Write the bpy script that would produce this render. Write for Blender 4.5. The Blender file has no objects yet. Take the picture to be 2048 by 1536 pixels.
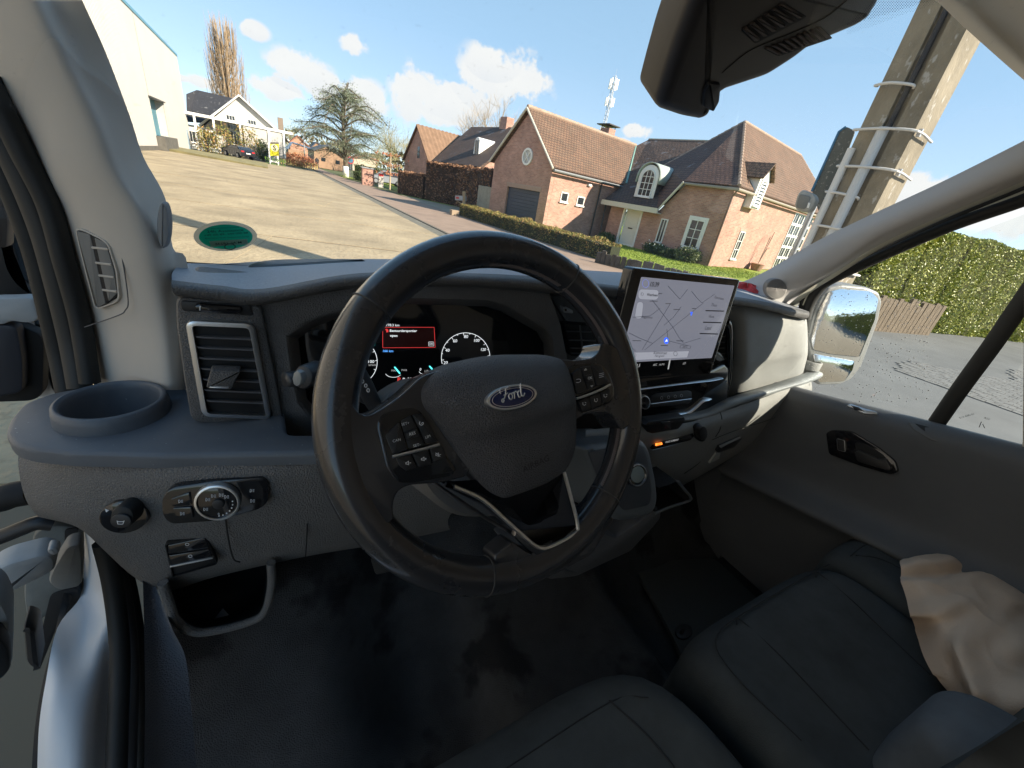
import bpy, bmesh, math, random
import numpy as np
from math import sin, cos, pi, radians, sqrt, atan2
from mathutils import Vector, Matrix
random.seed(4); rng = np.random.default_rng(7)
SC = bpy.context.scene
COL = SC.collection
# ---------------- camera (world: X right of van, Y forward, Z up, ground z = 0) ----------------
FP = 790.0; PP = np.array([1024., 768.]); VPD = np.array([730., 2385.])
_d = np.array([VPD[0]-PP[0], VPD[1]-PP[1], FP]); _up = -_d/np.linalg.norm(_d)
_hf = np.array([0, 0, 1.])-_up*_up[2]; _hf /= np.linalg.norm(_hf)
_hr = np.cross(_hf, _up)
if _hr[0] < 0: _hr = -_hr
PSI = radians(33)
WM = np.array([sin(PSI)*_hf+cos(PSI)*_hr, cos(PSI)*_hf-sin(PSI)*_hr, _up])
CP = np.array([0, 0, 1.95])
def ray(p):
    v = np.array([p[0]-PP[0], p[1]-PP[1], FP]); return WM @ (v/np.linalg.norm(v))
def atZ(p, v=0.): r = ray(p); return CP+r*((v-CP[2])/r[2])
def atX(p, v): r = ray(p); return CP+r*(v/r[0])
def atY(p, v): r = ray(p); return CP+r*(v/r[1])
def atD(p, v): return CP+ray(p)*v
def onP(p, o, n):
    r = ray(p); n = np.array(n, float); return CP+r*(((np.array(o)-CP)@n)/(r@n))
def view(ox, oy, s): return lambda x, y: (ox+x/s, oy+y/s)
v1 = view(0, 0, 2.743); v2 = view(500, 130, 3.413); v3 = view(780, 180, 3.413); v4 = view(1180, 200, 3.413)
v5 = view(0, 380, 2.953); v6 = view(0, 850, 2.239); v7 = view(560, 440, 2.695); v8 = view(560, 900, 2.415)
v9 = view(1180, 520, 3.84); v10 = view(1100, 780, 2.953); v11 = view(1540, 380, 2.478); v12 = view(1300, 0, 2.738)
v13 = view(1300, 980, 2.738); v14 = view(600, 440, 1.969)

cam = bpy.data.cameras.new('camera'); co = bpy.data.objects.new('camera', cam); COL.objects.link(co)
cam.sensor_width = 36; cam.lens = FP/2048*36; cam.clip_start = .01; cam.clip_end = 3000
_r = WM @ np.array([1, 0, 0]); _u = -(WM @ np.array([0, 1, 0])); _b = -(WM @ np.array([0, 0, 1]))
M = Matrix.Identity(4)
for i in range(3): M[i][0] = _r[i]; M[i][1] = _u[i]; M[i][2] = _b[i]; M[i][3] = CP[i]
co.matrix_world = M; SC.camera = co
# ---------------- light ----------------
SUN_AZ = radians(142.3); SUN_EL = radians(30)
w = bpy.data.worlds.new("World"); SC.world = w; w.use_nodes = True
nt = w.node_tree; N = nt.nodes; L = nt.links; N.clear()
out = N.new('ShaderNodeOutputWorld'); bg = N.new('ShaderNodeBackground'); bg.inputs[1].default_value = .135
L.new(bg.outputs[0], out.inputs[0])
sky = N.new('ShaderNodeTexSky'); sky.sky_type = 'NISHITA'; sky.sun_disc = False
sky.sun_elevation = SUN_EL; sky.sun_rotation = SUN_AZ; sky.air_density = .62; sky.dust_density = .12; sky.ozone_density = 1.8; sky.altitude = 300
def wm(op, a, b=None, c=None):
    n = N.new('ShaderNodeMath'); n.operation = op
    for i, q in enumerate((a, b, c)):
        if q is None: continue
        if isinstance(q, (int, float)): n.inputs[i].default_value = q
        else: L.new(q, n.inputs[i])
    return n.outputs[0]
tc = N.new('ShaderNodeTexCoord'); DIR = tc.outputs['Generated']
def wdot(vec, k):
    n = N.new('ShaderNodeVectorMath'); n.operation = 'DOT_PRODUCT'; L.new(vec, n.inputs[0]); n.inputs[1].default_value = k; return n.outputs['Value']
nz = N.new('ShaderNodeTexNoise'); nz.inputs['Scale'].default_value = 13; nz.inputs['Detail'].default_value = 8; nz.inputs['Roughness'].default_value = .62
L.new(DIR, nz.inputs['Vector'])
nz2 = N.new('ShaderNodeTexNoise'); nz2.inputs['Scale'].default_value = 26; nz2.inputs['Detail'].default_value = 5; L.new(DIR, nz2.inputs['Vector'])
# cumulus banks: (x, y, half width, half height) measured in the photo, turned into sky directions
CL = [(1010,160,105,62),(985,118,55,34),(940,205,120,36),(830,185,52,62),(870,215,90,36),(600,140,66,36),(640,170,50,32),(560,180,60,24),(505,60,32,18),
      (707,92,30,22),(725,200,55,40),(1275,262,32,16),(430,170,50,14),(1830,385,70,40),
      (1760,400,80,26),(1950,430,120,30),(2060,420,120,60),(340,150,40,8),(1225,290,60,16),(-150,180,120,60),(2300,300,160,80),(-400,-200,300,90),(2600,900,300,120)]
dens = None; grey = None
for (x, y, rx, ry) in CL:
    c = ray((x, y)); rt = np.cross(c, [0, 0, 1]); rt /= np.linalg.norm(rt); up = np.cross(rt, c)
    k = 790/ (1+((x-1024)**2+(y-768)**2)/790**2)**-0.5 / 1.0
    ax = rx/k; ay = ry/k
    a = wm('MULTIPLY', wdot(DIR, tuple(rt)), 1/ax)
    bb = wm('MULTIPLY', wm('SUBTRACT', wdot(DIR, tuple(up)), 0.), 1/ay)
    e = wm('SQRT', wm('ADD', wm('MULTIPLY', a, a), wm('MULTIPLY', bb, bb)))
    front = wm('GREATER_THAN', wdot(DIR, tuple(c)), 0)
    f = wm('MULTIPLY', wm('SUBTRACT', 1.15, e), front)
    f = wm('MAXIMUM', f, 0)
    dens = f if dens is None else wm('MAXIMUM', dens, f)
    g = wm('MULTIPLY', wm('GREATER_THAN', f, .05), wm('MULTIPLY', bb, -.5))
    grey = g if grey is None else wm('MAXIMUM', grey, g)
nn = wm('ADD', wm('MULTIPLY', wm('SUBTRACT', nz.outputs[0], .5), 2.3), wm('MULTIPLY', wm('SUBTRACT', nz2.outputs[0], .5), .7))
dd = wm('ADD', wm('SUBTRACT', dens, .30), nn)
present = wm('MULTIPLY', dens, 3.0); present.node.use_clamp = True
mr = N.new('ShaderNodeMapRange'); mr.interpolation_type = 'SMOOTHSTEP'; mr.inputs[1].default_value = -.08; mr.inputs[2].default_value = .26; L.new(dd, mr.inputs[0])
fac = wm('MULTIPLY', wm('MULTIPLY', mr.outputs[0], present), .93)
shade = wm('MULTIPLY_ADD', nz2.outputs[0], .35, wm('MULTIPLY', grey, .6)); shade.node.use_clamp = True
sx = N.new('ShaderNodeSeparateXYZ'); L.new(DIR, sx.inputs[0]); rp = N.new('ShaderNodeValToRGB'); L.new(sx.outputs[2], rp.inputs[0]); el = rp.color_ramp.elements
SCOL = [(0, (.78, .92, 1.0)), (.08, (.66, .86, 1.0)), (.25, (.50, .78, 1.0)), (.55, (.38, .68, .96)), (1, (.25, .5, .85))]
el[0].color = (*SCOL[0][1], 1); el[1].color = (*SCOL[-1][1], 1)
for p_, c_ in SCOL[1:-1]: q_ = el.new(p_); q_.color = (*c_, 1)
sv = N.new('ShaderNodeVectorMath'); sv.operation = 'SCALE'; L.new(rp.outputs[0], sv.inputs[0]); sv.inputs['Scale'].default_value = 2.3
sm = N.new('ShaderNodeMix'); sm.data_type = 'RGBA'; sm.inputs[0].default_value = .78; L.new(sky.outputs[0], sm.inputs[6]); L.new(sv.outputs[0], sm.inputs[7])
cr = N.new('ShaderNodeMix'); cr.data_type = 'RGBA'; L.new(shade, cr.inputs[0])
cr.inputs[6].default_value = (2.75, 2.72, 2.62, 1); cr.inputs[7].default_value = (2.1, 2.2, 2.35, 1)
mx = N.new('ShaderNodeMix'); mx.data_type = 'RGBA'; L.new(fac, mx.inputs[0]); L.new(sm.outputs[2], mx.inputs[6]); L.new(cr.outputs[2], mx.inputs[7])
L.new(mx.outputs[2], bg.inputs[0])
sl = bpy.data.lights.new('sun', 'SUN'); so = bpy.data.objects.new('sun', sl); COL.objects.link(so)
sl.energy = 4.0; sl.angle = radians(.53); sl.color = (1, .89, .73)
sd = Vector((sin(SUN_AZ)*cos(SUN_EL), cos(SUN_AZ)*cos(SUN_EL), sin(SUN_EL)))
so.rotation_euler = sd.to_track_quat('Z', 'Y').to_euler(); so.location = (60, -80, 60)
SC.view_settings.view_transform = 'Standard'; SC.view_settings.look = 'None'; SC.view_settings.gamma = 1
SC.view_settings.exposure = 1.55; SC.view_settings.use_curve_mapping = False
SC.render.engine = 'CYCLES'; SC.cycles.max_bounces = 10; SC.cycles.diffuse_bounces = 5; SC.cycles.transparent_max_bounces = 24

# ---------------- materials ----------------
MATS = {}
def lin(h):
    return tuple(((c/255)/12.92 if c/255 <= .04045 else ((c/255+.055)/1.055)**2.4) for c in h)
def mat(name, col, rough=.6, metal=0., bump=None, var=None, spec=.5, coat=0., emit=None, vscale=None, leaf=None, brick=None, tile=None, col2=None, spot=None, stretch=None):
    """bump=(scale,strength,kind) var=(scale,amount) col2=second colour mixed by var; brick=(w,h,mortar colour)"""
    if name in MATS: return MATS[name]
    m = bpy.data.materials.new(name); m.use_nodes = True; t = m.node_tree; n = t.nodes; l = t.links
    b = n['Principled BSDF']; b.inputs['Base Color'].default_value = (*col, 1); b.inputs['Roughness'].default_value = rough
    b.inputs['Metallic'].default_value = metal; b.inputs['Specular IOR Level'].default_value = spec; b.inputs['Coat Weight'].default_value = coat
    g = n.new('ShaderNodeNewGeometry'); pos = g.outputs['Position']
    cur = None
    if stretch:
        mp = n.new('ShaderNodeMapping'); mp.inputs['Scale'].default_value = stretch; l.new(pos, mp.inputs['Vector']); vpos = mp.outputs[0]
    else: vpos = pos
    height = None
    if brick or tile:
        bw, bh, mc = brick or tile
        cr1 = n.new('ShaderNodeVectorMath'); cr1.operation = 'CROSS_PRODUCT'; cr1.inputs[0].default_value = (0, 0, 1); l.new(g.outputs['True Normal'], cr1.inputs[1])
        nm = n.new('ShaderNodeVectorMath'); nm.operation = 'NORMALIZE'; l.new(cr1.outputs[0], nm.inputs[0])
        cr2 = n.new('ShaderNodeVectorMath'); cr2.operation = 'CROSS_PRODUCT'; l.new(g.outputs['True Normal'], cr2.inputs[0]); l.new(nm.outputs[0], cr2.inputs[1])
        d1 = n.new('ShaderNodeVectorMath'); d1.operation = 'DOT_PRODUCT'; l.new(pos, d1.inputs[0]); l.new(nm.outputs[0], d1.inputs[1])
        d2 = n.new('ShaderNodeVectorMath'); d2.operation = 'DOT_PRODUCT'; l.new(pos, d2.inputs[0]); l.new(cr2.outputs[0], d2.inputs[1])
        cb = n.new('ShaderNodeCombineXYZ'); l.new(d1.outputs['Value'], cb.inputs[0]); l.new(d2.outputs['Value'], cb.inputs[1])
        bt = n.new('ShaderNodeTexBrick'); l.new(cb.outputs[0], bt.inputs['Vector']); bt.inputs['Scale'].default_value = 1
        bt.inputs['Brick Width'].default_value = bw; bt.inputs['Row Height'].default_value = bh; bt.inputs['Mortar Size'].default_value = bh*.11
        bt.inputs['Mortar Smooth'].default_value = .3; bt.inputs['Bias'].default_value = 0
        bt.inputs['Color1'].default_value = (*col, 1); bt.inputs['Color2'].default_value = (*(col2 or col), 1); bt.inputs['Mortar'].default_value = (*mc, 1)
        cur = bt.outputs['Color']; height = bt.outputs['Fac']
    if leaf:
        r = n.new('ShaderNodeValToRGB'); l.new(g.outputs['Random Per Island'], r.inputs[0]); e = r.color_ramp.elements
        e[0].color = (*leaf[0], 1); e[1].color = (*leaf[-1], 1)
        for i, c in enumerate(leaf[1:-1]):
            q = e.new((i+1)/(len(leaf)-1)); q.color = (*c, 1)
        cur = r.outputs[0]
    if var:
        t1 = n.new('ShaderNodeTexNoise'); t1.inputs['Scale'].default_value = var[0]; t1.inputs['Detail'].default_value = 6; t1.inputs['Roughness'].default_value = .65
        l.new(vpos, t1.inputs['Vector'])
        mrn = n.new('ShaderNodeMapRange'); mrn.inputs[1].default_value = .3; mrn.inputs[2].default_value = .7; l.new(t1.outputs[0], mrn.inputs[0])
        mi = n.new('ShaderNodeMix'); mi.data_type = 'RGBA'
        if cur is None or col2 is not None and not brick and not tile:
            if cur is None: mi.inputs[6].default_value = (*col, 1)
            else: l.new(cur, mi.inputs[6])
            c2 = col2 or tuple(c*(1-var[1]) for c in col); mi.inputs[7].default_value = (*c2, 1)
        else:
            mi.blend_type = 'MULTIPLY'; l.new(cur, mi.inputs[6]); mi.inputs[7].default_value = (1-var[1],)*3+(1,)
        if col2 is not None and not brick and not tile:
            mm = n.new('ShaderNodeMath'); mm.operation = 'MULTIPLY'; mm.inputs[1].default_value = var[1]; l.new(mrn.outputs[0], mm.inputs[0]); l.new(mm.outputs[0], mi.inputs[0])
        else: l.new(mrn.outputs[0], mi.inputs[0])
        cur = mi.outputs[2]
        rr = n.new('ShaderNodeMapRange'); rr.inputs[3].default_value = max(.02, rough-.06); rr.inputs[4].default_value = min(1, rough+.08); l.new(t1.outputs[0], rr.inputs[0]); l.new(rr.outputs[0], b.inputs['Roughness'])
    if spot:   # (scale, threshold, colour, amount) dust specks / stains / lichen
        t3 = n.new('ShaderNodeTexNoise'); t3.inputs['Scale'].default_value = spot[0]; t3.inputs['Detail'].default_value = 4; l.new(vpos, t3.inputs['Vector'])
        m3 = n.new('ShaderNodeMapRange'); m3.inputs[1].default_value = spot[1]; m3.inputs[2].default_value = spot[1]+.06; m3.inputs[4].default_value = spot[3]; l.new(t3.outputs[0], m3.inputs[0])
        x3 = n.new('ShaderNodeMix'); x3.data_type = 'RGBA'; l.new(m3.outputs[0], x3.inputs[0])
        if cur is None: x3.inputs[6].default_value = (*col, 1)
        else: l.new(cur, x3.inputs[6])
        x3.inputs[7].default_value = (*spot[2], 1); cur = x3.outputs[2]
    if cur is not None: l.new(cur, b.inputs['Base Color'])
    if bump:
        sc, st, kind = bump
        if kind == 'v':
            t2 = n.new('ShaderNodeTexVoronoi'); t2.feature = 'DISTANCE_TO_EDGE'; t2.inputs['Scale'].default_value = sc; o = t2.outputs[0]
            mr2 = n.new('ShaderNodeMapRange'); mr2.inputs[2].default_value = .25; l.new(o, mr2.inputs[0]); o = mr2.outputs[0]
        else:
            t2 = n.new('ShaderNodeTexNoise'); t2.inputs['Scale'].default_value = sc; t2.inputs['Detail'].default_value = 5; o = t2.outputs[0]
        l.new(vpos, t2.inputs['Vector'])
        if kind == 'v':
            ns = n.new('ShaderNodeTexNoise'); ns.inputs['Scale'].default_value = sc*.6; l.new(vpos, ns.inputs['Vector'])
            vm = n.new('ShaderNodeVectorMath'); vm.operation = 'MULTIPLY_ADD'; l.new(ns.outputs[1], vm.inputs[0]); vm.inputs[1].default_value = (1.1/sc,)*3; l.new(vpos, vm.inputs[2]); l.new(vm.outputs[0], t2.inputs['Vector'])
        bp = n.new('ShaderNodeBump'); bp.inputs['Strength'].default_value = st; bp.inputs['Distance'].default_value = .6/sc
        l.new(o, bp.inputs['Height']); l.new(bp.outputs[0], b.inputs['Normal'])
        if height is not None:
            bq = n.new('ShaderNodeBump'); bq.invert = True; bq.inputs['Strength'].default_value = .6; bq.inputs['Distance'].default_value = .02; l.new(height, bq.inputs['Height']); l.new(bp.outputs[0], bq.inputs['Normal']); l.new(bq.outputs[0], b.inputs['Normal'])
    if emit:
        b.inputs['Emission Color'].default_value = (*emit[0], 1); b.inputs['Emission Strength'].default_value = emit[1]
    MATS[name] = m; return m
def glass(name, tint=(1, 1, 1), refl=.08, dirt=0.0):
    m = bpy.data.materials.new(name); m.use_nodes = True; t = m.node_tree; n = t.nodes; l = t.links; n.clear()
    o = n.new('ShaderNodeOutputMaterial'); tr = n.new('ShaderNodeBsdfTransparent'); tr.inputs[0].default_value = (*tint, 1)
    gl = n.new('ShaderNodeBsdfGlossy'); gl.inputs['Roughness'].default_value = .015
    lw = n.new('ShaderNodeLayerWeight'); lw.inputs[0].default_value = .5; pw = n.new('ShaderNodeMath'); pw.operation = 'POWER'; l.new(lw.outputs['Facing'], pw.inputs[0]); pw.inputs[1].default_value = 5
    k = n.new('ShaderNodeMath'); k.operation = 'MULTIPLY_ADD'; l.new(pw.outputs[0], k.inputs[0]); k.inputs[1].default_value = .9; k.inputs[2].default_value = refl
    mxs = n.new('ShaderNodeMixShader'); l.new(k.outputs[0], mxs.inputs[0]); l.new(tr.outputs[0], mxs.inputs[1]); l.new(gl.outputs[0], mxs.inputs[2])
    last = mxs
    if dirt:
        df = n.new('ShaderNodeBsdfDiffuse'); df.inputs[0].default_value = (.85, .85, .85, 1)
        tx = n.new('ShaderNodeTexNoise'); tx.inputs['Scale'].default_value = 110; tx.inputs['Detail'].default_value = 3; g = n.new('ShaderNodeNewGeometry'); l.new(g.outputs['Position'], tx.inputs[0])
        mr = n.new('ShaderNodeMapRange'); mr.inputs[1].default_value = .66; mr.inputs[2].default_value = .72; mr.inputs[3].default_value = .012; mr.inputs[4].default_value = dirt; l.new(tx.outputs[0], mr.inputs[0])
        m2 = n.new('ShaderNodeMixShader'); l.new(mr.outputs[0], m2.inputs[0]); l.new(mxs.outputs[0], m2.inputs[1]); l.new(df.outputs[0], m2.inputs[2]); last = m2
    l.new(last.outputs[0], o.inputs[0]); MATS[name] = m; return m

def film(name, col):
    m = bpy.data.materials.new(name); m.use_nodes = True; t = m.node_tree; n = t.nodes; l = t.links; n.clear(); o = n.new('ShaderNodeOutputMaterial')
    d = n.new('ShaderNodeBsdfDiffuse'); r = n.new('ShaderNodeBsdfTranslucent'); x = n.new('ShaderNodeMixShader'); x.inputs[0].default_value = .6
    for q in (d, r): q.inputs[0].default_value = (*col, 1)
    l.new(d.outputs[0], x.inputs[1]); l.new(r.outputs[0], x.inputs[2]); l.new(x.outputs[0], o.inputs[0]); MATS[name] = m; return m
# ---------------- mesh helpers ----------------
class MB:
    def __init__(s): s.v = []; s.f = []
    def add(s, V, F):
        o = len(s.v); s.v += [tuple(map(float, q)) for q in V]; s.f += [tuple(i+o for i in f) for f in F]; return s
    def box(s, a, b, R=None, o=(0, 0, 0)):
        V = [(x, y, z) for z in (a[2], b[2]) for y in (a[1], b[1]) for x in (a[0], b[0])]
        if R is not None: V = [np.array(o)+R[0]*q[0]+R[1]*q[1]+R[2]*q[2] for q in V]
        return s.add(V, [(0, 2, 3, 1), (4, 5, 7, 6), (0, 1, 5, 4), (2, 6, 7, 3), (0, 4, 6, 2), (1, 3, 7, 5)])
    def tube(s, P, r, n=8, flat=None, closed=False, caps=True):
        P = [np.array(p, float) for p in P]; m = len(P); rs = r if hasattr(r, '__len__') else [r]*m
        T = [(P[(i+1) % m]-P[i-1]) if (closed or 0 < i < m-1) else (P[1]-P[0] if i == 0 else P[-1]-P[-2]) for i in range(m)]
        T = [t/(np.linalg.norm(t)+1e-12) for t in T]
        ref = np.array([0, 0, 1.]) if abs(T[0][2]) < .9 else np.array([1., 0, 0])
        if flat is not None and flat[0] is not None: ref = np.array(flat[0], float)
        nrm = ref-T[0]*(ref@T[0]); nrm /= np.linalg.norm(nrm); V = []
        for i in range(m):
            if flat is not None and flat[0] is not None: nrm = ref-T[i]*(ref@T[i])
            else: nrm = nrm-T[i]*(nrm@T[i])
            nrm = nrm/(np.linalg.norm(nrm)+1e-12); bn = np.cross(T[i], nrm); k = flat[1] if flat is not None else 1
            for j in range(n):
                a = 2*pi*j/n; V.append(P[i]+rs[i]*(cos(a)*nrm*k+sin(a)*bn))
        F = []
        for i in range(m if closed else m-1):
            for j in range(n):
                a = i*n+j; b = i*n+(j+1) % n; c = ((i+1) % m)*n+(j+1) % n; d = ((i+1) % m)*n+j; F.append((a, b, c, d))
        if caps and not closed: F += [tuple(range(n))[::-1], tuple(range((m-1)*n, m*n))]
        return s.add(V, F)
    def cyl(s, a, b, r, n=16, r2=None): return s.tube([a, b], [r, r if r2 is None else r2], n)
    def grid(s, rows):
        m = len(rows); k = len(rows[0]); V = [q for r in rows for q in r]
        return s.add(V, [(i*k+j, i*k+j+1, (i+1)*k+j+1, (i+1)*k+j) for i in range(m-1) for j in range(k-1)])
    def build(s, name, m, parent=None, smooth=False, kind=None, label=None):
        me = bpy.data.meshes.new(name); me.from_pydata(s.v, [], s.f); me.validate(); me.update()
        return link(name, me, m, parent, smooth, kind, label)
def link(name, me, m, parent=None, smooth=False, kind=None, label=None):
    if m is not None:
        for q in (m if isinstance(m, (list, tuple)) else [m]): me.materials.append(q)
    if smooth:
        me.polygons.foreach_set('use_smooth', [True]*len(me.polygons))
        if smooth is not True and smooth != 1:
            try: me.set_sharp_from_angle(angle=radians(smooth))
            except Exception: pass
    o = bpy.data.objects.new(name, me); COL.objects.link(o)
    if parent is not None: attach(o, parent)
    if kind: o['kind'] = kind
    if label: o['label'] = label
    return o
WMAT = {}
def attach(o, p):
    o.parent = p; o.matrix_parent_inverse = WMAT.get(p.name, Matrix.Identity(4)).inverted()
    WMAT[o.name] = Matrix.Identity(4)
def thing(name, label, cat, loc=(0, 0, 0), group=None):
    o = bpy.data.objects.new(name, None); COL.objects.link(o); o.location = tuple(map(float, loc)); o.empty_display_size = .2
    WMAT[o.name] = Matrix.Translation(Vector(tuple(map(float, loc)))); o['label'] = label; o['category'] = cat
    if group: o['group'] = group
    return o
def tag(o, label, cat, group=None, kind=None):
    o['label'] = label; o['category'] = cat
    if group: o['group'] = group
    if kind: o['kind'] = kind
    return o
def spline(P, n=6, closed=False):
    P = [np.array(p, float) for p in P]; m = len(P); R = []
    if m < 3 and not closed: return [P[0]+(P[1]-P[0])*t for t in np.linspace(0, 1, n+1)]
    for i in range(m if closed else m-1):
        p0 = P[i-1] if (i > 0 or closed) else 2*P[0]-P[1]; p1 = P[i]; p2 = P[(i+1) % m]; p3 = P[(i+2) % m] if (i+2 < m or closed) else 2*P[-1]-P[-2]
        for k in range(n):
            t = k/n; R.append(.5*((2*p1)+(-p0+p2)*t+(2*p0-5*p1+4*p2-p3)*t*t+(-p0+3*p1-3*p2+p3)*t**3))
    if not closed: R.append(P[-1])
    return R
def patch(name, rows, m, parent, nu=6, nv=5, smooth=True, thick=None, label=None):
    rr = [spline(r, nu) for r in rows]; cols = [spline([r[j] for r in rr], nv) for j in range(len(rr[0]))]
    g = [[cols[j][i] for j in range(len(cols))] for i in range(len(cols[0]))]
    mb = MB().grid(g); o = mb.build(name, m, parent, smooth, label=label)
    if thick:
        md = o.modifiers.new('s', 'SOLIDIFY'); md.thickness = thick; md.offset = 0
    return o
def fillet(P, r, n=5):
    """round the corners of a 2D polygon"""
    P = [np.array(p, float) for p in P]; m = len(P); R = []
    rs = r if hasattr(r, '__len__') else [r]*m
    for i in range(m):
        a, b, c = P[i-1], P[i], P[(i+1) % m]; u = a-b; w_ = c-b; lu = np.linalg.norm(u); lw = np.linalg.norm(w_); rad = min(rs[i], .48*lu, .48*lw)
        if rad < 1e-7: R.append(b); continue
        p = b+u/lu*rad; q = b+w_/lw*rad
        for k in range(n+1):
            t = k/n; R.append((1-t)**2*p+2*t*(1-t)*b+t*t*q)
    return R
def inset(P, d):
    m = len(P); A = sum(P[i][0]*P[(i+1) % m][1]-P[(i+1) % m][0]*P[i][1] for i in range(m)); sg = 1 if A > 0 else -1; R = []
    for i in range(m):
        a, b, c = P[i-1], P[i], P[(i+1) % m]; e1 = b-a; e2 = c-b; l1 = np.linalg.norm(e1)+1e-12; l2 = np.linalg.norm(e2)+1e-12
        n1 = np.array([-e1[1], e1[0]])/l1*sg; n2 = np.array([-e2[1], e2[0]])/l2*sg; q = n1+n2; k = 1+n1@n2
        R.append(b+q/max(k, .35)*d)
    return R
class Plane:
    def __init__(s, o, n, up=(0, 0, 1)):
        s.o = np.array(o, float); s.n = np.array(n, float); s.n /= np.linalg.norm(s.n)
        s.b = np.array(up, float)-s.n*(np.array(up)@s.n); s.b /= np.linalg.norm(s.b); s.a = np.cross(s.b, s.n)
    def px(s, p, h=0.):
        q = onP(p, s.o+s.n*h, s.n)-s.o; return np.array([q@s.a, q@s.b])
    def w(s, q, h=0.): return s.o+s.a*q[0]+s.b*q[1]+s.n*h
def prism(name, pl, pts, m, parent, h0=-.004, h1=0., r=0., bev=.001, smooth=30, hole=None, label=None, isloc=False, kind=None, mb=None, bn=2):
    """polygon on a plane pushed out from h0 to h1 along its normal, rounded corners and bevelled edge"""
    Q = [np.array(p, float) for p in pts] if isloc else [pl.px(p, h1) for p in pts]
    if r: Q = fillet(Q, r)
    bld = mb or MB(); k = len(Q)
    rings = [[pl.w(q, h0) for q in Q], [pl.w(q, h1-bev) for q in Q]]
    for i in range(1, bn+1):
        t = i/bn*pi/2; rings.append([pl.w(q, h1-bev+bev*sin(t)) for q in inset(Q, bev*(1-cos(t)))])
    V = [q for rg in rings for q in rg]; F = []
    for j in range(len(rings)-1):
        F += [(j*k+i, j*k+(i+1) % k, (j+1)*k+(i+1) % k, (j+1)*k+i) for i in range(k)]
    if hole is None:
        F += [tuple(range((len(rings)-1)*k, len(rings)*k)), tuple(range(k))[::-1]]
        bld.add(V, F)
    else:   # frame: same-count inner ring
        d = hole; inn = [np.array(q) for q in inset(Q, d)]
        V += [pl.w(q, h1) for q in inn]+[pl.w(q, h0) for q in inn]; t = len(rings)*k
        F += [((len(rings)-1)*k+i, (len(rings)-1)*k+(i+1) % k, t+(i+1) % k, t+i) for i in range(k)]
        F += [(t+i, t+(i+1) % k, t+k+(i+1) % k, t+k+i) for i in range(k)]
        bld.add(V, F)
    if mb is not None: return mb
    return bld.build(name, m, parent, smooth, kind, label)
def text(name, body, pl, c, size, m, parent, h=.0004, rot=0., flip=False, ext=.00005, align='CENTER', shear=0., bold=0.):
    cu = bpy.data.curves.new(name, 'FONT'); cu.body = body; cu.size = size; cu.align_x = align; cu.align_y = 'CENTER'; cu.extrude = ext; cu.resolution_u = 2; cu.shear = shear; cu.offset = bold
    tmp = bpy.data.objects.new('t', cu); COL.objects.link(tmp); dg = bpy.context.evaluated_depsgraph_get()
    me = bpy.data.meshes.new_from_object(tmp.evaluated_get(dg)); bpy.data.objects.remove(tmp)
    s = -1 if flip else 1
    for v in me.vertices:
        x = v.co.x*s; y = v.co.y; X = x*cos(rot)-y*sin(rot); Y = x*sin(rot)+y*cos(rot)
        v.co = Vector(pl.w((c[0]+X, c[1]+Y), h+v.co.z))
    me.materials.clear()
    return link(name, me, m, parent)
def join_into(mb, o):
    me = o.data; mb.add([v.co[:] for v in me.vertices], [tuple(p.vertices) for p in me.polygons]); bpy.data.objects.remove(o)
def leaves(name, P, size, m, parent=None, kind=None, nrm=None, jit=1., label=None, aspect=.55):
    n = len(P); P = np.asarray(P); d1 = rng.normal(size=(n, 3)); 
    if nrm is not None: d1 = d1*jit+nrm
    d1 /= np.linalg.norm(d1, axis=1)[:, None]; t = rng.normal(size=(n, 3)); a = np.cross(d1, t); a /= np.linalg.norm(a, axis=1)[:, None]; b = np.cross(d1, a)
    s = size*rng.uniform(.6, 1.3, (n, 1)); V = np.stack([P-a*s, P-b*s*aspect, P+a*s, P+b*s*aspect], 1).reshape(-1, 3)
    me = bpy.data.meshes.new(name); me.vertices.add(4*n); me.vertices.foreach_set('co', V.ravel()); me.loops.add(4*n); me.loops.foreach_set('vertex_index', np.arange(4*n, dtype=np.int32))
    me.polygons.add(n); me.polygons.foreach_set('loop_start', np.arange(0, 4*n, 4, dtype=np.int32)); me.update(calc_edges=True); me.validate()
    return link(name, me, m, parent, False, kind, label)
# ================= OUTDOOR MATERIALS =================
Z3 = np.array([0, 0, 1.])
concrete = mat('concrete', (.46, .37, .235), .9, bump=(9, .5, 'n'), var=(.45, .5), spot=(9, .55, (.27, .21, .13), .55))
joint = mat('joint', (.12, .10, .07), .95)
gutter = mat('gutter', (.20, .19, .15), .9, bump=(20, .6, 'n'), var=(3, .5))
lane = mat('clinker', (.42, .29, .20), .9, bump=(30, .5, 'n'), var=(.8, .3), brick=(.2, .1, (.32, .23, .17)), col2=(.38, .25, .18))
asphalt = mat('asphalt', (.165, .17, .17), .85, bump=(60, .5, 'n'), var=(.7, .35), spot=(90, .6, (.20, .20, .20), .6))
earth = mat('earth', (.16, .12, .08), .95, var=(.5, .4), bump=(8, .5, 'n'))
grassm = mat('lawn', (.27, .34, .035), .9, var=(1.2, .35), bump=(40, .8, 'n'))
grassfar = mat('far_grass', (.11, .13, .04), .95, var=(.02, .4))
brickm = mat('brick', (.60, .33, .24), .9, brick=(.22, .072, (.54, .44, .37)), col2=(.44, .22, .165), var=(1.2, .32), bump=(50, .3, 'n'))
tiled = mat('roof_tile_dark', (.11, .072, .052), .8, tile=(.24, .2, (.035, .025, .02)), col2=(.13, .075, .05), var=(.7, .35), bump=(6, .5, 'n'), spot=(1.1, .64, (.22, .22, .23), .6))
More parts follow.
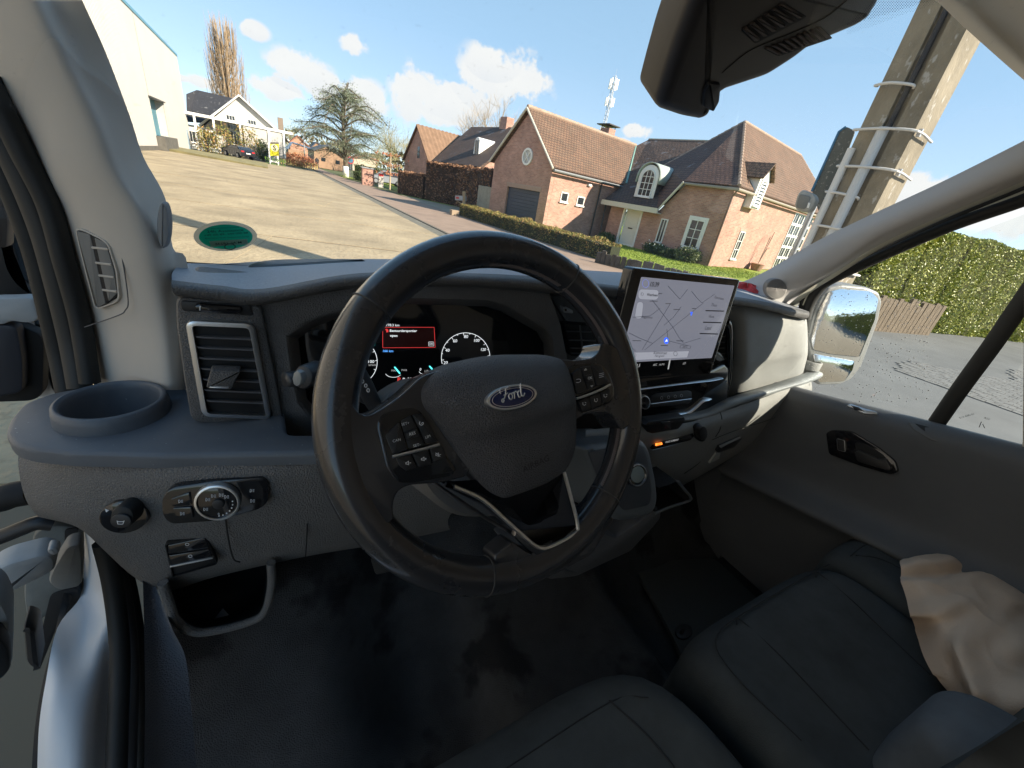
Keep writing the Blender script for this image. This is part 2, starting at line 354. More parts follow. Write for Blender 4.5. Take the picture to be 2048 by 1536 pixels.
tiler = mat('roof_tile_red', (.22, .125, .075), .8, tile=(.24, .2, (.06, .03, .02)), col2=(.17, .11, .07), var=(.8, .3), bump=(6, .4, 'n'))
ridge = mat('ridge_tile', (.42, .30, .22), .8, var=(3, .3))
white = mat('white_paint', (.78, .77, .72), .5)
wallw = mat('white_render', (.52, .50, .46), .8, var=(.6, .12))
gdoor = mat('garage_blue', (.045, .055, .085), .5)
pane = mat('window_pane', (.025, .03, .035), .06, spec=.8)
pipe = mat('downspout', (.05, .045, .04), .5)
greenc = mat('copper_green', (.18, .33, .28), .6, var=(2, .2))
fascia = mat('fascia', (.62, .58, .48), .6)
woodg = mat('grey_wood', (.12, .10, .075), .9, stretch=(6, 6, .8), bump=(12, .6, 'n'), var=(5, .45))
woodl = mat('pale_wood', (.40, .30, .18), .8, stretch=(6, 6, .8), var=(5, .3))
beech = mat('beech_leaf', (.2, .1, .05), .8, leaf=[(.10, .05, .03), (.22, .11, .055), (.36, .19, .10), (.46, .28, .17)])
lowleaf = mat('hedge_leaf', (.1, .1, .03), .75, leaf=[(.06, .08, .018), (.16, .18, .035), (.30, .24, .06), (.40, .21, .09), (.24, .25, .06)])
ivy = mat('laurel_leaf', (.1, .14, .03), .45, leaf=[(.08, .11, .02), (.20, .24, .035), (.34, .36, .06), (.46, .45, .10), (.25, .29, .04)])
needles = mat('cedar_needles', (.08, .1, .05), .8, leaf=[(.08, .10, .06), (.17, .20, .12), (.27, .30, .19)])
bark = mat('bark', (.16, .125, .09), .9, bump=(12, .8, 'n'), var=(4, .4))
twig = mat('bare_twig', (.33, .25, .16), .9)
bushg = mat('bush_leaf', (.05, .08, .03), .6, leaf=[(.02, .04, .012), (.06, .09, .025), (.13, .15, .05)])
rust = mat('rust_leaf', (.3, .1, .04), .8, leaf=[(.20, .06, .03), (.40, .13, .05), (.45, .22, .10)])
steel = mat('galvanised', (.45, .46, .47), .4, metal=.7)
polec = mat('pole_concrete', (.29, .25, .18), .9, bump=(40, .6, 'n'), var=(3, .45), spot=(16, .63, (.46, .45, .42), .6), stretch=(1, 1, .6))
# ================= GROUND =================
def sheet(name, P, z, m, parent=None, kind='structure'):
    o = MB().add([(p[0], p[1], z) for p in P], [tuple(range(len(P)))]).build(name, m, parent)
    if kind and parent is None: o['kind'] = kind
    return o
gr = sheet('ground', [(-900, -900), (900, -900), (900, 1500), (-900, 1500)], -.06, grassfar)
lot = sheet('concrete_yard', [(-60, -25), (5.45, -25), (5.45, 60), (1.5, 75), (-60, 75)], -.012, joint)
def clip(P, n, d):
    R = []
    for i in range(len(P)):
        a, b = P[i], P[(i+1) % len(P)]; da = a@n-d; db = b@n-d
        if da <= 0: R.append(a)
        if da*db < 0: R.append(a+(b-a)*(da/(da-db)))
    return R
e1 = np.array([.974, -.225]); e2 = np.array([.225, .974])
for i in range(-9, 3):
    for j in range(-3, 12):
        o_ = np.array([1.0, 16.35])+e1*i*6.1+e2*j*4.6
        P = [o_+e1*.003+e2*.05, o_+e1*6.097+e2*.05, o_+e1*6.097+e2*4.55, o_+e1*.003+e2*4.55]
        P = clip(P, np.array([1., 0]), 5.4)
        if len(P) < 3 or np.mean([p[1] for p in P]) > 66: continue
        k = len(P); dz = rng.uniform(-.006, .004)
        V = [(p[0], p[1], -.03) for p in P]+[(p[0], p[1], dz) for p in P]
        MB().add(V, [tuple(range(k, 2*k))]+[(a, (a+1) % k, k+(a+1) % k, k+a) for a in range(k)]).build('slab', concrete, lot)
sheet('gutter_strip', [(5.45, -25), (6.0, -25), (6.0, 66), (5.0, 80), (4.3, 80), (5.45, 60)], -.012, gutter)
kb = MB()
for k in range(60): kb.box((6.0, -10+k*1.5, -.02), (6.14, -10+k*1.5+1.47, .02))
kb.build('kerb', mat('kerb_stone', (.16, .14, .11), .9, var=(5, .4)), None, kind='structure')
sheet('lane', [(6.14, 10.6), (11.9, 10.6), (10.6, 25), (10.3, 36), (8.3, 60), (7.2, 115), (5.3, 115), (6.14, 66)], -.008, lane)
sheet('side_road', [(6.14, -25), (80, -25), (80, -10), (40, -.5), (14.6, 5.4), (13.9, 6.5), (11.7, 10.7), (6.14, 10.6)], -.010, asphalt)
sheet('driveway', [(10.4, 26.5), (16, 28), (17.4, 35), (14.6, 35.4), (10.25, 40)], -.004, mat('drive_concrete', (.34, .28, .2), .9, var=(1, .3), bump=(12, .4, 'n')))
lw = sheet('lawn', [(10.9, 12.5), (13.95, 6.65), (14.8, 5.4), (45, -2), (45, 60), (12, 60), (11.0, 26.2)], -.016, grassm)
# ================= BRICK FARMHOUSE =================
Ux = np.array([.985, .1726, 0]); Vx = np.array([-.1726, .985, 0])
def W3(u, v, z): return Ux*u+Vx*v+Z3*z
def uvbox(mb, u0, u1, v0, v1, z0, z1):
    V = [W3(u, v, z) for z in (z0, z1) for v in (v0, v1) for u in (u0, u1)]
    return mb.add(V, [(0, 2, 3, 1), (4, 5, 7, 6), (0, 1, 5, 4), (2, 6, 7, 3), (0, 4, 6, 2), (1, 3, 7, 5)])
def FU(u0): return Plane(Ux*u0, -Ux)      # wall facing -u ; local (-v, z)
def FV(v0): return Plane(Vx*v0, -Vx)      # wall facing -v ; local (u, z)
def U_(v, z): return (-v, z)
house = thing('brick_house', 'large red brick farmhouse with garage gable, round window and hipped tile roofs', 'house', W3(24, 16, 0))
def poly(name, P, m, parent, thick=.14, label=None):
    o = MB().add(P, [tuple(range(len(P)))]).build(name, m, parent, label=label)
    md = o.modifiers.new('s', 'SOLIDIFY'); md.thickness = thick; md.offset = 0; return o
def wall(name, pl, pts, m, parent, t=.28):
    return prism(name, pl, pts, m, parent, -t, 0, 0, .004, isloc=True, smooth=False, bn=1)
def window(pl, x0, x1, z0, z1, nx, nz_, parent, fr=.07, depth=-.06, fm=None, arch=False, sill=True, surround=0.):
    """white frame, glazing bars and dark pane; local plane coords"""
    fm = fm or white
    x0, x1 = min(x0, x1), max(x0, x1)
    Q = [(x0, z0), (x1, z0), (x1, z1), (x0, z1)]
    if arch:
        c = (x0+x1)/2; r = (x1-x0)/2; zc = z1-r; Q = [(x0, z0), (x1, z0)]+[(c+r*cos(t), zc+r*sin(t)) for t in np.linspace(0, pi, 13)]
    f = prism('window_frame', pl, Q, fm, parent, .0, .05, 0, .006, isloc=True, hole=fr, smooth=False, bn=1)
    prism('pane', pl, inset([np.array(q) for q in Q], fr*.6), pane, f, -.02, .012, 0, .001, isloc=True, smooth=False, bn=1)
    b = MB()
    for i in range(1, nx):
        x = x0+fr+(x1-x0-2*fr)*i/nx; prism('', pl, [(x-.02, z0+fr), (x+.02, z0+fr), (x+.02, z1-fr), (x-.02, z1-fr)], None, None, .01, .035, 0, .003, isloc=True, mb=b, bn=1)
    for i in range(1, nz_):
        z = z0+fr+(z1-z0-2*fr)*i/nz_; prism('', pl, [(x0+fr, z-.017), (x1-fr, z-.017), (x1-fr, z+.017), (x0+fr, z+.017)], None, None, .01, .032, 0, .003, isloc=True, mb=b, bn=1)
    if b.v: b.build('glazing_bar', fm, f)
    if surround:
        prism('surround', pl, inset([np.array(q) for q in Q], -surround), fm, parent, 0, .035, 0, .006, isloc=True, hole=surround*.97, smooth=False, bn=1)
    if sill: prism('sill', pl, [(x0-.06, z0-.07), (x1+.06, z0-.07), (x1+.06, z0-.002), (x0-.06, z0-.002)], fm, f, .0, .11, 0, .01, isloc=True, smooth=False, bn=1)
    return f
g = FU(17.7)
wall('gable_wall', g, [U_(24.6, 0), U_(22.85, 0), U_(22.85, 2.17), U_(19.62, 2.17), U_(19.62, 0), U_(18.9, 0), U_(18.9, 3.55), U_(21.75, 6.25), U_(24.6, 3.55)], brickm, house)
prism('lintel_bricks', g, [U_(22.95, 2.175), U_(19.52, 2.175), U_(19.52, 2.42), U_(22.95, 2.42)], mat('lintel', (.36, .14, .085), .9, brick=(.072, .3, (.4, .3, .24)), col2=(.28, .11, .07)), house, 0, .02, 0, .004, isloc=True, smooth=False)
gd = prism('garage_door', FU(17.86), [U_(22.85, 0), U_(19.62, 0), U_(19.62, 2.17), U_(22.85, 2.17)], gdoor, house, -.05, 0, 0, .002, isloc=True, smooth=False)
for i in range(11):
    prism('door_slat', FU(17.86), [U_(22.83, .02+i*.195), U_(19.64, .02+i*.195), U_(19.64, .2+i*.195), U_(22.83, .2+i*.195)], gdoor, gd, .0, .022, 0, .012, isloc=True, smooth=False)
# round window
ow = MB(); c0 = (-21.27, 3.95); R0 = .47
rg = [[g.w((c0[0]+r*cos(t), c0[1]+r*sin(t)), h) for t in np.linspace(0, 2*pi, 33)] for r, h in ((R0, 0), (R0, .07), (R0-.11, .07), (R0-.11, .02))]
ow.grid(rg); rw = ow.build('round_window', white, house)
prism('pane', g, [(c0[0]+(R0-.1)*cos(t), c0[1]+(R0-.1)*sin(t)) for t in np.linspace(0, 2*pi, 24, endpoint=False)], mat('pale_pane', (.40, .40, .38), .15, spec=.8), rw, 0, .02, 0, .001, isloc=True, smooth=False)
for a in (pi/4+.1, 3*pi/4-.1):
    d = np.array([cos(a), sin(a)])*(R0-.09); q = np.array([-sin(a), cos(a)])*.025; c = np.array(c0)
    prism('glazing_bar', g, [c-d-q, c+d-q, c+d+q, c-d+q], white, rw, .02, .05+.003*a, 0, .003, isloc=True, smooth=False)
wall('long_wall', FV(18.9), [(17.99, 0), (22.6, 0), (24.6, 0), (24.6, 3.5), (17.99, 3.5)], brickm, house)
wall('rear_wall', FV(24.6), [(17.99, 0), (30, 0), (30, 3.5), (17.99, 3.5)], brickm, house)
for (a, b, c, d) in ((18.75, 19.38, 1.86, 2.4), (20.22, 20.9, 1.82, 2.34)): window(FV(18.9), a, b, c, d, 1, 1, house, fr=.06, sill=True)
E_ = 3.5; RZ = 6.42; rv = 21.75
poly('garage_roof', [W3(17.5, 18.62, E_-.02), W3(24.3, 18.62, E_-.02), W3(28.4, rv, RZ), W3(17.5, rv, RZ)], tiler, house)
poly('garage_roof', [W3(17.5, 24.88, E_-.02), W3(17.5, rv, RZ), W3(30, rv, RZ), W3(30, 24.88, E_-.02)], tiler, house)
rt = MB()
for k in range(32): rt.tube([W3(17.5+k*.34, rv, RZ+.07), W3(17.5+k*.34+.33, rv, RZ+.085)], [.11, .13], 8)
rt.build('ridge_tiles', ridge, house, kind='stuff')
vb = MB()
for s in (18.62, 24.88):
    vb.tube([W3(17.47, s, E_-.04), W3(17.47, rv, RZ+.0)], .07, 6)
vb.build('verge_board', fascia, house)
gt = MB(); gt.tube([W3(17.5, 18.55, E_-.12), W3(24.2, 18.55, E_-.12)], .075, 8); gt.build('gutter', mat('zinc', (.16, .17, .17), .5), house)
dp = MB(); dp.tube([W3(22.1, 18.78, 3.4), W3(22.1, 18.8, 0)], .05, 8); dp.tube([W3(22.62, 18.5, 2.2), W3(22.5, 18.3, 0)], .05, 8); dp.build('downspout', pipe, house)
prism('wall_lamp', FV(18.9), [(20.9, 3.0), (21.2, 3.0), (21.2, 3.12), (20.9, 3.12)], white, house, 0, .14, .03, .02, isloc=True)
# chimney with metal cowl
ch = MB(); 
uvbox(ch, 25.2, 25.9, 21.9, 22.7, 5.8, 7.0); c1 = ch.build('chimney', brickm, house)
ch = MB(); uvbox(ch, 24.9, 26.1, 21.7, 22.9, 7.15, 7.21); [ch.cyl(W3(u, v, 7.0), W3(u, v, 7.16), .03, 6) for u in (25.25, 25.85) for v in (21.95, 22.65)]; ch.build('chimney_cowl', pipe, c1)
# entrance wing + main hipped wing
f = FU(22.6)
wall('front_wall', f, [U_(18.0, 0), U_(16.95, 0), U_(16.95, 2.2), U_(15.5, 2.2), U_(15.5, 0), U_(10.56, 0), U_(10.56, 3.85), U_(13.3, 3.82), U_(14.45, 2.35), U_(18.0, 2.3)], brickm, house)
wall('side_wall', FV(10.56), [(22.89, 0), (38, 0), (38, 3.85), (22.89, 3.85)], brickm, house)
AP = W3(28.2, 14.05, 7.9); RE = W3(38.5, 14.05, 7.9)
PV = onP(v4(490, 465), W3(22.2, 15, 2.35), -.65*Ux+Z3)
RL = W3(29.6, 21.6, 7.05); RR = W3(29.6, 15.0, 7.05)
poly('main_roof', [W3(22.2, 18.35, 2.38), W3(22.2, 14.35, 2.38), PV, RR, RL, W3(28.4, rv-.03, RZ-.02), W3(24.3, 18.65, 3.55)], tiled, house)
poly('hip_roof', [W3(22.2, 14.35, 2.42), W3(22.35, 13.28, 3.9), W3(22.35, 10.3, 3.95), AP, PV+Z3*.04], mat('roof_tile_plum', (.11, .06, .045), .8, tile=(.24, .2, (.04, .025, .02)), col2=(.15, .08, .055), var=(.9, .3), bump=(6, .4, 'n'), spot=(1.6, .66, (.25, .25, .26), .5)), house)
poly('side_roof', [W3(22.35, 10.3, 3.95), W3(40.5, 10.3, 3.95), RE, AP], tiler, house)
poly('back_roof', [AP, RE, W3(40, 20, 3.9), W3(30, 20, 3.9), PV], tiled, house)
rt = MB()
def ridgeline(A, B, r=.1, n=None):
    A = np.array(A); B = np.array(B); n = n or int(np.linalg.norm(B-A)/.36)
    for k in range(n): rt.tube([A+(B-A)*k/n+Z3*.05, A+(B-A)*(k+.97)/n+Z3*.06], [r*.85, r], 8)
ridgeline(AP, RE); ridgeline(AP, W3(22.35, 10.3, 3.95)); ridgeline(AP, PV); ridgeline(RR, RL); ridgeline(RE, W3(40.5, 10.3, 3.95))
rt.build('ridge_tiles', ridge, house, kind='stuff')
vb = MB(); vb.tube([W3(22.28, 14.35, 2.38), W3(22.28, 13.28, 3.9)], .07, 6); vb.build('verge_board', fascia, house)
vb = MB(); vb.tube([W3(24.3, 18.6, 3.62), W3(28.4, rv, RZ+.05)], .08, 6); vb.tube([RR+Z3*.1, RL+Z3*.1], .06, 6); vb.build('copper_flashing', greenc, house)
vb = MB(); uvbox(vb, 22.05, 22.2, 14.25, 18.45, 2.14, 2.42); uvbox(vb, 22.2, 22.6, 14.25, 18.45, 2.14, 2.2); vb.build('eave_board', fascia, house)
gt = MB(); gt.tube([W3(22.3, 13.2, 3.84), W3(22.28, 10.25, 3.84), W3(38, 10.25, 3.84)], .07, 8); gt.build('gutter', mat('zinc2', (.30, .26, .20), .5), house)
gt = MB(); gt.tube([W3(22.35, 10.3, 3.8), W3(22.5, 10.5, 3.5), W3(22.55, 10.5, 0)], .05, 8); gt.build('downspout', mat('copper_pipe', (.16, .10, .07), .5), house)
dr = prism('front_door', FU(22.75), [U_(16.8, 0), U_(15.62, 0), U_(15.62, 2.13), U_(16.8, 2.13)], mat('door_cream', (.70, .68, .60), .5), house, -.05, 0, 0, .004, isloc=True, smooth=False)
prism('door_frame', f, [U_(16.95, 0), U_(15.5, 0), U_(15.5, 2.2), U_(16.95, 2.2)], white, house, -.1, .03, 0, .01, isloc=True, hole=.12, smooth=False)
for (a, b) in ((1.15, 1.95), (.25, .95)): prism('door_panel', FU(22.75), [U_(16.65, a), U_(15.78, a), U_(15.78, b), U_(16.65, b)], mat('door_cream'[:10], (.66, .64, .57), .5), dr, 0, .012, 0, .008, isloc=True, smooth=False)
prism('letter_slot', FU(22.75), [U_(16.38, 1.03), U_(16.05, 1.03), U_(16.05, 1.10), U_(16.38, 1.10)], pipe, dr, 0, .03, 0, .01, isloc=True, smooth=False)
window(f, -14.12, -13.66, .62, 1.95, 2, 1, house, fr=.06)
window(f, -12.32, -11.45, .72, 2.22, 2, 3, house, fr=.08, surround=.13)
window(FV(10.56), 25.05, 25.72, .5, 2.03, 2, 3, house, fr=.06)
prism('lintel_bricks', FV(10.56), [(24.95, 2.04), (25.85, 2.04), (25.85, 2.2), (24.95, 2.2)], MATS['lintel'], house, 0, .015, 0, .004, isloc=True, smooth=False)
# white gridded glazed wall at the far right end
for i in range(4):
    for j in range(5):
        window(FV(10.56), 32.1+i*.95, 33.02+i*.95, .15+j*.72, .84+j*.72, 2, 1, house, fr=.06, sill=False)
# arched dormer
DU = 22.95; dpn = FU(DU); va, vb_ = 16.75, 15.35; vm_ = (va+vb_)/2; rr_ = .7; zt = 4.0
Q = [U_(va, 2.8), U_(vb_, 2.8)]+[(-vm_+rr_*cos(t), zt-.02+rr_*sin(t)) for t in np.linspace(0, pi, 15)]
dm = prism('dormer', dpn, Q, white, house, -.25, 0, 0, .01, isloc=True, smooth=30)
window(dpn, -va+.22, -vb_-.22, 2.95, zt+.45, 3, 4, house, fr=.06, arch=True, sill=True)
rr2 = .78; gm = MB(); gm.grid([[W3(u, vm_-rr2*cos(t), (zt+rr2*sin(t)) if 0 < t < pi else zt-.3) for t in np.linspace(0, pi, 15)] for u in (DU-.08, DU+.3, 26.2)]); o = gm.build('dormer_roof', mat('zinc_roof', (.50, .56, .50), .5, var=(1, .3)), dm, 40)
md = o.modifiers.new('s', 'SOLIDIFY'); md.thickness = .05
gm = MB(); uvbox(gm, DU+.02, 25.6, va-.02, va+.04, 2.7, zt+.1); uvbox(gm, DU+.02, 25.6, vb_-.04, vb_+.02, 2.7, zt+.1); gm.build('dormer_cheek', tiled, dm)
# small gabled dormer on the sunny slope
dv = FV(10.2); dm2 = prism('dormer', dv, [(24.2, 3.2), (25.4, 3.2), (25.4, 4.65), (24.8, 5.25), (24.2, 4.65)], white, house, -1.7, 0, 0, .01, isloc=True, smooth=False)
f3 = window(dv, 24.42, 25.18, 3.35, 4.6, 1, 1, house, fr=.08)
for k in range(7): prism('shutter_slat', dv, [(24.52, 3.5+k*.15), (25.08, 3.5+k*.15), (25.08, 3.58+k*.15), (24.52, 3.58+k*.15)], white, f3, .01, .035, 0, .004, isloc=True, smooth=False)
poly('dormer_roof', [W3(24.0, 10.0, 4.6), W3(24.8, 10.0, 5.38), W3(24.8, 12.2, 5.38), W3(24.0, 11.3, 4.6)], tiled, dm2, .08)
poly('dormer_roof', [W3(25.6, 10.0, 4.6), W3(24.8, 10.0, 5.38), W3(24.8, 12.2, 5.38), W3(25.6, 11.3, 4.6)], tiler, dm2, .08)
# ================= NEIGHBOUR HOUSE (left, behind beech hedge) =================
nb = thing('neighbour_house', 'brick farmhouse with barn gable and arched dormer behind the copper beech hedge', 'house', atZ(v3(400, 640), 0))
pant = mat('pantile', (.25, .15, .09), .85, var=(2, .35), bump=(8, .4, 'n'))
ro = MB(); nn_ = 34
for k, vv in ((0, 41.8), (1, 48.2)):
    o = MB().grid([[W3(21.85+i*.24, 45+(vv-45)*t, 6.45-3.35*t+(.07 if i % 2 else 0)) for i in range(nn_+1)] for t in (0, 1)]).build('barn_roof', pant, nb); o.modifiers.new('s', 'SOLIDIFY').thickness = .1
wall('barn_wall', FU(22.1), [U_(48, 0), U_(42.1, 0), U_(42.1, 3.1), U_(45, 6.35), U_(48, 3.1)], brickm, nb)
wall('barn_wall', FV(42.1), [(22.4, 0), (29, 0), (29, 3.1), (22.4, 3.1)], brickm, nb)
prism('window', FU(22.1), [v3(188, 385), v3(203, 385), v3(200, 465), v3(184, 465)], pane, nb, -.1, .02, 0, .01, smooth=False)
poly('house_roof', [W3(28, 44, 7.45), W3(22.2, 41.6, 3.3), W3(22.2, 32.9, 3.3), W3(28, 32.9, 7.45)], tiled, nb, .2)
poly('house_roof', [W3(28, 44, 7.45), W3(28, 32.9, 7.45), W3(33.8, 32.9, 3.3), W3(33.8, 41.6, 3.3)], tiled, nb, .2)
wall('house_wall', FU(22.6), [U_(42, 0), U_(33.2, 0), U_(33.2, 3.4), U_(42, 3.4)], brickm, nb)
wall('house_wall', FV(33.2), [(22.9, 0), (33, 0), (33, 3.55), (28, 7.2), (22.9, 3.55)], brickm, nb)
b_ = MB(); uvbox(b_, 27.6, 28.5, 37.2, 38.3, 7.0, 8.35); b_.build('chimney', brickm, nb)
pdm = FU(23.7); Q = [pdm.px(q) for q in (v3(563, 466), v3(580, 345), v3(588, 328), v3(598, 320), v3(608, 326), v3(614, 342), v3(602, 466))]
prism('dormer', pdm, Q, white, nb, -2.9, 0, 0, .02, isloc=True, smooth=False)
for x in (0, 1): prism('pane', pdm, [v3(574+x*14, 455), v3(583+x*12, 345), v3(591+x*12, 340), v3(584+x*12, 455)], pane, nb, 0, .03, 0, .005, smooth=False)
# ================= HEDGES =================
WV = [(rng.uniform(.8, 7)*rng.choice([-1, 1]), rng.uniform(-6, 6), rng.uniform(0, 6), rng.uniform(.012, .03)) for _ in range(8)]
def box_surface(P0, P1, wd, h, n, up0=0., jitter=.08, h2=None, amp=1.):
    P0 = np.array([*P0, 0.])[:3]; P1 = np.array([*P1, 0.])[:3]; d = P1-P0; Ln = np.linalg.norm(d); d /= Ln; q = np.array([-d[1], d[0], 0])
    h2 = h if h2 is None else h2
    s = rng.uniform(0, 1, n); k = rng.uniform(0, 1, n); hh = h+(h2-h)*s
    side = np.where(k < .62, 0, np.where(k < .86, 1, 2)); r = rng.uniform(0, 1, n)
    ins = np.abs(rng.normal(0, jitter, n)); bump = amp*sum(A_*np.sin(k1*s*Ln+k2*r*hh+ph) for k1, k2, ph, A_ in WV)
    off = np.where(side == 0, -wd/2+ins-bump, np.where(side == 2, wd/2-ins+bump, (r-.5)*wd)); z = np.where(side == 1, hh-ins+bump, up0+r*(hh-up0))
    return P0+np.outer(s*Ln, d)+np.outer(off, q)+np.outer(z, [0, 0, 1.])
def hedge(name, label, path, wd, h, n, size, m, core, h2=None, group=None):
    t = thing(name, label, 'hedge', (*path[0], 0)); P = []
    tot = sum(np.hypot(path[i+1][0]-path[i][0], path[i+1][1]-path[i][1]) for i in range(len(path)-1)); mb = MB()
    for i in range(len(path)-1):
        a, b = np.array(path[i]), np.array(path[i+1]); ln = np.hypot(*(b-a)); P.append(box_surface(a, b, wd, h, int(n*ln/tot), h2=h2))
        d = (b-a)/ln; q = np.array([-d[1], d[0]])*(wd/2-.1); hb = h-.12
        V = [(a-q), (b-q), (b+q), (a+q)]; mb.add([(*p, 0) for p in V]+[(*p, hb) for p in V], [(0, 1, 5, 4), (1, 2, 6, 5), (2, 3, 7, 6), (3, 0, 4, 7), (4, 5, 6, 7)])
    mb.build('twig_core', core, t); leaves('foliage', np.vstack(P), size, m, t, 'stuff'); return t
corebr = mat('hedge_core', (.05, .03, .018), .95); coregr = mat('hedge_core_green', (.025, .03, .012), .95)
hedge('beech_hedge', 'tall copper beech hedge with dead brown leaves beside the garage', [(14.1, 28.6), (14.3, 35.5), (12.4, 38.6)], 1.0, 3.1, 24000, .075, beech, corebr)
hedge('beech_hedge', 'lower rust-brown beech hedge by the parked silver car', [(12.3, 38.9), (10.9, 42.2), (13, 43.5)], .9, 1.95, 8000, .075, beech, corebr)
hedge('box_hedge', 'knee-high clipped hedge with orange tips along the lane in front of the garage', [(12.05, 12.7), (11.5, 18), (10.85, 26.2)], .75, .72, 30000, .032, lowleaf, coregr)
# ================= PALISADE + RIGHT HEDGE =================
def stakes(name, label, P0, P1, n, h, wd, m):
    t = thing(name, label, 'fence', (*P0, 0)); P0 = np.array(P0); P1 = np.array(P1); d = (P1-P0)/np.linalg.norm(P1-P0); q = np.array([-d[1], d[0]]); sp = np.linalg.norm(P1-P0)/n
    for i in range(n):
        c = P0+d*(i+.5)*sp; hh = h*rng.uniform(.86, 1.08); w2 = sp*.45; lean = rng.uniform(-.02, .02)
        V = []
        for z in (-.05, hh):
            for a, b in ((-1, -1), (1, -1), (1.05, .6), (0, 1.1), (-1.05, .6)):
                p = c+d*(a*w2*(.94 if z > 0 else 1)+lean*(z > 0))+q*b*.05; V.append((p[0], p[1], z+(rng.uniform(-.03, .03) if z > 0 else 0)))
        MB().add(V, [(4, 3, 2, 1, 0), (5, 6, 7, 8, 9), (0, 1, 6, 5), (1, 2, 7, 6), (2, 3, 8, 7), (3, 4, 9, 8), (4, 0, 5, 9)]).build('stake', m, t)
    return t
stakes('palisade_fence', 'low weathered palisade of grey stakes edging the lawn', (10.85, 12.4), (13.9, 6.6), 32, .44, .2, woodg)
stakes('palisade_fence', 'short tilted board edging at the foot of the big green hedge', (14.4, 4.75), (18.0, 4.05), 18, .95, .2, mat('brown_boards', (.22, .17, .12), .9, stretch=(6, 6, .8), bump=(12, .6, 'n'), var=(5, .45)))
rh = thing('laurel_hedge', 'huge clipped green hedge beyond the passenger window', 'hedge', (18, 4.6, 0))
hp = []
path = [((14.7, 5.0), 2.35), ((16.4, 4.75), 2.85), ((18.3, 4.35), 2.95), ((22.6, 3.3), 2.85), ((30, 1.2), 2.75), ((40, -2), 2.7)]
mb = MB()
for (a, ha), (b, hb) in zip(path, path[1:]):
    a = np.array(a); b = np.array(b); ln = np.hypot(*(b-a)); d = (b-a)/ln; q = np.array([-d[1], d[0]]); off = q*.9
    hp.append(box_surface(a+off, b+off, 1.8, ha, int(13000*ln), h2=hb, jitter=.075, amp=.55)); a = a+d*.12
    V = [a+q*.3, b+q*.3, b+q*1.6, a+q*1.6]; mb.add([(*V[0], 0), (*V[1], 0), (*V[2], 0), (*V[3], 0), (*V[0], ha-.12), (*V[1], hb-.12), (*V[2], hb-.12), (*V[3], ha-.12)], [(0, 1, 5, 4), (1, 2, 6, 5), (2, 3, 7, 6), (3, 0, 4, 7), (4, 5, 6, 7)])
hp.append(box_surface((14.62, 4.9), (14.85, 6.9), .25, 2.3, 9000, jitter=.06)); mb.build('twig_core', coregr, rh); leaves('foliage', np.vstack(hp), .034, ivy, rh, 'stuff')
lv = leaves('dead_leaves', np.array([(rng.uniform(13, 24), 0, .015) for _ in range(900)])+np.stack([np.zeros(900), rng.uniform(0, 1, 900), np.zeros(900)], 1)*0, .05, mat('litter', (.2, .1, .05), .9, leaf=[(.08, .04, .02), (.2, .09, .04), (.3, .08, .03)]), None, 'stuff')
for i, v_ in enumerate(lv.data.vertices): v_.co.y += 7.75-(v_.co.x-10)*.27-abs(np.random.RandomState(i//4).normal(0, .25))-.3
tag(lv, 'dead brown leaves lying along the road under the big hedge', 'leaves', kind='stuff')
cbm = MB()
for i in range(34):
    for j in range(26):
        x = 10.6+i*.165+rng.uniform(-.01, .01); y = -1.6+j*.165+(i % 2)*.08; 
        if y > 2.7-(x-10.6)*.28+.35*sin(x*1.7): continue
        cbm.box((x, y, -.02), (x+.156, y+.156, .004+rng.uniform(0, .006)))
o = cbm.build('cobbles', mat('cobble', (.21, .21, .205), .8, var=(7, .5), bump=(30, .5, 'n')), None, kind='stuff'); tag(o, 'grey cobblestones laid at the edge of the side road', 'cobbles', kind='stuff')
# lawn blades near the palisade and at kerbs
gp_ = np.stack([rng.uniform(11.6, 24, 26000), rng.uniform(11.5, 20, 26000), rng.uniform(.0, .05, 26000)], 1); o = leaves('grass', gp_, .045, mat('grass_blade', (.2, .28, .03), .8, leaf=[(.12, .18, .02), (.22, .30, .03), (.30, .36, .06)]), None, 'stuff', aspect=.25); tag(o, 'short bright green grass of the front lawn', 'grass', kind='stuff')
# ================= SHRUBS =================
def shrub(name, label, c, r, h, n, size, m, cat='shrub'):
    t = thing(name, label, cat, (c[0], c[1], 0)); u = rng.normal(size=(n, 3)); u /= np.linalg.norm(u, axis=1)[:, None]; rad = rng.uniform(.55, 1., (n, 1))*(1+.18*np.sin(u[:, :1]*6+u[:, 1:2]*5))
    P = u*rad*np.array([r, r, h*.55])+np.array([c[0], c[1], h*.5]); P[:, 2] = np.abs(P[:, 2]); leaves('foliage', P, size, m, t, 'stuff')
    b = MB(); [b.tube([(c[0], c[1], 0), (c[0]+rng.uniform(-r, r)*.6, c[1]+rng.uniform(-r, r)*.6, h*.8)], [.03, .01], 5) for _ in range(6)]; b.build('stem', bark, t); return t
for i, (u, v, r, h, s) in enumerate([(22.0, 17.3, .55, .55, 'small dark bush between downspout and front door of the brick house'), (22.0, 13.6, .7, .6, 'dark bush with pale blossom below the narrow window'), (21.9, 12.5, .6, .5, 'low evergreen bush below the large white window'), (21.9, 11.5, .75, .8, 'rounded bush at the corner of the brick house')]):
    p = W3(u, v, 0); shrub('bush', s, p, r, h, 2600, .05, bushg)
o = leaves('blossom', np.array([W3(21.8, 13.6, .5)+rng.normal(0, .3, 3)*[1, 1, .4] for _ in range(60)]), .05, white, None); tag(o, 'cluster of white blossoms on the bush below the narrow window', 'flowers')
pt = thing('plant_pot', 'terracotta tub with a bare climber against the sunny brick wall', 'pot', W3(28.2, 10.2, 0))
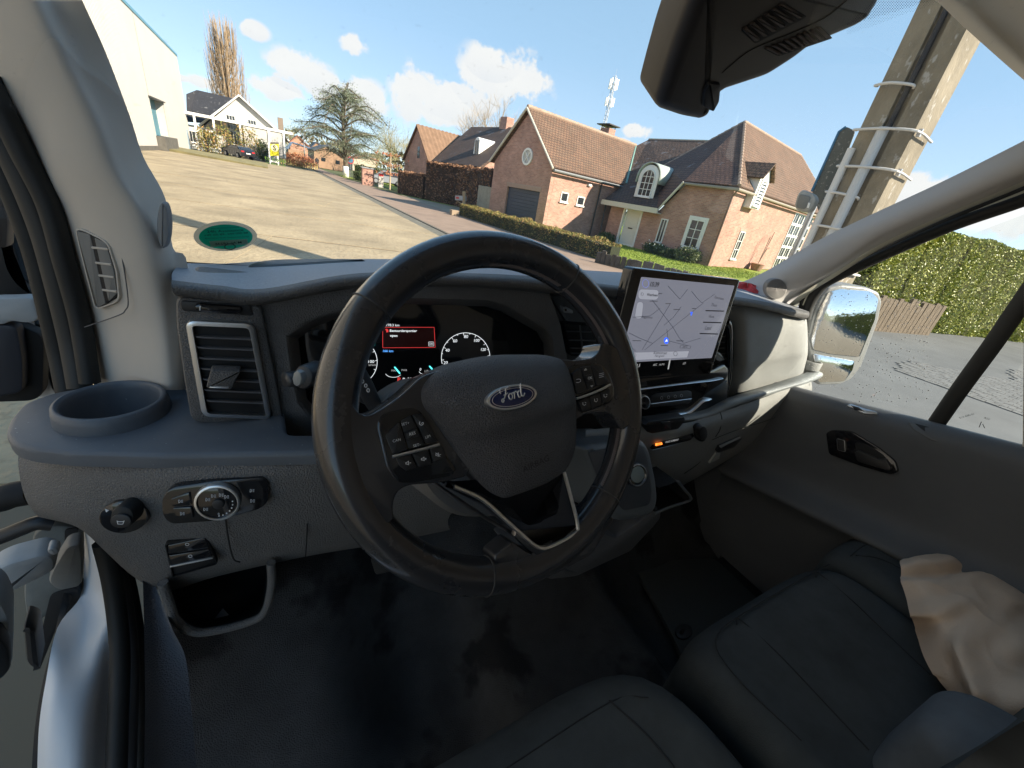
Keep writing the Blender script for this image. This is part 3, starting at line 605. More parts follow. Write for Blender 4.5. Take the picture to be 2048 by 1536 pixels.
q = MB(); c = W3(28.2, 10.1, 0); q.tube([c, c+Z3*.35, c+Z3*.4], [.28, .38, .4], 14); q.build('tub', mat('terracotta', (.3, .16, .1), .8), pt)
q = MB(); [q.tube(spline([c+Z3*.4, c+Ux*(dx*.5)+Z3*1.2, c+Ux*dx+Z3*z], 4), [.02]*9, 5) for dx, z in ((.5, 2.3), (.15, 2.0), (.7, 1.4))]; q.build('branches', bark, pt)
# ================= CONCRETE POLE =================
po = thing('utility_pole', 'tall lichen-stained concrete pole with white straps outside the windscreen', 'pole', (6.1, 2.6, 0))
def pbox(z0, z1, x0, x1, y0, y1, mb): return mb.box((x0, y0, z0), (x1, y1, z1))
PX0 = 5.9; m_ = MB()
for (y0, y1, xf) in ((2.33, 2.52, 0), (2.66, 2.88, 0), (2.50, 2.68, .05)):
    V = []
    for z, k in ((-.1, 1.0), (11, .8)):
        yc = 2.605
        for x, y in ((PX0+xf, y0), (PX0+.42, y0), (PX0+.42, y1), (PX0+xf, y1)): V.append((x, yc+(y-yc)*k, z))
    m_.add(V, [(0, 1, 5, 4), (1, 2, 6, 5), (2, 3, 7, 6), (3, 0, 4, 7), (4, 5, 6, 7), (3, 2, 1, 0)])
m_.build('shaft', polec, po)
m_ = MB(); m_.tube([(PX0+.02, 2.6, 3.2), (PX0+.02, 2.595, 10.5)], .028, 8); m_.build('cable', mat('black_cable', (.02, .02, .022), .6), po)
m_ = MB(); m_.tube([(PX0-.03, 2.62, 0), (PX0-.03, 2.62, 3.22)], .055, 12); m_.build('conduit', mat('grey_pvc', (.50, .52, .53), .5), po)
m_ = MB(); m_.tube([(PX0-.03, 2.84, 0), (PX0-.03, 2.84, 3.02)], .04, 12); m_.build('conduit', mat('white_pvc', (.62, .62, .60), .5), po)
strap = mat('strap', (.62, .61, .58), .5)
for (z, s) in ((1.75, 1), (2.18, 1), (2.55, .6), (2.83, 1), (3.2, 1), (3.62, .55), (4.98, .55), (5.4, .6), (1.2, 1)):
    y1 = 2.9; y0 = 2.315 if s == 1 else 2.56
    b = MB(); P = spline([(PX0+.05, y1+.01, z+.02), (PX0-.02, y1+.0, z+.01), (PX0-.085, (y0+y1)/2, z), (PX0-.02, y0-.0, z-.02), (PX0+(.4 if s == 1 else .02), y0-.012, z-.04)], 5); b.tube(P, .014, 6, flat=((0, 0, 1), 1)); b.build('strap', strap, po)
    if s == 1: MB().box((PX0+.02, y0-.025, z-.06), (PX0+.05, y0+.01, z+.01)).build('buckle', steel, po)
# street sign seen from behind and a luminaire hung on the pole
sg = thing('road_sign', 'dark sign plate with blue edge fixed behind the concrete pole', 'sign', (6.4, 3.4, 0))
sp = Plane((6.35, 3.3, 3), (-.95, -.3, 0)); P = [v4(1515, 622), v4(1700, 215), v4(1752, 181), v4(1812, 212), v4(1740, 400), v4(1560, 760)]
prism('plate', sp, P, mat('sign_back', (.10, .115, .11), .7, bump=(30, .3, 'n'), spot=(28, .6, (.4, .4, .38), .6)), sg, -.03, 0, .03, .004)
P2 = [v4(1505, 622), v4(1692, 212), v4(1742, 176), v4(1752, 184), v4(1704, 218), v4(1520, 625)]; prism('blue_edge', sp, P2, mat('sign_blue', (.02, .16, .33), .5), sg, -.04, .012, 0, .004)
MB().cyl((6.45, 3.25, 0), (6.45, 3.25, 3.2), .035).build('sign_post', steel, sg)
lb = thing('junction_box', 'rounded grey metal lamp box hanging at the pole side', 'lamp', atX(v4(1460, 700), 5.7))
bp_ = Plane((5.75, 3.2, 2.3), (-1, -.2, 0)); prism('housing', bp_, [v4(1392, 720), v4(1415, 640), v4(1450, 608), v4(1530, 640), v4(1545, 680), v4(1500, 768), v4(1410, 752)], mat('housing_grey', (.36, .36, .33), .5, var=(5, .3)), lb, -.14, 0, .06, .03)
prism('lens', bp_, [v4(1405, 720), v4(1430, 640), v4(1500, 655), v4(1505, 672), v4(1470, 745), v4(1412, 738)], mat('lens_grey', (.14, .15, .145), .3), lb, 0, .012, .03, .006)
prism('label_plate', bp_, [v4(1478, 735), v4(1490, 700), v4(1503, 703), v4(1492, 738)], white, lb, .012, .02, 0, .002)
# ================= TREES =================
def branch(mb, p, d, L, r, depth, rngl, spread, up, tips, nseg=3, nch=3):
    pts = [p]; rs = [r]; q = np.array(p); dd = np.array(d)
    for i in range(nseg):
        dd = dd+rngl.normal(0, .12, 3)+Z3*up*.1; dd /= np.linalg.norm(dd); q = q+dd*L/nseg; pts.append(q); rs.append(r*(1-.5*(i+1)/nseg))
    mb.tube(pts, rs, 5 if depth > 1 else 4 if depth > 0 else 3, caps=False)
    if depth <= 0: tips.append((pts[-1], dd)); return
    for k in range(nch):
        t = rngl.uniform(.35, 1); i = min(int(t*nseg), nseg-1); b = pts[i]+(pts[i+1]-pts[i])*(t*nseg-i)
        v = dd+rngl.normal(0, spread, 3); v /= np.linalg.norm(v); branch(mb, b, v, L*rngl.uniform(.55, .8), r*.5, depth-1, rngl, spread, up, tips, nseg, nch)
def bare_tree(name, label, c, h, spread, depth=4, seed=1, r=.3, m=twig, up=1., nch=4, trunk=.25):
    R = np.random.default_rng(seed); t = thing(name, label, 'tree', (c[0], c[1], 0)); c = np.array([c[0], c[1], 0.])
    k = MB(); k.tube([c, c+Z3*h*trunk], [r, r*.8], 8); k.build('trunk', bark, t, True); mb = MB(); tips = []
    for i in range(nch+1):
        v = np.array([R.normal(0, spread), R.normal(0, spread), 1.]); v /= np.linalg.norm(v); branch(mb, c+Z3*h*trunk*R.uniform(.8, 1), v, h*.42, r*.6, depth, R, spread, up, tips, 3, nch)
    mb.build('crown', m, t, True); return t
def inst_at(px, Y): p = atY(px, Y); return (p[0], p[1])
bare_tree('bare_tree', 'leafless spreading tree behind the neighbour roof', inst_at((980, 330), 75), 15.5, .55, 4, 3, .35, mat('pale_twig', (.42, .34, .25), .9), .9, 4, .2)
bare_tree('bare_tree', 'small leafless tree between the cedar and the barn gable', inst_at((795, 340), 85), 9.5, .5, 4, 8, .2, mat('olive_twig', (.34, .30, .15), .9), .7, 4, .2)
# Lombardy poplar: upright sheaf of branches
R = np.random.default_rng(5); pc_ = atY(v1(1258, 540), 120); t = thing('poplar_tree', 'tall slim bare poplar rising behind the white house', 'tree', (pc_[0], pc_[1], 0))
ptop = atY(v1(1225, 140), 120)[2]; mb = MB(); base = np.array([pc_[0], pc_[1], 0]); mb.tube([base, base+Z3*ptop*.9], [.5, .06], 8); mb.build('trunk', bark, t); mb = MB()
for i in range(420):
    z = R.uniform(.2, .93)*ptop; a = R.uniform(0, 2*pi); k = (1-z/ptop)**.45*(1.0 if z > .3*ptop else z/(.3*ptop)); rad = 5.6*k*R.uniform(.4, 1)
    d = np.array([cos(a), sin(a), 0]); L = R.uniform(3, 6.5)
    P = spline([base+Z3*(z-2)+d*rad*.2, base+Z3*z+d*rad*.75, base+Z3*min(z+L, ptop*1.0)+d*rad*.9], 3); mb.tube(P, np.linspace(.07, .02, len(P)), 3, caps=False)
    for j in range(3):
        b = P[R.integers(2, len(P))]; mb.tube([b, b+d*R.uniform(-.2, .5)+Z3*R.uniform(.8, 2.2)], [.03, .01], 3, caps=False)
mb.build('crown', mat('poplar_twig', (.30, .215, .13), .9), t)
# cedar
R = np.random.default_rng(11); cz = atZ(v2(655, 765), 0); t = thing('cedar_tree', 'layered green cedar with a white painted trunk foot by the lane', 'tree', (cz[0], cz[1], 0)); base = np.array([cz[0], cz[1], 0])
H = atY(v2(610, 175), cz[1])[2]; top = atY(v2(625, 175), cz[1]); mb = MB(); tr = spline([base, base+Z3*H*.3, base+Z3*H*.55+[-.2, 0, 0], base+Z3*H*.8+[-.1, 0, 0], [top[0]*.5+base[0]*.5, base[1], H]], 5); mb.tube(tr, np.linspace(.36, .06, len(tr)), 9); mb.build('trunk', bark, t, True)
MB().cyl(base, base+Z3*1.3, .42, 12, .37).build('painted_foot', white, t, True)
mb = MB(); LP = []
for i in range(54):
    f_ = .2+.8*(i/53)**.9; z = 1.0*H*f_*.97; a = i*2.399+R.uniform(-.3, .3); reach = (6.6 if f_ < .55 else 6.6-(f_-.55)*8.6)*R.uniform(.45, 1.1)*(1 if f_ > .25 else .9)
    d = np.array([cos(a), sin(a), 0]); 
    if d[0] > 0: reach *= 1.12
    ti = min(int(f_*20), 19); b = np.array([tr[ti][0], tr[ti][1], z]); P = spline([b, b+d*reach*.45+Z3*(.6+R.uniform(-.2, 1.2))+R.normal(0, .3, 3)*[1, 1, 0], b+d*reach+Z3*R.uniform(-1.0, .8)+R.normal(0, .4, 3)*[1, 1, 0]], 6); mb.tube(P, np.linspace(.12, .025, len(P)), 4, caps=False)
    for k in range(int(44*reach/6)+6):
        s = R.uniform(.25, 1)**.8; idx = min(int(s*(len(P)-1)), len(P)-2); q = P[idx]+(P[idx+1]-P[idx])*(s*(len(P)-1)-idx); side = np.cross(d, Z3)*R.normal(0, .22*reach*s**.7)*.7; c = q+side+Z3*R.normal(0, .1)
        if R.uniform() < .5: mb.tube([q, c], [.025, .01], 3, caps=False)
        n = 16; LP.append(c+R.normal(0, 1, (n, 3))*[.45, .45, .16]-Z3*np.abs(R.normal(0, .12, (n, 1))))
LP.append(np.array([tr[-1]-Z3*abs(R.normal(0, .9))+R.normal(0, .45, 3)*[1, 1, .3] for _ in range(420)])); mb.build('branches', bark, t); leaves('needles', np.vstack(LP), .10, needles, t, 'stuff', nrm=np.array([0, 0, 1.6]), aspect=.3)
# pollards on stakes by the silver car
for i, (x, zt_, lab) in enumerate(((955, 615, 'young pleached tree with rusty leaf tufts left of its twin'), (1010, 600, 'young pleached tree with rusty leaf tufts beside the beech hedge end'))):
    b = atZ(v2(x, 850), 0); tp = atY(v2(x+5, zt_), b[1]); t = thing('young_tree', lab, 'tree', (b[0], b[1], 0), 'staked young trees'); MB().tube([b, [b[0], b[1], tp[2]]], [.09, .06], 7).build('trunk', mat('pale_bark', (.45, .36, .24), .9), t)
    P = np.vstack([np.array([b[0], b[1], z])+np.random.default_rng(i).normal(0, 1, (90, 3))*[.6, .3, .10] for z in (tp[2], tp[2]-.9, tp[2]-1.7)]); leaves('foliage', P, .1, rust if i == 0 else lowleaf, t, 'stuff')
    MB().box((b[0]-.9, b[1]-.03, tp[2]-.95), (b[0]+.9, b[1]+.03, tp[2]-.88)).build('support_batten', woodl, t)
# ================= WAREHOUSE =================
WX = -8.9; wh = thing('warehouse', 'white ribbed metal warehouse with teal roof edge and loading door', 'warehouse', (WX-8, 50, 0))
yR = atX(v1(1015, 600), WX)[1]; ztop = atX(v1(1000, 342), WX)[2]; z2 = atX(v1(500, 0), WX)
wm_ = mat('ribbed_metal', (.43, .41, .375), .5, var=(.3, .08)); b = MB(); V = []; F = []; pitch = .34
ys = np.arange(-6, yR, pitch); prof = [(0, 0), (.10, 0), (.13, .07), (.27, .07)]
pts = [(WX+dx, y+dy) for y in ys for dy, dx in prof]
dA = atX(v1(812, 530), WX); dB = atX(v1(925, 752), WX); doorY0, doorY1, doorZ0, doorZ1 = dA[1], dB[1], 1.15, dA[2]
def strip(y0, y1, z0, z1):
    P = [p for p in pts if y0 <= p[1] <= y1]; n = len(P); b.add([(x, y, z0) for x, y in P]+[(x, y, z1) for x, y in P], [(i, i+1, n+i+1, n+i) for i in range(n-1)])
strip(-6, doorY0, 0, ztop); strip(doorY1, 999, 0, ztop); strip(doorY0-.1, doorY1+.1, doorZ1, ztop); strip(doorY0-.1, doorY1+.1, 0, doorZ0)
b.build('ribbed_wall', wm_, wh)
MB().box((WX-20, yR-.25, 0), (WX, yR, ztop)).build('end_wall', wm_, wh)
MB().box((WX-20, -6, ztop-.3), (WX-.1, yR-.3, ztop-.1)).build('flat_roof', steel, wh)
MB().box((WX-.1, -6, ztop), (WX+.12, yR+.1, ztop+.25)).build('roof_edge', mat('teal_edge', (.10, .26, .34), .5), wh)
MB().box((WX-.72, doorY0, doorZ0), (WX-.62, doorY1, doorZ1)).build('loading_door', mat('teal_door', (.10, .27, .34), .6, var=(.4, .4)), wh)
for yy in (doorY0, doorY1): MB().box((WX-.62, yy-.06, doorZ0), (WX+.03, yy+.06, doorZ1)).build('door_jamb', wallw, wh)
MB().box((WX-.6, doorY0-.3, doorZ1), (WX+.25, doorY1+.1, doorZ1+.1)).build('door_canopy', pipe, wh)
MB().box((WX-.3, doorY0-.2, .02), (WX+.7, doorY1+.2, doorZ0)).build('loading_dock', mat('dark_concrete', (.14, .13, .11), .9, var=(2, .4)), wh)
MB().box((WX+.03, -6, 0), (WX+.1, doorY0-.25, .35)).build('plinth', MATS['dark_concrete'], wh)
MB().box((WX+.05, yR-2.6, 0), (WX+.09, yR-1.6, 2.2)).build('side_door', mat('blue_door', (.30, .42, .50), .5), wh)
rd = MB(); rd.add([atZ(v1(830, 812), 0)+Z3*z for z in (-.02, .22)]+[atZ(v1(1470, 925), 0)+Z3*z for z in (-.02, .12)]+[atZ(v1(1470, 905), 0)+[0, 3, 0]+Z3*z for z in (-.02, .12)]+[np.array([-9.3, 66, z]) for z in (-.02, .22)], [(0, 2, 3, 1), (2, 4, 5, 3), (4, 6, 7, 5), (6, 0, 1, 7), (1, 3, 5, 7)])
rd.build('raised_pavement', mat('mossy_concrete', (.30, .26, .12), .95, var=(1, .5)), None, kind='structure')
# ================= WHITE HOUSE =================
PY = 78.; wp = Plane((0, PY, 0), (0, -1, 0)); wt = thing('white_house', 'white rendered house with dark roof, solar panels and glazed lean-to', 'house', (-1, PY, 0))
q = lambda x, y, Y=PY: atY(v1(x, y), Y)
pk = q(1310, 525); eR = q(1585, 775); eL = q(1110, 680); bl = q(1130, 860); zb = 0
prism('gable_wall', wp, [wp.px(v1(1120, 690)), wp.px(v1(1310, 532)), wp.px(v1(1560, 760)), (wp.px(v1(1560, 760))[0], 0), (wp.px(v1(1120, 690))[0], 0)], wallw, wt, -9, 0, 0, .01, isloc=True, smooth=False)
B_ = 11.
def pline(a, b, off=0.): return a+np.array([0, off, 0])
dk = mat('slate_dark', (.035, .035, .04), .7, var=(.5, .3), spot=(2.5, .63, (.3, .3, .3), .5))
rL = q(1095, 690)
poly('roof', [pk+[0, -.5, 0], pk+[0, B_, 0], rL+[0, B_, 0], rL+[0, -.5, 0]], dk, wt, .2)
poly('roof', [pk+[0, -.5, 0], pk+[0, B_, 0], eR+[0, B_, 0], eR+[0, -.5, 0]], dk, wt, .2)
poly('roof', [q(1022, 520, PY+3), q(1080, 497, PY+6), q(1290, 545, PY+6), q(1120, 672, PY-.2), q(1026, 665, PY-.2)], dk, wt, .2)
a0 = pk+(eR-pk)*.06+[0, -.3, .12]; a1 = pk+(eR-pk)*.62+[0, -.3, .12]; poly('solar_panel', [a0, a0+[0, 8, 0], a1+[0, 8, 0], a1], mat('solar', (.08, .10, .14), .15, spec=.8), wt, .06)
vb = MB(); vb.tube([rL+[0, -.55, 0], pk+[0, -.55, 0], eR+[0, -.55, 0]], .13, 4); vb.build('verge_board', white, wt)
for (x0, x1, y0, y1) in ((1247, 1290, 636, 706), (1365, 1406, 662, 732)):
    a = wp.px(v1(x0, y1)); c = wp.px(v1(x1, y0)); window(wp, a[0], c[0], a[1], c[1], 3, 3, wt, fr=.08)
lt = MB(); s0 = q(1028, 668, PY-1); s1 = q(1590, 752, PY-1)
lt.box((s0[0], PY-2.5, s1[2]+.3), (s1[0]+.4, PY, s1[2]+.62)); lt.build('lean_to_roof', white, wt)
for x in (1090, 1190, 1330, 1480, 1560):
    c = q(x, 800, PY-2.4); MB().box((c[0]-.12, PY-2.5, 0), (c[0]+.12, PY-2.3, s1[2]+.3)).build('post', white, wt)
c0_ = q(1035, 800); c1_ = q(1190, 800); c2_ = q(1560, 800)
MB().box((c0_[0], PY-.6, 0), (c1_[0], PY-.3, 2.9)).build('garden_wall', mat('pale_render', (.60, .59, .55), .8), wt)  # garden wall render, a little paler than the house walls
MB().box((c1_[0]+3.5, PY-2.35, 0), (c2_[0], PY-2.0, s1[2]+.3)).build('front_wall', wallw, wt)
for x0, x1 in ((1045, 1095), (1120, 1175), (1270, 1315)):
    a = wp.px(v1(x0, 790)); c = wp.px(v1(x1, 725)); window(Plane((0, PY-.65, 0), (0, -1, 0)), a[0], c[0], max(a[1], .8), c[1], 3, 1, wt, fr=.08, fm=white)
cm = q(1535, 645, PY+1); MB().box((cm[0]-.3, PY+1, 3), (cm[0]+.4, PY+2, cm[2])).build('chimney', mat('grey_brick', (.22, .17, .13), .9), wt)
for i, (x, y, r, h, lab) in enumerate(((1140, 800, 1.3, 2.9, 'yellow-green shrub in front of the glazed lean-to'), (1225, 810, 1.5, 3.6, 'shrub left of the parked black car'), (1365, 815, 1.5, 4.0, 'tall shrub right of the parked black car'), (1440, 845, .9, 2.6, 'dark climber by the yellow sign'))):
    c = q(x, 830, PY-4.2); shrub('garden_shrub', lab, c, r, h, 900, .12, bushg if i == 3 else lowleaf)
# yellow board
sb = thing('yellow_sign', 'yellow estate board with black emblem on white posts', 'sign', atZ(v1(1505, 905), 0)); ys_ = atZ(v1(1505, 905), 0)[1]; pp = Plane((0, ys_, 0), (0, -1, 0))
prism('board', pp, [v1(1482, 790), v1(1530, 790), v1(1530, 855), v1(1482, 855)], mat('sign_yellow', (.62, .55, .01), .5), sb, -.05, 0, 0, .005, smooth=False)
prism('header_board', pp, [v1(1482, 780), v1(1530, 782), v1(1530, 789), v1(1482, 789)], pipe, sb, -.05, 0, 0, .005, smooth=False)
cc = pp.px(v1(1506, 813)); prism('emblem_disc', pp, [(cc[0]+.42*cos(t), cc[1]+.42*sin(t)) for t in np.linspace(0, 2*pi, 16, endpoint=False)], mat('sign_cream', (.8, .78, .4), .5), sb, 0, .02, 0, .003, isloc=True)
text('emblem', 'S', pp, cc, .8, pipe, sb, h=.03, bold=.03); text('lettering', 'te koop', pp, (cc[0], cc[1]-1.25), .75, mat('sign_green', (.1, .2, .02), .5), sb, h=.02); text('lettering', '03 000 00 00', pp, (cc[0], cc[1]-1.85), .42, MATS['sign_green'], sb, h=.02)
for x in (1484, 1528): c = pp.px(v1(x, 905)); prism('sign_post', pp, [(c[0]-.08, 0), (c[0]+.08, 0), (c[0]+.08, pp.px(v1(x, 785))[1]), (c[0]-.08, pp.px(v1(x, 785))[1])], white, sb, -.2, -.06, 0, .005, isloc=True, smooth=False)
MB().box((pp.px(v1(1484, 900))[0], ys_+.1, .3), (-1*0+pp.px(v1(1528, 900))[0], ys_+.16, .5)).build('lower_rail', white, sb)
# ================= FAR STREET =================
def far_house(label, Y, wallpts, roofpts, wm2, rm, depth=9, extra=None):
    t = thing('far_house', label, 'house', (atY(wallpts[0], Y)[0], Y, 0)); pl = Plane((0, Y, 0), (0, -1, 0)); Q = [pl.px(p) for p in wallpts]
    x0 = min(q[0] for q in Q); x1 = max(q[0] for q in Q); prism('wall', pl, [(x0, 0)]+[tuple(q) for q in Q]+[(x1, 0)], wm2, t, -depth, 0, 0, .01, isloc=True, smooth=False)
    for r_ in roofpts:
        P = [atY(p, Y-.3) for p in r_]; poly('roof', [P[0], P[1], P[1]+[0, depth+.6, 0], P[0]+[0, depth+.6, 0]], rm, t, .25)
    return t, pl
tbrick = mat('tan_brick', (.38, .24, .15), .9, var=(.8, .25)); rt1 = mat('orange_roof', (.30, .13, .08), .8, var=(.5, .3)); rt2 = mat('slate_blue', (.07, .08, .10), .6, var=(.5, .3))
t, pl = far_house('long tan brick shed at the bend of the lane', 92, [v2(437, 650), v2(437, 580), v2(525, 553), v2(650, 640)], [(v2(432, 580), v2(528, 549)), (v2(528, 549), v2(658, 640))], tbrick, rt2, 14)
for x in (487, 585): prism('window', pl, [v2(x, 655+(x-487)*.2), v2(x+28, 660+(x-487)*.2), v2(x+28, 635+(x-487)*.2), v2(x, 630+(x-487)*.2)], pane, t, -.1, .05, 0, .01, smooth=False)
far_house('orange gabled house in the distance behind the street lamp', 140, [v2(275, 560), v2(275, 520), v2(325, 485), v2(405, 560)], [(v2(268, 528), v2(325, 482)), (v2(325, 482), v2(412, 565))], mat('orange_brick', (.45, .25, .17), .9), rt1)
far_house('house with blue-grey solar roof left of the shed', 120, [v2(262, 600), v2(262, 575), v2(375, 590)], [(v2(255, 572), v2(290, 528)), (v2(290, 528), v2(425, 572))], tbrick, mat('solar_roof', (.12, .17, .26), .3))
far_house('pair of grey roofed houses behind the tan shed', 150, [v2(420, 560), v2(455, 530), v2(490, 560)], [(v2(415, 565), v2(455, 526)), (v2(455, 526), v2(498, 560))], tbrick, rt2)
far_house('distant brick house behind the cedar', 150, [v2(520, 560), v2(560, 560), v2(600, 600)], [(v2(505, 550), v2(545, 545)), (v2(545, 545), v2(630, 605))], tbrick, rt2)
far_house('pale bungalow glimpsed under the cedar branches', 125, [v2(700, 690), v2(700, 640), v2(860, 640)], [(v2(690, 640), v2(780, 618)), (v2(780, 618), v2(880, 655))], mat('cream_wall', (.5, .42, .32), .9), rt1)
for i, (x, y, Y, h) in enumerate(((260, 500, 160, 9), (860, 600, 130, 7), (1060, 560, 110, 10), (600, 590, 170, 7))):
    bare_tree('bare_tree', ('faint bare tree above the orange far house', 'bare tree behind the silver car', 'olive bare tree close to the barn gable', 'low bare tree behind the cedar trunk')[i], inst_at(v2(x, y), Y), h, .5, 3, 20+i, .2, MATS['olive_twig'], .8, 4, .25)
wl = MB(); P = np.array([(x, 190+25*sin(x*.02)+rng.uniform(-12, 12), rng.uniform(0, 1)**.7*(6+2.5*sin(x*.05)+2*sin(x*.13))) for x in np.linspace(-120, 330, 9000)]); o = leaves('treeline', P, .9, mat('far_foliage', (.12, .11, .06), .9, leaf=[(.06, .065, .035), (.12, .115, .06), (.18, .14, .08)]), None, 'stuff'); tag(o, 'far low wood along the horizon behind the village', 'trees', kind='stuff')
# street lamp
lp = thing('street_lamp', 'thin grey street lamp beside the far houses', 'lamp', atY(v2(375, 640), 100)); a = atY(v2(375, 640), 100); b = atY(v2(373, 458), 100)
MB().tube([(a[0], 100, 0), (a[0], 100, b[2]), (a[0]+.2, 100, b[2]+.1), (a[0]+1.0, 100, b[2]+.15)], .09, 8).build('post', steel, lp); MB().box((a[0]+.6, 99.85, b[2]+.1), (a[0]+1.5, 100.15, b[2]+.25)).build('lamp_head', steel, lp)
# rusty bush behind a picket fence
pb = atZ(v1(1640, 915), 0); shrub('rusty_bush', 'low rust-red bush behind the yellow picket fence', (pb[0], pb[1]+1.2), 2.6, 1.7, 2200, .11, rust)
pf = thing('picket_fence', 'little yellowish picket fence in front of the rusty bush', 'fence', (pb[0]-2, pb[1], 0))
pm = mat('picket_yellow', (.55, .40, .16), .8); ck = None
for i in range(16):
    x = pb[0]-2.4+i*.32; o = MB().add([(x, pb[1], 0), (x+.18, pb[1], 0), (x+.18, pb[1], .75), (x+.09, pb[1], .9), (x, pb[1], .75)]+[(x, pb[1]+.04, 0), (x+.18, pb[1]+.04, 0), (x+.18, pb[1]+.04, .75), (x+.09, pb[1]+.04, .9), (x, pb[1]+.04, .75)], [(0, 1, 2, 3, 4), (9, 8, 7, 6, 5), (0, 5, 6, 1), (1, 6, 7, 2), (2, 7, 8, 3), (3, 8, 9, 4), (4, 9, 5, 0)]).build('picket', pm, pf)
for z in (.25, .6): MB().box((pb[0]-2.5, pb[1]+.05, z), (pb[0]+2.7, pb[1]+.09, z+.08)).build('rail', pm, pf)
# verge hedges and posts
hedge('privet_hedge', 'dark clipped hedge behind the silver car', [(10.6, 66), (16.5, 64)], 1.2, 1.7, 3500, .1, bushg, coregr)
hedge('privet_hedge', 'small low green hedge at the foot of the cedar', [(9.6, 60.5), (11.4, 59.8)], 1.2, .95, 1600, .08, bushg, coregr)
sheet('grass_verge', [(8.4, 60), (8.6, 68), (16, 68), (15, 60)], -.004, grassm)
sheet('grass_verge', [(10.4, 41.5), (13.7, 35.2), (14.0, 34.6), (13.2, 34.6), (10.2, 40.4)], .0, grassm)
bp2 = atZ(v2(808, 822), 0); gp2 = thing('brick_pillar', 'short orange brick gate pillar beside the silver car', 'pillar', bp2); MB().box((bp2[0]-.6, bp2[1], 0), (bp2[0]+.6, bp2[1]+.6, 1.6)).build('shaft', brickm, gp2); MB().box((bp2[0]-.68, bp2[1]-.08, 1.6), (bp2[0]+.68, bp2[1]+.68, 1.7)).build('cap', steel, gp2)
MB().box((bp2[0]+1.0, bp2[1]-.3, 0), (bp2[0]+1.5, bp2[1]+.1, 1.35)).build('post_box', mat('stone_post', (.45, .42, .38), .8), gp2); MB().box((bp2[0]+1.02, bp2[1]-.33, 1.1), (bp2[0]+1.48, bp2[1]-.3, 1.35)).build('red_plate', mat('red_plate', (.5, .03, .03), .5), gp2)
mp = atZ(v2(1440, 965), 0)*1; mp = W3(16.4, 26.5, 0); mbx = thing('mailbox', 'grey letterbox with red flag on a pale wooden post near the garage', 'mailbox', mp); pmm = Plane(mp, -Ux)
prism('post', pmm, [v2(1447, 960), v2(1463, 960), v2(1465, 862), v2(1449, 862)], woodl, mbx, -.1, 0, 0, .006, smooth=False)
prism('box', pmm, [v2(1398, 922), v2(1450, 926), v2(1450, 893), v2(1400, 890)], mat('letterbox_grey', (.35, .36, .38), .5), mbx, -.3, .03, .02, .01); prism('flag', pmm, [v2(1405, 912), v2(1425, 914), v2(1425, 900), v2(1405, 898)], MATS['red_plate'], mbx, .03, .04, 0, .003); prism('brace', pmm, [v2(1405, 926), v2(1412, 926), v2(1452, 950), v2(1448, 955)], woodl, mbx, -.08, -.02, 0, .004)
wg = thing('wooden_gate', 'grey vertical board gate between garage and beech hedge', 'gate', W3(17.8, 24.7, 0))
for i in range(10): prism('board', FU(17.8), [U_(24.72+i*.16, .05), U_(24.72+i*.16+.15, .05), U_(24.72+i*.16+.15, 1.95), U_(24.72+i*.16, 1.95)][::1], mat('gate_board', (.40, .36, .28), .9, var=(4, .3)), wg, -.03, 0, 0, .006, isloc=True, smooth=False)
ip = thing('stone_block', 'small stone block at the end of the low hedge', 'stone', atZ(v2(1395, 1025), 0)); a = atZ(v2(1395, 1025), 0); MB().box((a[0]-.25, a[1]-.2, 0), (a[0]+.25, a[1]+.2, .3)).build('stone', mat('stone_post2', (.33, .25, .17), .9), ip)
# road sign cluster and person
rs = thing('round_sign', 'small red and blue round sign by the cedar', 'sign', atY(v2(685, 700), 66)); a = atY(v2(685, 650), 66); MB().cyl((a[0], 66, 0), (a[0], 66, a[2]+.5), .04, 6).build('post', steel, rs); MB().cyl((a[0], 65.92, a[2]), (a[0], 65.96, a[2]), .45, 18).build('rim', MATS['red_plate'], rs); MB().cyl((a[0], 65.9, a[2]), (a[0], 65.93, a[2]), .33, 18).build('disc', MATS['sign_blue'], rs)
# ================= CELL TOWER =================
ct = thing('cell_tower', 'grey lattice mobile phone mast with white panel antennas behind the chimney', 'mast', atY((1200, 400), 115)); a = atY((1209, 265), 115); b = atY((1228, 150), 115); cx = (a[0]+b[0])/2; zt_ = b[2]; m_ = MB()
legs = [(cx+.55*cos(k*2*pi/3), 115+.55*sin(k*2*pi/3)) for k in range(3)]
for (x, y) in legs: m_.tube([(x, y, 0), (x, y, zt_)], .08, 6)
zz = np.arange(8, zt_-1, 1.0)
for i, z in enumerate(zz):
    for k in range(3): a_, b_ = legs[k], legs[(k+1) % 3]; m_.tube([(*a_, z), (*b_, z+1)] if i % 2 else [(*b_, z), (*a_, z+1)], .04, 4); m_.tube([(*a_, z), (*b_, z)], .035, 4)
m_.build('lattice', steel, ct)
for (z, h, kk) in ((zt_-3.4, 2.6, 3), (zt_-7.6, 2.2, 3), (zt_-14.5, 1.5, 2)):
    for k in range(kk*2):
        a_ = k*pi/kk+.3; x, y = cx+1.15*cos(a_), 115+1.15*sin(a_); MB().box((x-.18, y-.12, z), (x+.18, y+.12, z+h)).build('antenna', white, ct)
        MB().tube([(cx, 115, z+h/2), (x, y, z+h/2)], .04, 5).build('arm', steel, ct)
MB().tube([(cx, 115, zt_-.2), (cx, 115, zt_+1.6)], .04, 5).build('lightning_rod', steel, ct)
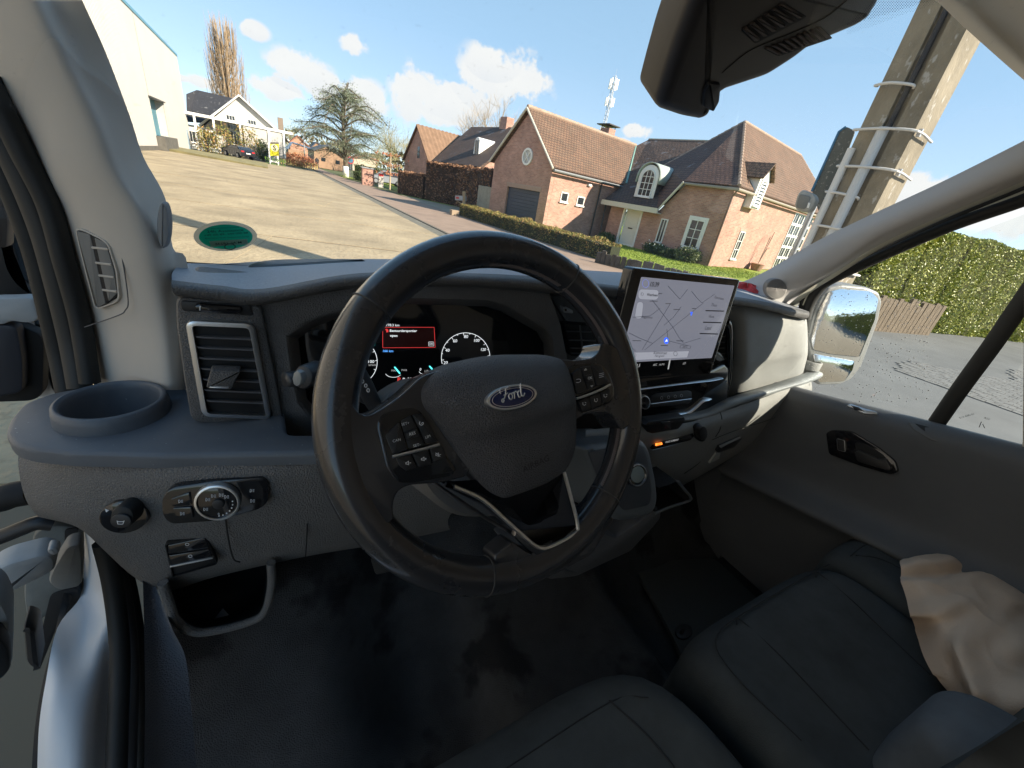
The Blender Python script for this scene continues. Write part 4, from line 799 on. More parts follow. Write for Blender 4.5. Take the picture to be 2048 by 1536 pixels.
# ================= CARS =================
def car(name, label, loc, rz, paint, suv=True):
    t = thing(name, label, 'car', loc); c, s = cos(rz), sin(rz)
    def T(x, y, z): return (loc[0]+x*c-y*s, loc[1]+x*s+y*c, loc[2]+z)
    hh = 1.68 if suv else 1.45
    prof = [(-2.25, .35), (-2.3, .6), (-2.25, .95), (-2.1, 1.08), (-1.95, 1.1), (-1.55, hh-.12), (-1.2, hh), (.2, hh), (.45, hh-.06), (1.15, 1.08), (1.9, .98), (2.2, .8), (2.28, .5), (2.2, .32)]
    rows = []
    for k, wy in ((0, -.80), (1, -.90), (2, -.90), (3, -.80)):
        pass
    secs = [(-1, .0), (-1, .1), (0, .25), (1, .1), (1, 0)]
    m_ = MB(); Wd = .9
    L_ = []
    for y, ins in ((-Wd+.06, .05), (-Wd, 0), (Wd, 0), (Wd-.06, .05)):
        row = []
        for (x, z) in prof:
            yy = y
            if z > 1.1: yy = y*(1-.18*(z-1.1)/(hh-1.1))
            row.append(T(x*(1-ins*.2), yy, z-(ins*.5 if z > 1 else 0)))
        L_.append(row+[row[0]])
    m_.grid(L_); n = len(prof)+1; m_.f += [tuple(range(0, n-1))[::-1], tuple(range(3*n, 4*n-1))]
    m_.build('body', paint, t, 40)
    for sg in (-1, 1):
        g_ = MB()
        P = [(-1.75, 1.1), (-1.4, hh-.14), (-.1, hh-.1), (.3, hh-.14), (.9, 1.1)]
        g_.add([T(x, sg*(Wd*(1-.18*(z-1.1)/(hh-1.1))+.008), z) for x, z in P], [tuple(range(5))]); g_.build('side_glass', pane, t)
        for x in (-1.4, 1.4):
            w_ = MB(); w_.cyl(T(x, sg*(Wd+.02), .34), T(x, sg*(Wd-.2), .34), .35, 18); wo = w_.build('wheel', mat('tyre', (.02, .02, .02), .8), t, 40)
            w_ = MB(); w_.cyl(T(x, sg*(Wd+.035), .34), T(x, sg*(Wd-.1), .34), .22, 14); w_.build('rim', steel, wo, 40)
        l_ = MB(); l_.box((-.06, -.18, -.07), (.06, .18, .07), R=(np.array([c, s, 0]), np.array([-s, c, 0]), Z3), o=T(-2.22, sg*.66, .9)); l_.build('tail_light', mat('tail_red', (.5, .02, .02), .3), t)
        l_ = MB(); l_.box((-.06, -.18, -.07), (.06, .18, .07), R=(np.array([c, s, 0]), np.array([-s, c, 0]), Z3), o=T(2.12, sg*.62, .8)); l_.build('headlight', mat('lamp_glass', (.7, .7, .7), .1), t)
    g_ = MB(); g_.add([T(-2.0, -.68, 1.12), T(-2.0, .68, 1.12), T(-1.6, .6, hh-.14), T(-1.6, -.6, hh-.14)], [(0, 1, 2, 3)]); g_.build('rear_window', pane, t)
    g_ = MB(); g_.add([T(1.16, -.7, 1.11), T(1.16, .7, 1.11), T(.5, .6, hh-.07), T(.5, -.6, hh-.07)], [(0, 1, 2, 3)]); g_.build('windscreen', pane, t)
    g_ = MB(); g_.box((-.02, -.26, -.06), (.02, .26, .06), R=(np.array([c, s, 0]), np.array([-s, c, 0]), Z3), o=T(-2.31, 0, .72)); g_.build('number_plate', white, t)
    return t
car('parked_car', 'silver SUV parked beyond the brick pillar', (13.3, 59.0, 0), radians(176), mat('silver_paint', (.42, .44, .47), .25, metal=.5, coat=.5))
a = atZ(v1(1310, 868), 0); car('parked_car', 'black car parked in front of the white house', (a[0], a[1]+1, 0), radians(120), mat('black_paint', (.015, .016, .02), .2, coat=.6), False)
# pedestrian, tiny, walking on the lane
def person(loc, h=1.75):
    t = thing('person', 'tiny distant walker in dark clothes on the lane', 'person', loc); x, y, z = loc
    me = bpy.data.meshes.new('body'); V = [(0, 0, .95), (0, 0, 1.2), (0, .02, 1.45), (0, .02, 1.55), (0, 0, 1.68), (-.1, 0, .9), (-.12, .12, .5), (-.12, .02, .06), (.1, 0, .9), (.12, -.16, .5), (.12, -.3, .1), (-.2, 0, 1.42), (-.26, -.1, 1.15), (-.24, -.02, .92), (.2, 0, 1.42), (.26, .12, 1.15), (.24, .2, .95)]
    E2 = [(0, 1), (1, 2), (2, 3), (3, 4), (0, 5), (5, 6), (6, 7), (0, 8), (8, 9), (9, 10), (2, 11), (11, 12), (12, 13), (2, 14), (14, 15), (15, 16)]
    me.from_pydata([(x+a, y+b, z+c) for a, b, c in V], E2, []); o = link('body', me, mat('dark_clothes', (.03, .03, .035), .9), t); sk = o.modifiers.new('k', 'SKIN'); rad = [.15, .15, .16, .07, .11, .11, .08, .06, .11, .08, .06, .08, .055, .04, .08, .055, .04]
    for i, r in enumerate(rad): me.skin_vertices[0].data[i].radius = (r, r)
    o.modifiers.new('d', 'SUBSURF').levels = 1; return t
person(tuple(atZ(v2(460, 712), 0)))
# ================= VAN =================
van = thing('van', 'white van cab seen from the driver seat, with steering wheel, dashboard and open driver door', 'van', (.6, .2, .65))
v15 = view(1220, 750, 5.12); v16 = view(0, 1000, 2.866); v17 = view(0, 0, 3.657)
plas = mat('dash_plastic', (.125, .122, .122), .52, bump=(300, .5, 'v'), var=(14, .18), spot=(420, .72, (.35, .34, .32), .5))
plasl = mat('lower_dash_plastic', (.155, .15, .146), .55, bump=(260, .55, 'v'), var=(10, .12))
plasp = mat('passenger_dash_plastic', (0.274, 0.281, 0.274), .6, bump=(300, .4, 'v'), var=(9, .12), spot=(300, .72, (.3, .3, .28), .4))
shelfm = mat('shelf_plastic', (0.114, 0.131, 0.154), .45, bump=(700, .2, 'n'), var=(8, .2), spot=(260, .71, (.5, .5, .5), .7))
topm = mat('dash_top_plastic', (0.285, 0.304, 0.342), .5, bump=(450, .7, 'n'), var=(300, .3))  # sky sheen on the dash top put into a paler, bluer base colour
blk = mat('black_plastic', (.022, .022, .024), .45)
deep = mat('deep_black', (.008, .008, .009), .7)
gloss = mat('piano_black', (.012, .012, .014), .08, spec=.6, coat=.4)
chrome = mat('satin_chrome', (.86, .87, .88), .32, metal=1.)
leather = mat('wheel_leather', (0.030, 0.030, 0.034), .26, bump=(420, .035, 'v'), var=(7, .12), coat=.7)
airb = mat('airbag_grain', (0.081, 0.081, 0.089), .5, bump=(420, .8, 'v'))
trim = mat('pillar_trim', (.58, .52, .45), .75, bump=(1500, .1, 'n'), var=(4, .06))
trimc = mat('pillar_trim_cream', (.55, .54, .45), .7)
rub = mat('rubber_seal', (.014, .015, .015), .6, var=(20, .3))
bodyw = mat('van_white', (.75, .77, .80), .55, coat=.3, var=(3, .08))
hinge = mat('hinge_paint', (.42, .44, .45), .5, var=(12, .25))
seatm = mat('seat_cloth', (.075, .086, .092), .92, var=(9, .35), bump=(500, .45, 'n'), spec=.2)
floorm = mat('floor_rubber', (.078, .080, .084), .95, spec=.08, bump=(260, .7, 'v'), var=(9, .35), spot=(5, .56, (.016, .016, .017), .7))
fleece = mat('fleece', (.66, .53, .42), .95, var=(9, .3), bump=(330, .5, 'n'), col2=(.58, .45, .35), spec=.15)
ink = mat('icon_print', (.75, .76, .78), .5)
wsg = glass('windscreen_glass', (.96, .965, .96), .045, .10)
dg = glass('door_glass', (.93, .95, .93), .05, .22)
NF = (0, -1, 0)
def PYp(y, tilt=0.): return Plane((0, y, 1.6), (0, -cos(tilt), sin(tilt)))
def P3(l, f=atY): return [f((x, y), v) for x, y, v in l]
def textp(name, body, pl, a, b, m, parent, h=.001, flip=False, shear=0., bold=0., ext=.00004):
    A = pl.px(a, h); B = pl.px(b, h); c = (A+B)/2; d = B-A; L = np.linalg.norm(d); rot = atan2(d[1], d[0])
    cu = bpy.data.curves.new(name, 'FONT'); cu.body = body; cu.size = 1; cu.align_x = 'CENTER'; cu.align_y = 'CENTER'; cu.resolution_u = 2; cu.shear = shear; cu.offset = bold
    tmp = bpy.data.objects.new('t', cu); COL.objects.link(tmp); me = bpy.data.meshes.new_from_object(tmp.evaluated_get(bpy.context.evaluated_depsgraph_get())); bpy.data.objects.remove(tmp)
    xs = [v.co.x for v in me.vertices]; cx = (max(xs)+min(xs))/2; k = L/(max(xs)-min(xs)); s = -1 if flip else 1
    for v in me.vertices:
        x = (v.co.x-cx)*k*s; y = v.co.y*k; v.co = Vector(pl.w((c[0]+x*cos(rot)-y*sin(rot), c[1]+x*sin(rot)+y*cos(rot)), h))
    me.materials.clear(); return link(name, me, m, parent)
def disc(name, pl, c, rx, ry, m, parent, h0, h1, bev=.001, hole=0., n=32, rot=0.):
    """ellipse given by its pixel centre and pixel radii (a point right and a point above)"""
    C0 = pl.px(c, h1); ca, sa = cos(rot), sin(rot); A = pl.px((c[0]+rx*ca, c[1]+rx*sa), h1)-C0; B = pl.px((c[0]+ry*sa, c[1]-ry*ca), h1)-C0
    return prism(name, pl, [C0+A*cos(t)+B*sin(t) for t in np.linspace(0, 2*pi, n, endpoint=False)], m, parent, h0, h1, 0, bev, isloc=True, hole=hole or None, smooth=35)
def tubep(name, P, r, m, parent, n=8, flat=None, closed=False, sub=5):
    return MB().tube(spline(P, sub, closed), r, n, flat=flat, closed=closed).build(name, m, parent, 50)
# ---- dash top and brow lip
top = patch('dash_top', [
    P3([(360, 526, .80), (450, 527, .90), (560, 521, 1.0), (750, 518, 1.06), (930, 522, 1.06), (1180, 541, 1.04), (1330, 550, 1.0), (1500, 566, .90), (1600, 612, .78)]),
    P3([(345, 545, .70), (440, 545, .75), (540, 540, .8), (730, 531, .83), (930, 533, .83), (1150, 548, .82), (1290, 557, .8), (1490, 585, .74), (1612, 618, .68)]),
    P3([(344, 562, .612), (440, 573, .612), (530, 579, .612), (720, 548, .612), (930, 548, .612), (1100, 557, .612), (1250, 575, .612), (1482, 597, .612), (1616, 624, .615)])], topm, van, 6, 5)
lip = patch('dash_brow', [
    P3([(343, 560, .616), (440, 571, .616), (530, 577, .616), (720, 546, .616), (930, 546, .616), (1100, 555, .616), (1250, 573, .616), (1482, 595, .616), (1618, 623, .617)]),
    P3([(343, 568, .598), (440, 580, .598), (528, 586, .598), (720, 553, .598), (930, 553, .598), (1100, 563, .598), (1250, 578, .600), (1482, 600, .600), (1619, 628, .602)]),
    P3([(344, 580, .594), (436, 592, .594), (524, 600, .594), (720, 564, .594), (930, 564, .594), (1100, 575, .594), (1250, 589, .598), (1482, 606, .598), (1617, 634, .600)]),
    P3([(350, 590, .606), (432, 601, .606), (522, 609, .606), (720, 574, .606), (930, 573, .606), (1100, 586, .606), (1250, 599, .606), (1482, 612, .606), (1611, 639, .608)]),
    P3([(356, 592, .66), (432, 601, .66), (522, 609, .66), (720, 574, .66), (930, 573, .66), (1100, 586, .66), (1250, 599, .66), (1482, 612, .66), (1606, 639, .66)])], plas, van, 6, 3)
patch('brow_end', [[atY(p, .9) for p in ((352, 527), (350, 545))], [atY(p, .70) for p in ((343, 545), (343, 575))], [atY(p, .60) for p in ((342, 560), (350, 592))]], plas, van, 3, 3)
# demister ridge in front of the glass
prism('demister_grille', Plane((0, 0, 1.745), (0, 0, 1), (0, 1, 0)), [(488, 535), (500, 523), (545, 517), (690, 516), (742, 519), (640, 529)], blk, van, -.02, .012, .03, .008)
prism('demister_grille', Plane((0, 0, 1.75), (0, 0, 1), (0, 1, 0)), [(1170, 548), (1150, 541), (1262, 546), (1266, 556)], blk, van, -.02, .012, .02, .006)
# ---- left vent block
F = PYp(.612)
vbk = prism('vent_surround', F, [(350, 592), (521, 607), (549, 735), (570, 858), (480, 858), (381, 846), (368, 770), (351, 650)], plas, van, -.16, .004, .012, .008)
av = prism('air_vent', F, [v5(1088, 770), v5(1500, 790), v5(1605, 1360), v5(1192, 1345)], chrome, van, -.002, .012, .012, .003, hole=.0065)
prism('vent_cavity', F, [v5(1115, 795), v5(1480, 812), v5(1580, 1335), v5(1215, 1322)], deep, av, -.07, .0045, .010, .001)
for i in range(7):
    t = i/7; yL = 868+i*63; xl = 1140+i*10; xr = 1488+i*12
    a = atY(v5(xl+6, yL-4), .601); b = atY(v5(xr, yL+12), .601); c = atY(v5(xr-10, yL-38), .63); d = atY(v5(xl+10, yL-50), .63)
    q = fillet([np.array([0, 0]), np.array([1, 0]), np.array([1, 1]), np.array([0, 1])], [.18, .02, .02, .18], 4); mb = MB()
    P = [a*(1-x)*(1-y)+b*x*(1-y)+c*x*y+d*(1-x)*y for x, y in q]; k = len(P); mb.add(P+[p-Z3*.0022 for p in P], [tuple(range(k)), tuple(range(k, 2*k))[::-1]]+[(j, j+k, (j+1) % k+k, (j+1) % k) for j in range(k)])
    mb.build('slat', mat('slat_grey', (0.111, 0.113, 0.124), .45), av, 30)
prism('slider', PYp(.592), [v5(1245, 1066), v5(1422, 1072), v5(1362, 1183), v5(1216, 1172)], plas, av, -.012, .006, .003, .003)
prism('slider_chrome', PYp(.588), [v5(1238, 1160), v5(1352, 1164), v5(1348, 1176), v5(1234, 1172)], chrome, av, -.002, .003, .001, .001)
prism('thumbwheel_bezel', PYp(.608), [v5(1060, 655), v5(1480, 680), v5(1500, 745), v5(1075, 715)], blk, van, -.01, .001, .004, .001)
tw = prism('thumbwheel', PYp(.606), [v5(1140, 690), v5(1170, 672), v5(1420, 692), v5(1435, 712), v5(1410, 738), v5(1165, 724)], gloss, van, -.006, .005, .004, .003)
prism('mark', PYp(.600), [v5(1178, 685), v5(1186, 685), v5(1184, 712), v5(1176, 711)], ink, tw, 0, .0006, 0, .0001)
tubep('panel_gap', P3([(520, 609, .6065), (545, 730, .6065), (569, 858, .6065)]), .0012, deep, van, 5)
# ---- instrument binnacle
OI = [((520, 660), (578, 672)), ((519, 609), (612, 648)), ((620, 590), (653, 631)), ((720, 574), (783, 597)), ((930, 572), (979, 603)), ((1060, 582), (1012, 613)), ((1098, 586), (1090, 657)),
      ((1121, 650), (1104, 682)), ((1135, 720), (1106, 720)), ((1155, 870), (1104, 850)), ((900, 900), (900, 870)), ((700, 900), (700, 870)), ((600, 890), (622, 830)), ((568, 857), (598, 800)), ((545, 760), (586, 740))]
rg = [[atY(o, .618) for o, i in OI], [atY((o[0]*.12+i[0]*.88, o[1]*.12+i[1]*.88), .613) for o, i in OI], [atY(i, .617) for o, i in OI], [atY((i[0]*.93+850*.07, i[1]*.93+745*.07), .70) for o, i in OI]]
rg = [r+[r[0]] for r in rg]; MB().grid(rg).build('instrument_surround', plas, van, 40)
ic = PYp(.695, .08); cl = prism('instrument_display', ic, [(i[0]*.94+850*.06, i[1]*.94+745*.06) for o, i in OI], gloss, van, -.01, 0, 0, .001)
def em(n, c, s): return mat(n, tuple(q*.2 for q in c), .5, emit=(c, s))
ew = em('lit_white', (.8, .85, .88), .42); er = em('lit_red', (.9, .06, .06), .3); eb_ = em('lit_blue', (.10, .35, .9), .7); ecy = em('lit_cyan', (.1, .85, .85), .7); eo = em('lit_orange', (1., .22, .03), .9); eg_ = em('lit_grey', (.35, .36, .36), .4); ed = em('lit_darkred', (.04, .008, .008), .06)
textp('lettering', '62778.3 km', ic, v7(551, 567), v7(643, 568), ew, cl)
bx = prism('message_box', ic, [v7(553, 578), v7(832, 578), v7(838, 688), v7(553, 690)], er, cl, 0, .0008, .001, .0001, hole=.0006)
prism('message_field', ic, [v7(556, 581), v7(829, 581), v7(835, 685), v7(556, 687)], ed, cl, 0, .0004, .001, .0001)
textp('lettering', 'Bestuurdersportier', ic, v7(592, 597), v7(738, 598), ew, cl, bold=.012); textp('lettering', 'open', ic, v7(593, 623), v7(633, 624), ew, cl, bold=.012)
prism('ok_frame', ic, [v7(801, 657), v7(829, 657), v7(830, 680), v7(801, 680)], ew, cl, 0, .0009, .0008, .0001, hole=.0004); textp('lettering', 'OK', ic, v7(805, 668), v7(825, 668), ew, cl)
textp('lettering', '166 km', ic, v7(556, 706), v7(610, 707), eb_, cl)
prism('warning_icon', ic, [v7(566, 590), v7(576, 586), v7(584, 592), v7(584, 604), v7(572, 606), v7(574, 598)], er, cl, 0, .0008, .0005, .0001)
def arc(c, rx, ry, t0, t1, m, w_=.0006, n=30):
    return MB().tube([ic.w(ic.px(v7(c[0]+rx*cos(t), c[1]-ry*sin(t)), .0012), .0012) for t in np.linspace(t0, t1, n)], w_, 4).build('dial_arc', m, cl)
arc((1001, 742), 131, 134, -.4, pi+.25, ew, .0005)
tk = MB()
for k in range(13):
    t = pi+.1-k*(pi+.02)/12; a = .0012; q = [v7(1001+r*cos(t), 742-r*1.02*sin(t)) for r in (131, 118 if k % 2 == 0 else 124)]; tk.tube([ic.w(ic.px(p, a), a) for p in q], .0005, 4)
for k in range(6):
    t = .9-k*.42; q = [v7(400+r*cos(t), 765-r*sin(t)) for r in (124, 113)]; tk.tube([ic.w(ic.px(p, .0012), .0012) for p in q], .0005, 4)
tk.build('dial_ticks', ew, cl, kind='stuff')
arc((400, 765), 124, 124, -.98, 1.2, ew, .0005)
for s, x, y, w_ in (('20', 893, 770, 22), ('40', 903, 703, 22), ('60', 944, 652, 22), ('80', 1003, 629, 22), ('100', 1061, 650, 28), ('120', 1097, 699, 26), ('100', 492, 764, 32), ('%PWR', 497, 783, 42), ('MAX', 618, 812, 34), ('PWR', 670, 810, 30), ('0', 757, 806, 9), ('1/2', 790, 816, 20), ('R', 669, 861, 15), ('N', 697, 858, 16)):
    textp('lettering', s, ic, v7(x-w_/2, y), v7(x+w_/2, y), eg_ if s in ('PWR', 'MAX', '%PWR', '1/2') else ew, cl)
textp('lettering', 'P', ic, v7(633, 862), v7(650, 862), er, cl, bold=.02)
arc((612, 822), 44, 26, pi+.3, 2*pi-.5, ew, .0004); arc((775, 812), 26, 18, pi+.3, 2*pi-.9, ew, .0004)
for a, b in (((618, 793), (646, 827)), ((806, 788), (828, 813))): MB().tube([ic.w(ic.px(v7(*a), .002), .002), ic.w(ic.px(v7(*b), .002), .002)], .0013, 4).build('needle', ecy, cl)
# ---- left shelf and cup holder
SZ = Plane((0, 0, 1.585), (0, 0, 1), (0, 1, 0))
shelf = prism('dash_shelf', SZ, [(8, 866), (17, 838), (45, 805), (105, 784), (185, 770), (420, 745), (560, 760), (574, 868), (1150, 868), (1150, 890), (900, 902), (640, 905), (300, 911), (140, 906), (60, 898), (22, 886)], shelfm, van, -.020, .0, .012, .007, bn=3)
cc = atZ((226, 806), 1.60); cup = MB()
def cut(o, mb):
    c = mb.build('cutter', None); md = o.modifiers.new('b', 'BOOLEAN'); md.operation = 'DIFFERENCE'; md.object = c; md.solver = 'EXACT'
    me = bpy.data.meshes.new_from_object(o.evaluated_get(bpy.context.evaluated_depsgraph_get())); o.modifiers.clear(); o.data = me; bpy.data.objects.remove(c)
rc = .5*np.linalg.norm(atZ((108, 822), 1.60)-atZ((345, 800), 1.60))
prof = [(rc*1.02, 1.585), (rc*1.0, 1.597), (rc*.97, 1.606), (rc*.90, 1.608), (rc*.85, 1.604), (rc*.82, 1.595), (rc*.74, 1.50), (0.001, 1.495)]
cut(shelf, MB().cyl((cc[0], cc[1], 1.4), (cc[0], cc[1], 1.7), rc*.86, 40)); cup.grid([[(cc[0]+r*cos(t), cc[1]+r*sin(t), z) for t in np.linspace(0, 2*pi, 49)] for r, z in prof]); cup.build('cup_holder', shelfm, van, True)
# ---- lower left dash
ld = patch('knee_panel', [
    P3([(36, 900, .66), (110, 908, .62), (200, 911, .585), (350, 912, .55), (500, 910, .53), (640, 907, .51), (800, 905, .50), (960, 900, .50)]),
    P3([(38, 945, .645), (110, 955, .60), (200, 960, .565), (350, 960, .53), (500, 955, .51), (640, 950, .50), (800, 940, .50), (960, 930, .50)]),
    P3([(52, 1000, .64), (112, 1018, .60), (205, 1030, .565), (350, 1030, .53), (500, 1022, .515), (640, 1010, .505), (800, 1000, .505), (960, 985, .505)]),
    P3([(74, 1031, .66), (150, 1052, .62), (215, 1088, .58), (345, 1100, .545), (460, 1085, .53), (615, 1070, .525), (760, 1050, .53), (900, 1030, .53)]),
    P3([(90, 1036, .72), (160, 1054, .70), (262, 1150, .60), (335, 1178, .58), (440, 1150, .57), (615, 1112, .56), (760, 1088, .57), (900, 1060, .57)]),
    P3([(90, 1036, .78), (160, 1054, .78), (262, 1140, .72), (335, 1168, .72), (440, 1140, .72), (615, 1102, .72), (760, 1078, .72), (900, 1050, .72)])], plasl, van, 5, 4)
K = Plane(atY((245, 1035), .545), (-.25, -.93, .22)); kb_ = disc('mirror_control', K, (247, 1035), 49, 33, gloss, van, -.004, .004, .002, rot=-.08)
disc('knob', K, (243, 1036), 25, 23, rub, kb_, .002, .024, .005, n=26); disc('knob_cap', K, (241, 1043), 21, 14, blk, kb_, .024, .027, .001)
for k in range(24):
    t = k/24*2*pi; 
q_ = K.px((241, 1043), .0275); text('icon', '\u25A1', K, q_, .012, ink, kb_, h=.0275) if False else prism('icon', K, [(233, 1041), (237, 1043), (245, 1043), (249, 1041), (246, 1049), (235, 1049)], ink, kb_, .027, .0274, .0005, .0001, hole=.0007)
for a, b, c in (((210, 1018), (218, 1021), (212, 1025)), ((270, 1009), (278, 1012), (275, 1017))): prism('arrow', K, [a, b, c], ink, kb_, .004, .0045, 0, .0001)
disc('zero_mark', K, (242, 1009), 3.5, 2.5, ink, kb_, .004, .0045, .0001, hole=.0006, n=14)
LP_ = Plane(atY((430, 1000), .508), (-.12, -.97, .18)); lsw = prism('light_switch', LP_, [v6(723, 330), v6(760, 282), v6(950, 252), v6(1180, 234), v6(1202, 258), v6(1202, 345), v6(1165, 378), v6(960, 432), v6(760, 446), v6(725, 405)], gloss, van, -.01, .002, .008, .002)
for P in ([v6(762, 332), v6(850, 300), v6(858, 360), v6(770, 366)], [v6(770, 372), v6(860, 366), v6(868, 420), v6(790, 420)]): prism('button', LP_, P, gloss, lsw, .001, .004, .003, .001)
disc('dial_ring', LP_, v6(972, 352), 46, 36, chrome, lsw, .0, .012, .002, hole=.003); disc('dial', LP_, v6(972, 352), 44, 34.5, gloss, lsw, 0, .010, .002)
disc('dial_hub', LP_, v6(976, 358), 13, 10, blk, lsw, .010, .014, .002)
def ic2(name, pl, P, parent, h): return MB().tube([pl.w(pl.px(v6(*p), h), h) for p in P], .00035, 4).build(name, ink, parent)
for cx, cy in ((930, 334), (955, 318), (990, 314), (1014, 322), (920, 378), (808, 342), (816, 397), (1128, 294), (1130, 340)):
    dl = .0106 if 880 < cx < 1060 else .0045
    ic2('icon', LP_, [(cx-8+7*cos(t), cy+7*sin(t)) for t in np.linspace(-pi/2, pi/2, 7)]+[(cx-8, cy-7)], lsw, dl)
    for k in (-5, 0, 5): ic2('icon', LP_, [(cx+3, cy+k), (cx+11, cy+k)], lsw, dl)
textp('lettering', '0', LP_, v6(975, 399), v6(983, 399), ink, lsw, .0106)
for k in range(7): t = 1.45-k*.27; disc('scale_dot', LP_, v6(972+70*cos(t), 352+56*sin(t)), 1.6, 1.4, ink, lsw, .010, .0106, .0001, n=8)
BP = Plane(atY((380, 1110), .535), (-.05, -.99, .1)); bk = prism('switch_recess', BP, [v6(735, 535), v6(925, 495), v6(975, 625), v6(770, 685)], deep, van, -.002, .006, .004, .001, hole=.0015)
prism('switch_cavity', BP, [v6(742, 540), v6(922, 502), v6(968, 622), v6(775, 678)], deep, bk, -.001, .0025, .003, .001)
for i, P in enumerate(([v6(748, 540), v6(922, 503), v6(940, 552), v6(752, 582)], [v6(752, 586), v6(941, 556), v6(955, 592), v6(760, 634)])):
    b_ = prism('button', BP, P, gloss, bk, .002, .008, .003, .002); c = v6(838+i*14, 535+i*53); disc('icon', BP, c, 4.2, 2.8, ink, b_, .008, .0084, .0001, hole=.0006, n=16)
prism('chrome_line', BP, [v6(760, 634), v6(953, 594), v6(954, 599), v6(761, 640)], chrome, bk, .003, .0085, 0, .0003)
for P in ([v6(1010, 425), v6(1024, 520), v6(1045, 598), v6(1075, 615)], [v6(1376, 375), v6(1374, 480), v6(1368, 588)]):
    tubep('panel_gap', [onP(p, atY((470, 1050), .518), (0, -1, .08)) for p in P], .0011, deep, van, 5)
# storage pocket under the knee panel
BQ = [(325, 1165), (338, 1205), (352, 1240), (385, 1262), (425, 1262), (500, 1243), (530, 1222), (543, 1170), (542, 1125)]
tubep('pocket_rim', [atY(p, .53) for p in BQ], .0065, plasl, van, 8)
mb = MB(); A_ = [atY(p, .535) for p in BQ]; B_2 = [atY((p[0]*.9+44, p[1]-26), .66) for p in BQ]; mb.grid([A_, B_2]); mb.f.append(tuple(range(len(A_), 2*len(A_)))); mb.build('pocket', blk, van, True)
prism('coin', Plane(atY((445, 1232), .58), (0, -.6, .8)), [(428, 1238), (446, 1216), (458, 1230)], mat('card', (.10, .10, .11), .5), van, 0, .001, 0, .0002)
# ---- steering wheel
TL_ = radians(28); WC = np.array([.206, .312, 1.738]); WP = Plane(WC, (0, -cos(TL_), sin(TL_))); RR_, rr = .1735, .0185
sw = MB()
def rimpt(t, s, k=1.): rad = WP.a*cos(t)+WP.b*sin(t); return WC+rad*(RR_+rr*k*cos(s)*1.02)+WP.n*rr*k*sin(s)*1.08
ns = 96; sw.grid([[rimpt(t, s) for s in np.linspace(0, 2*pi, 25)] for t in np.linspace(0, 2*pi, ns+1)])
wheel = sw.build('steering_wheel', leather, van, True)
def angpx(p): q = WP.px(p, 0); return atan2(q[1], q[0])
for p in ((720, 598), (1128, 570), (970, 1165), (1228, 1006)):
    t = angpx(p); MB().tube([rimpt(t, s, 1.012) for s in np.linspace(0, 2*pi, 24, endpoint=False)], .0009, 5, closed=True).build('seam', mat('seam_grey', (.04, .04, .042), .5), wheel, True)
st = MB(); t0, t1 = angpx((1128, 570)), angpx((1228, 1006))-0
thread = mat('stitching', (.13, .11, .11), .7)
def stitch(ta, tb, n):
    m2 = MB()
    for k in range(n):
        t = ta+(tb-ta)*k/n; s = pi-.35; P = [rimpt(t+a, s+b, 1.005) for a, b in ((0, -.1), (.012, .1))]; m2.tube(P, .0009, 4); m2.tube([rimpt(t+.012, s-.1, 1.005), rimpt(t+.02, s+.1, 1.005)], .0008, 4)
    return m2
stitch(angpx((1128, 575)), angpx((1205, 700)), 34).build('stitching', thread, wheel, kind='stuff'); stitch(angpx((1240, 850)), angpx((1225, 1000)), 34).build('stitching', thread, wheel, kind='stuff'); stitch(angpx((980, 540)), angpx((1120, 565)), 36).build('stitching', thread, wheel, kind='stuff')
def wpz(name, P, m, h0, h1, r=.004, bev=.003, parent=None, **k): return prism(name, WP, [v14(*p) for p in P], m, parent or wheel, h0, h1, r, bev, **k)
wpz('left_spoke'[5:], [(150, 640), (195, 640), (208, 725), (232, 762), (268, 772), (320, 745), (400, 690), (480, 615), (640, 560), (700, 900), (660, 1010), (560, 1035), (430, 1045), (392, 1062), (372, 1095), (366, 1140), (372, 1180), (330, 1210), (240, 1110), (150, 900)], leather, -.018, .0165, .006, .0022, bn=3)
wpz('spoke', [(980, 545), (1090, 552), (1150, 545), (1180, 520), (1188, 480), (1250, 500), (1300, 640), (1310, 800), (1270, 830), (1248, 800), (1235, 772), (1200, 758), (1130, 765), (1085, 790), (1020, 800)], leather, -.018, .0165, .006, .0022, bn=3)
wpz('spoke', [(835, 1268), (855, 1278), (900, 1310), (960, 1325), (1050, 1290), (1110, 1230), (1110, 1180), (1180, 1120), (1240, 1180), (1150, 1320), (1000, 1400), (860, 1400), (790, 1380), (760, 1330)], leather, -.018, .0105, .006, .0022, bn=3)
# lower U spoke with chrome edge
lower = [(560, 1035), (700, 1060), (800, 1105), (840, 1122), (895, 1190), (925, 1192), (1005, 1150), (1012, 1130), (985, 1060), (1035, 985), (1093, 1200), (1083, 1228), (985, 1285), (930, 1290), (850, 1225), (740, 1132), (620, 1075)]
wpz('trim_spoke', lower, mat('spoke_dark', (.028, .032, .042), .35), -.016, .011, .004, .003)
tubep('chrome_strip', [WP.w(WP.px(v14(*p), .0130), .0130) for p in ((1040, 992), (1068, 1095), (1093, 1200), (1078, 1235), (990, 1283), (935, 1287), (850, 1218), (745, 1122), (690, 1085), (607, 1050))], .0023, chrome, wheel, 6, sub=6)
wpz('trim_plate', [(852, 1222), (932, 1289), (990, 1287), (1080, 1236), (1092, 1200), (1100, 1204), (1096, 1248), (1078, 1268), (1000, 1312), (935, 1320), (900, 1300), (846, 1248)], mat('dark_chrome', (.25, .25, .26), .3, metal=1), .004, .0125, .001, .001)
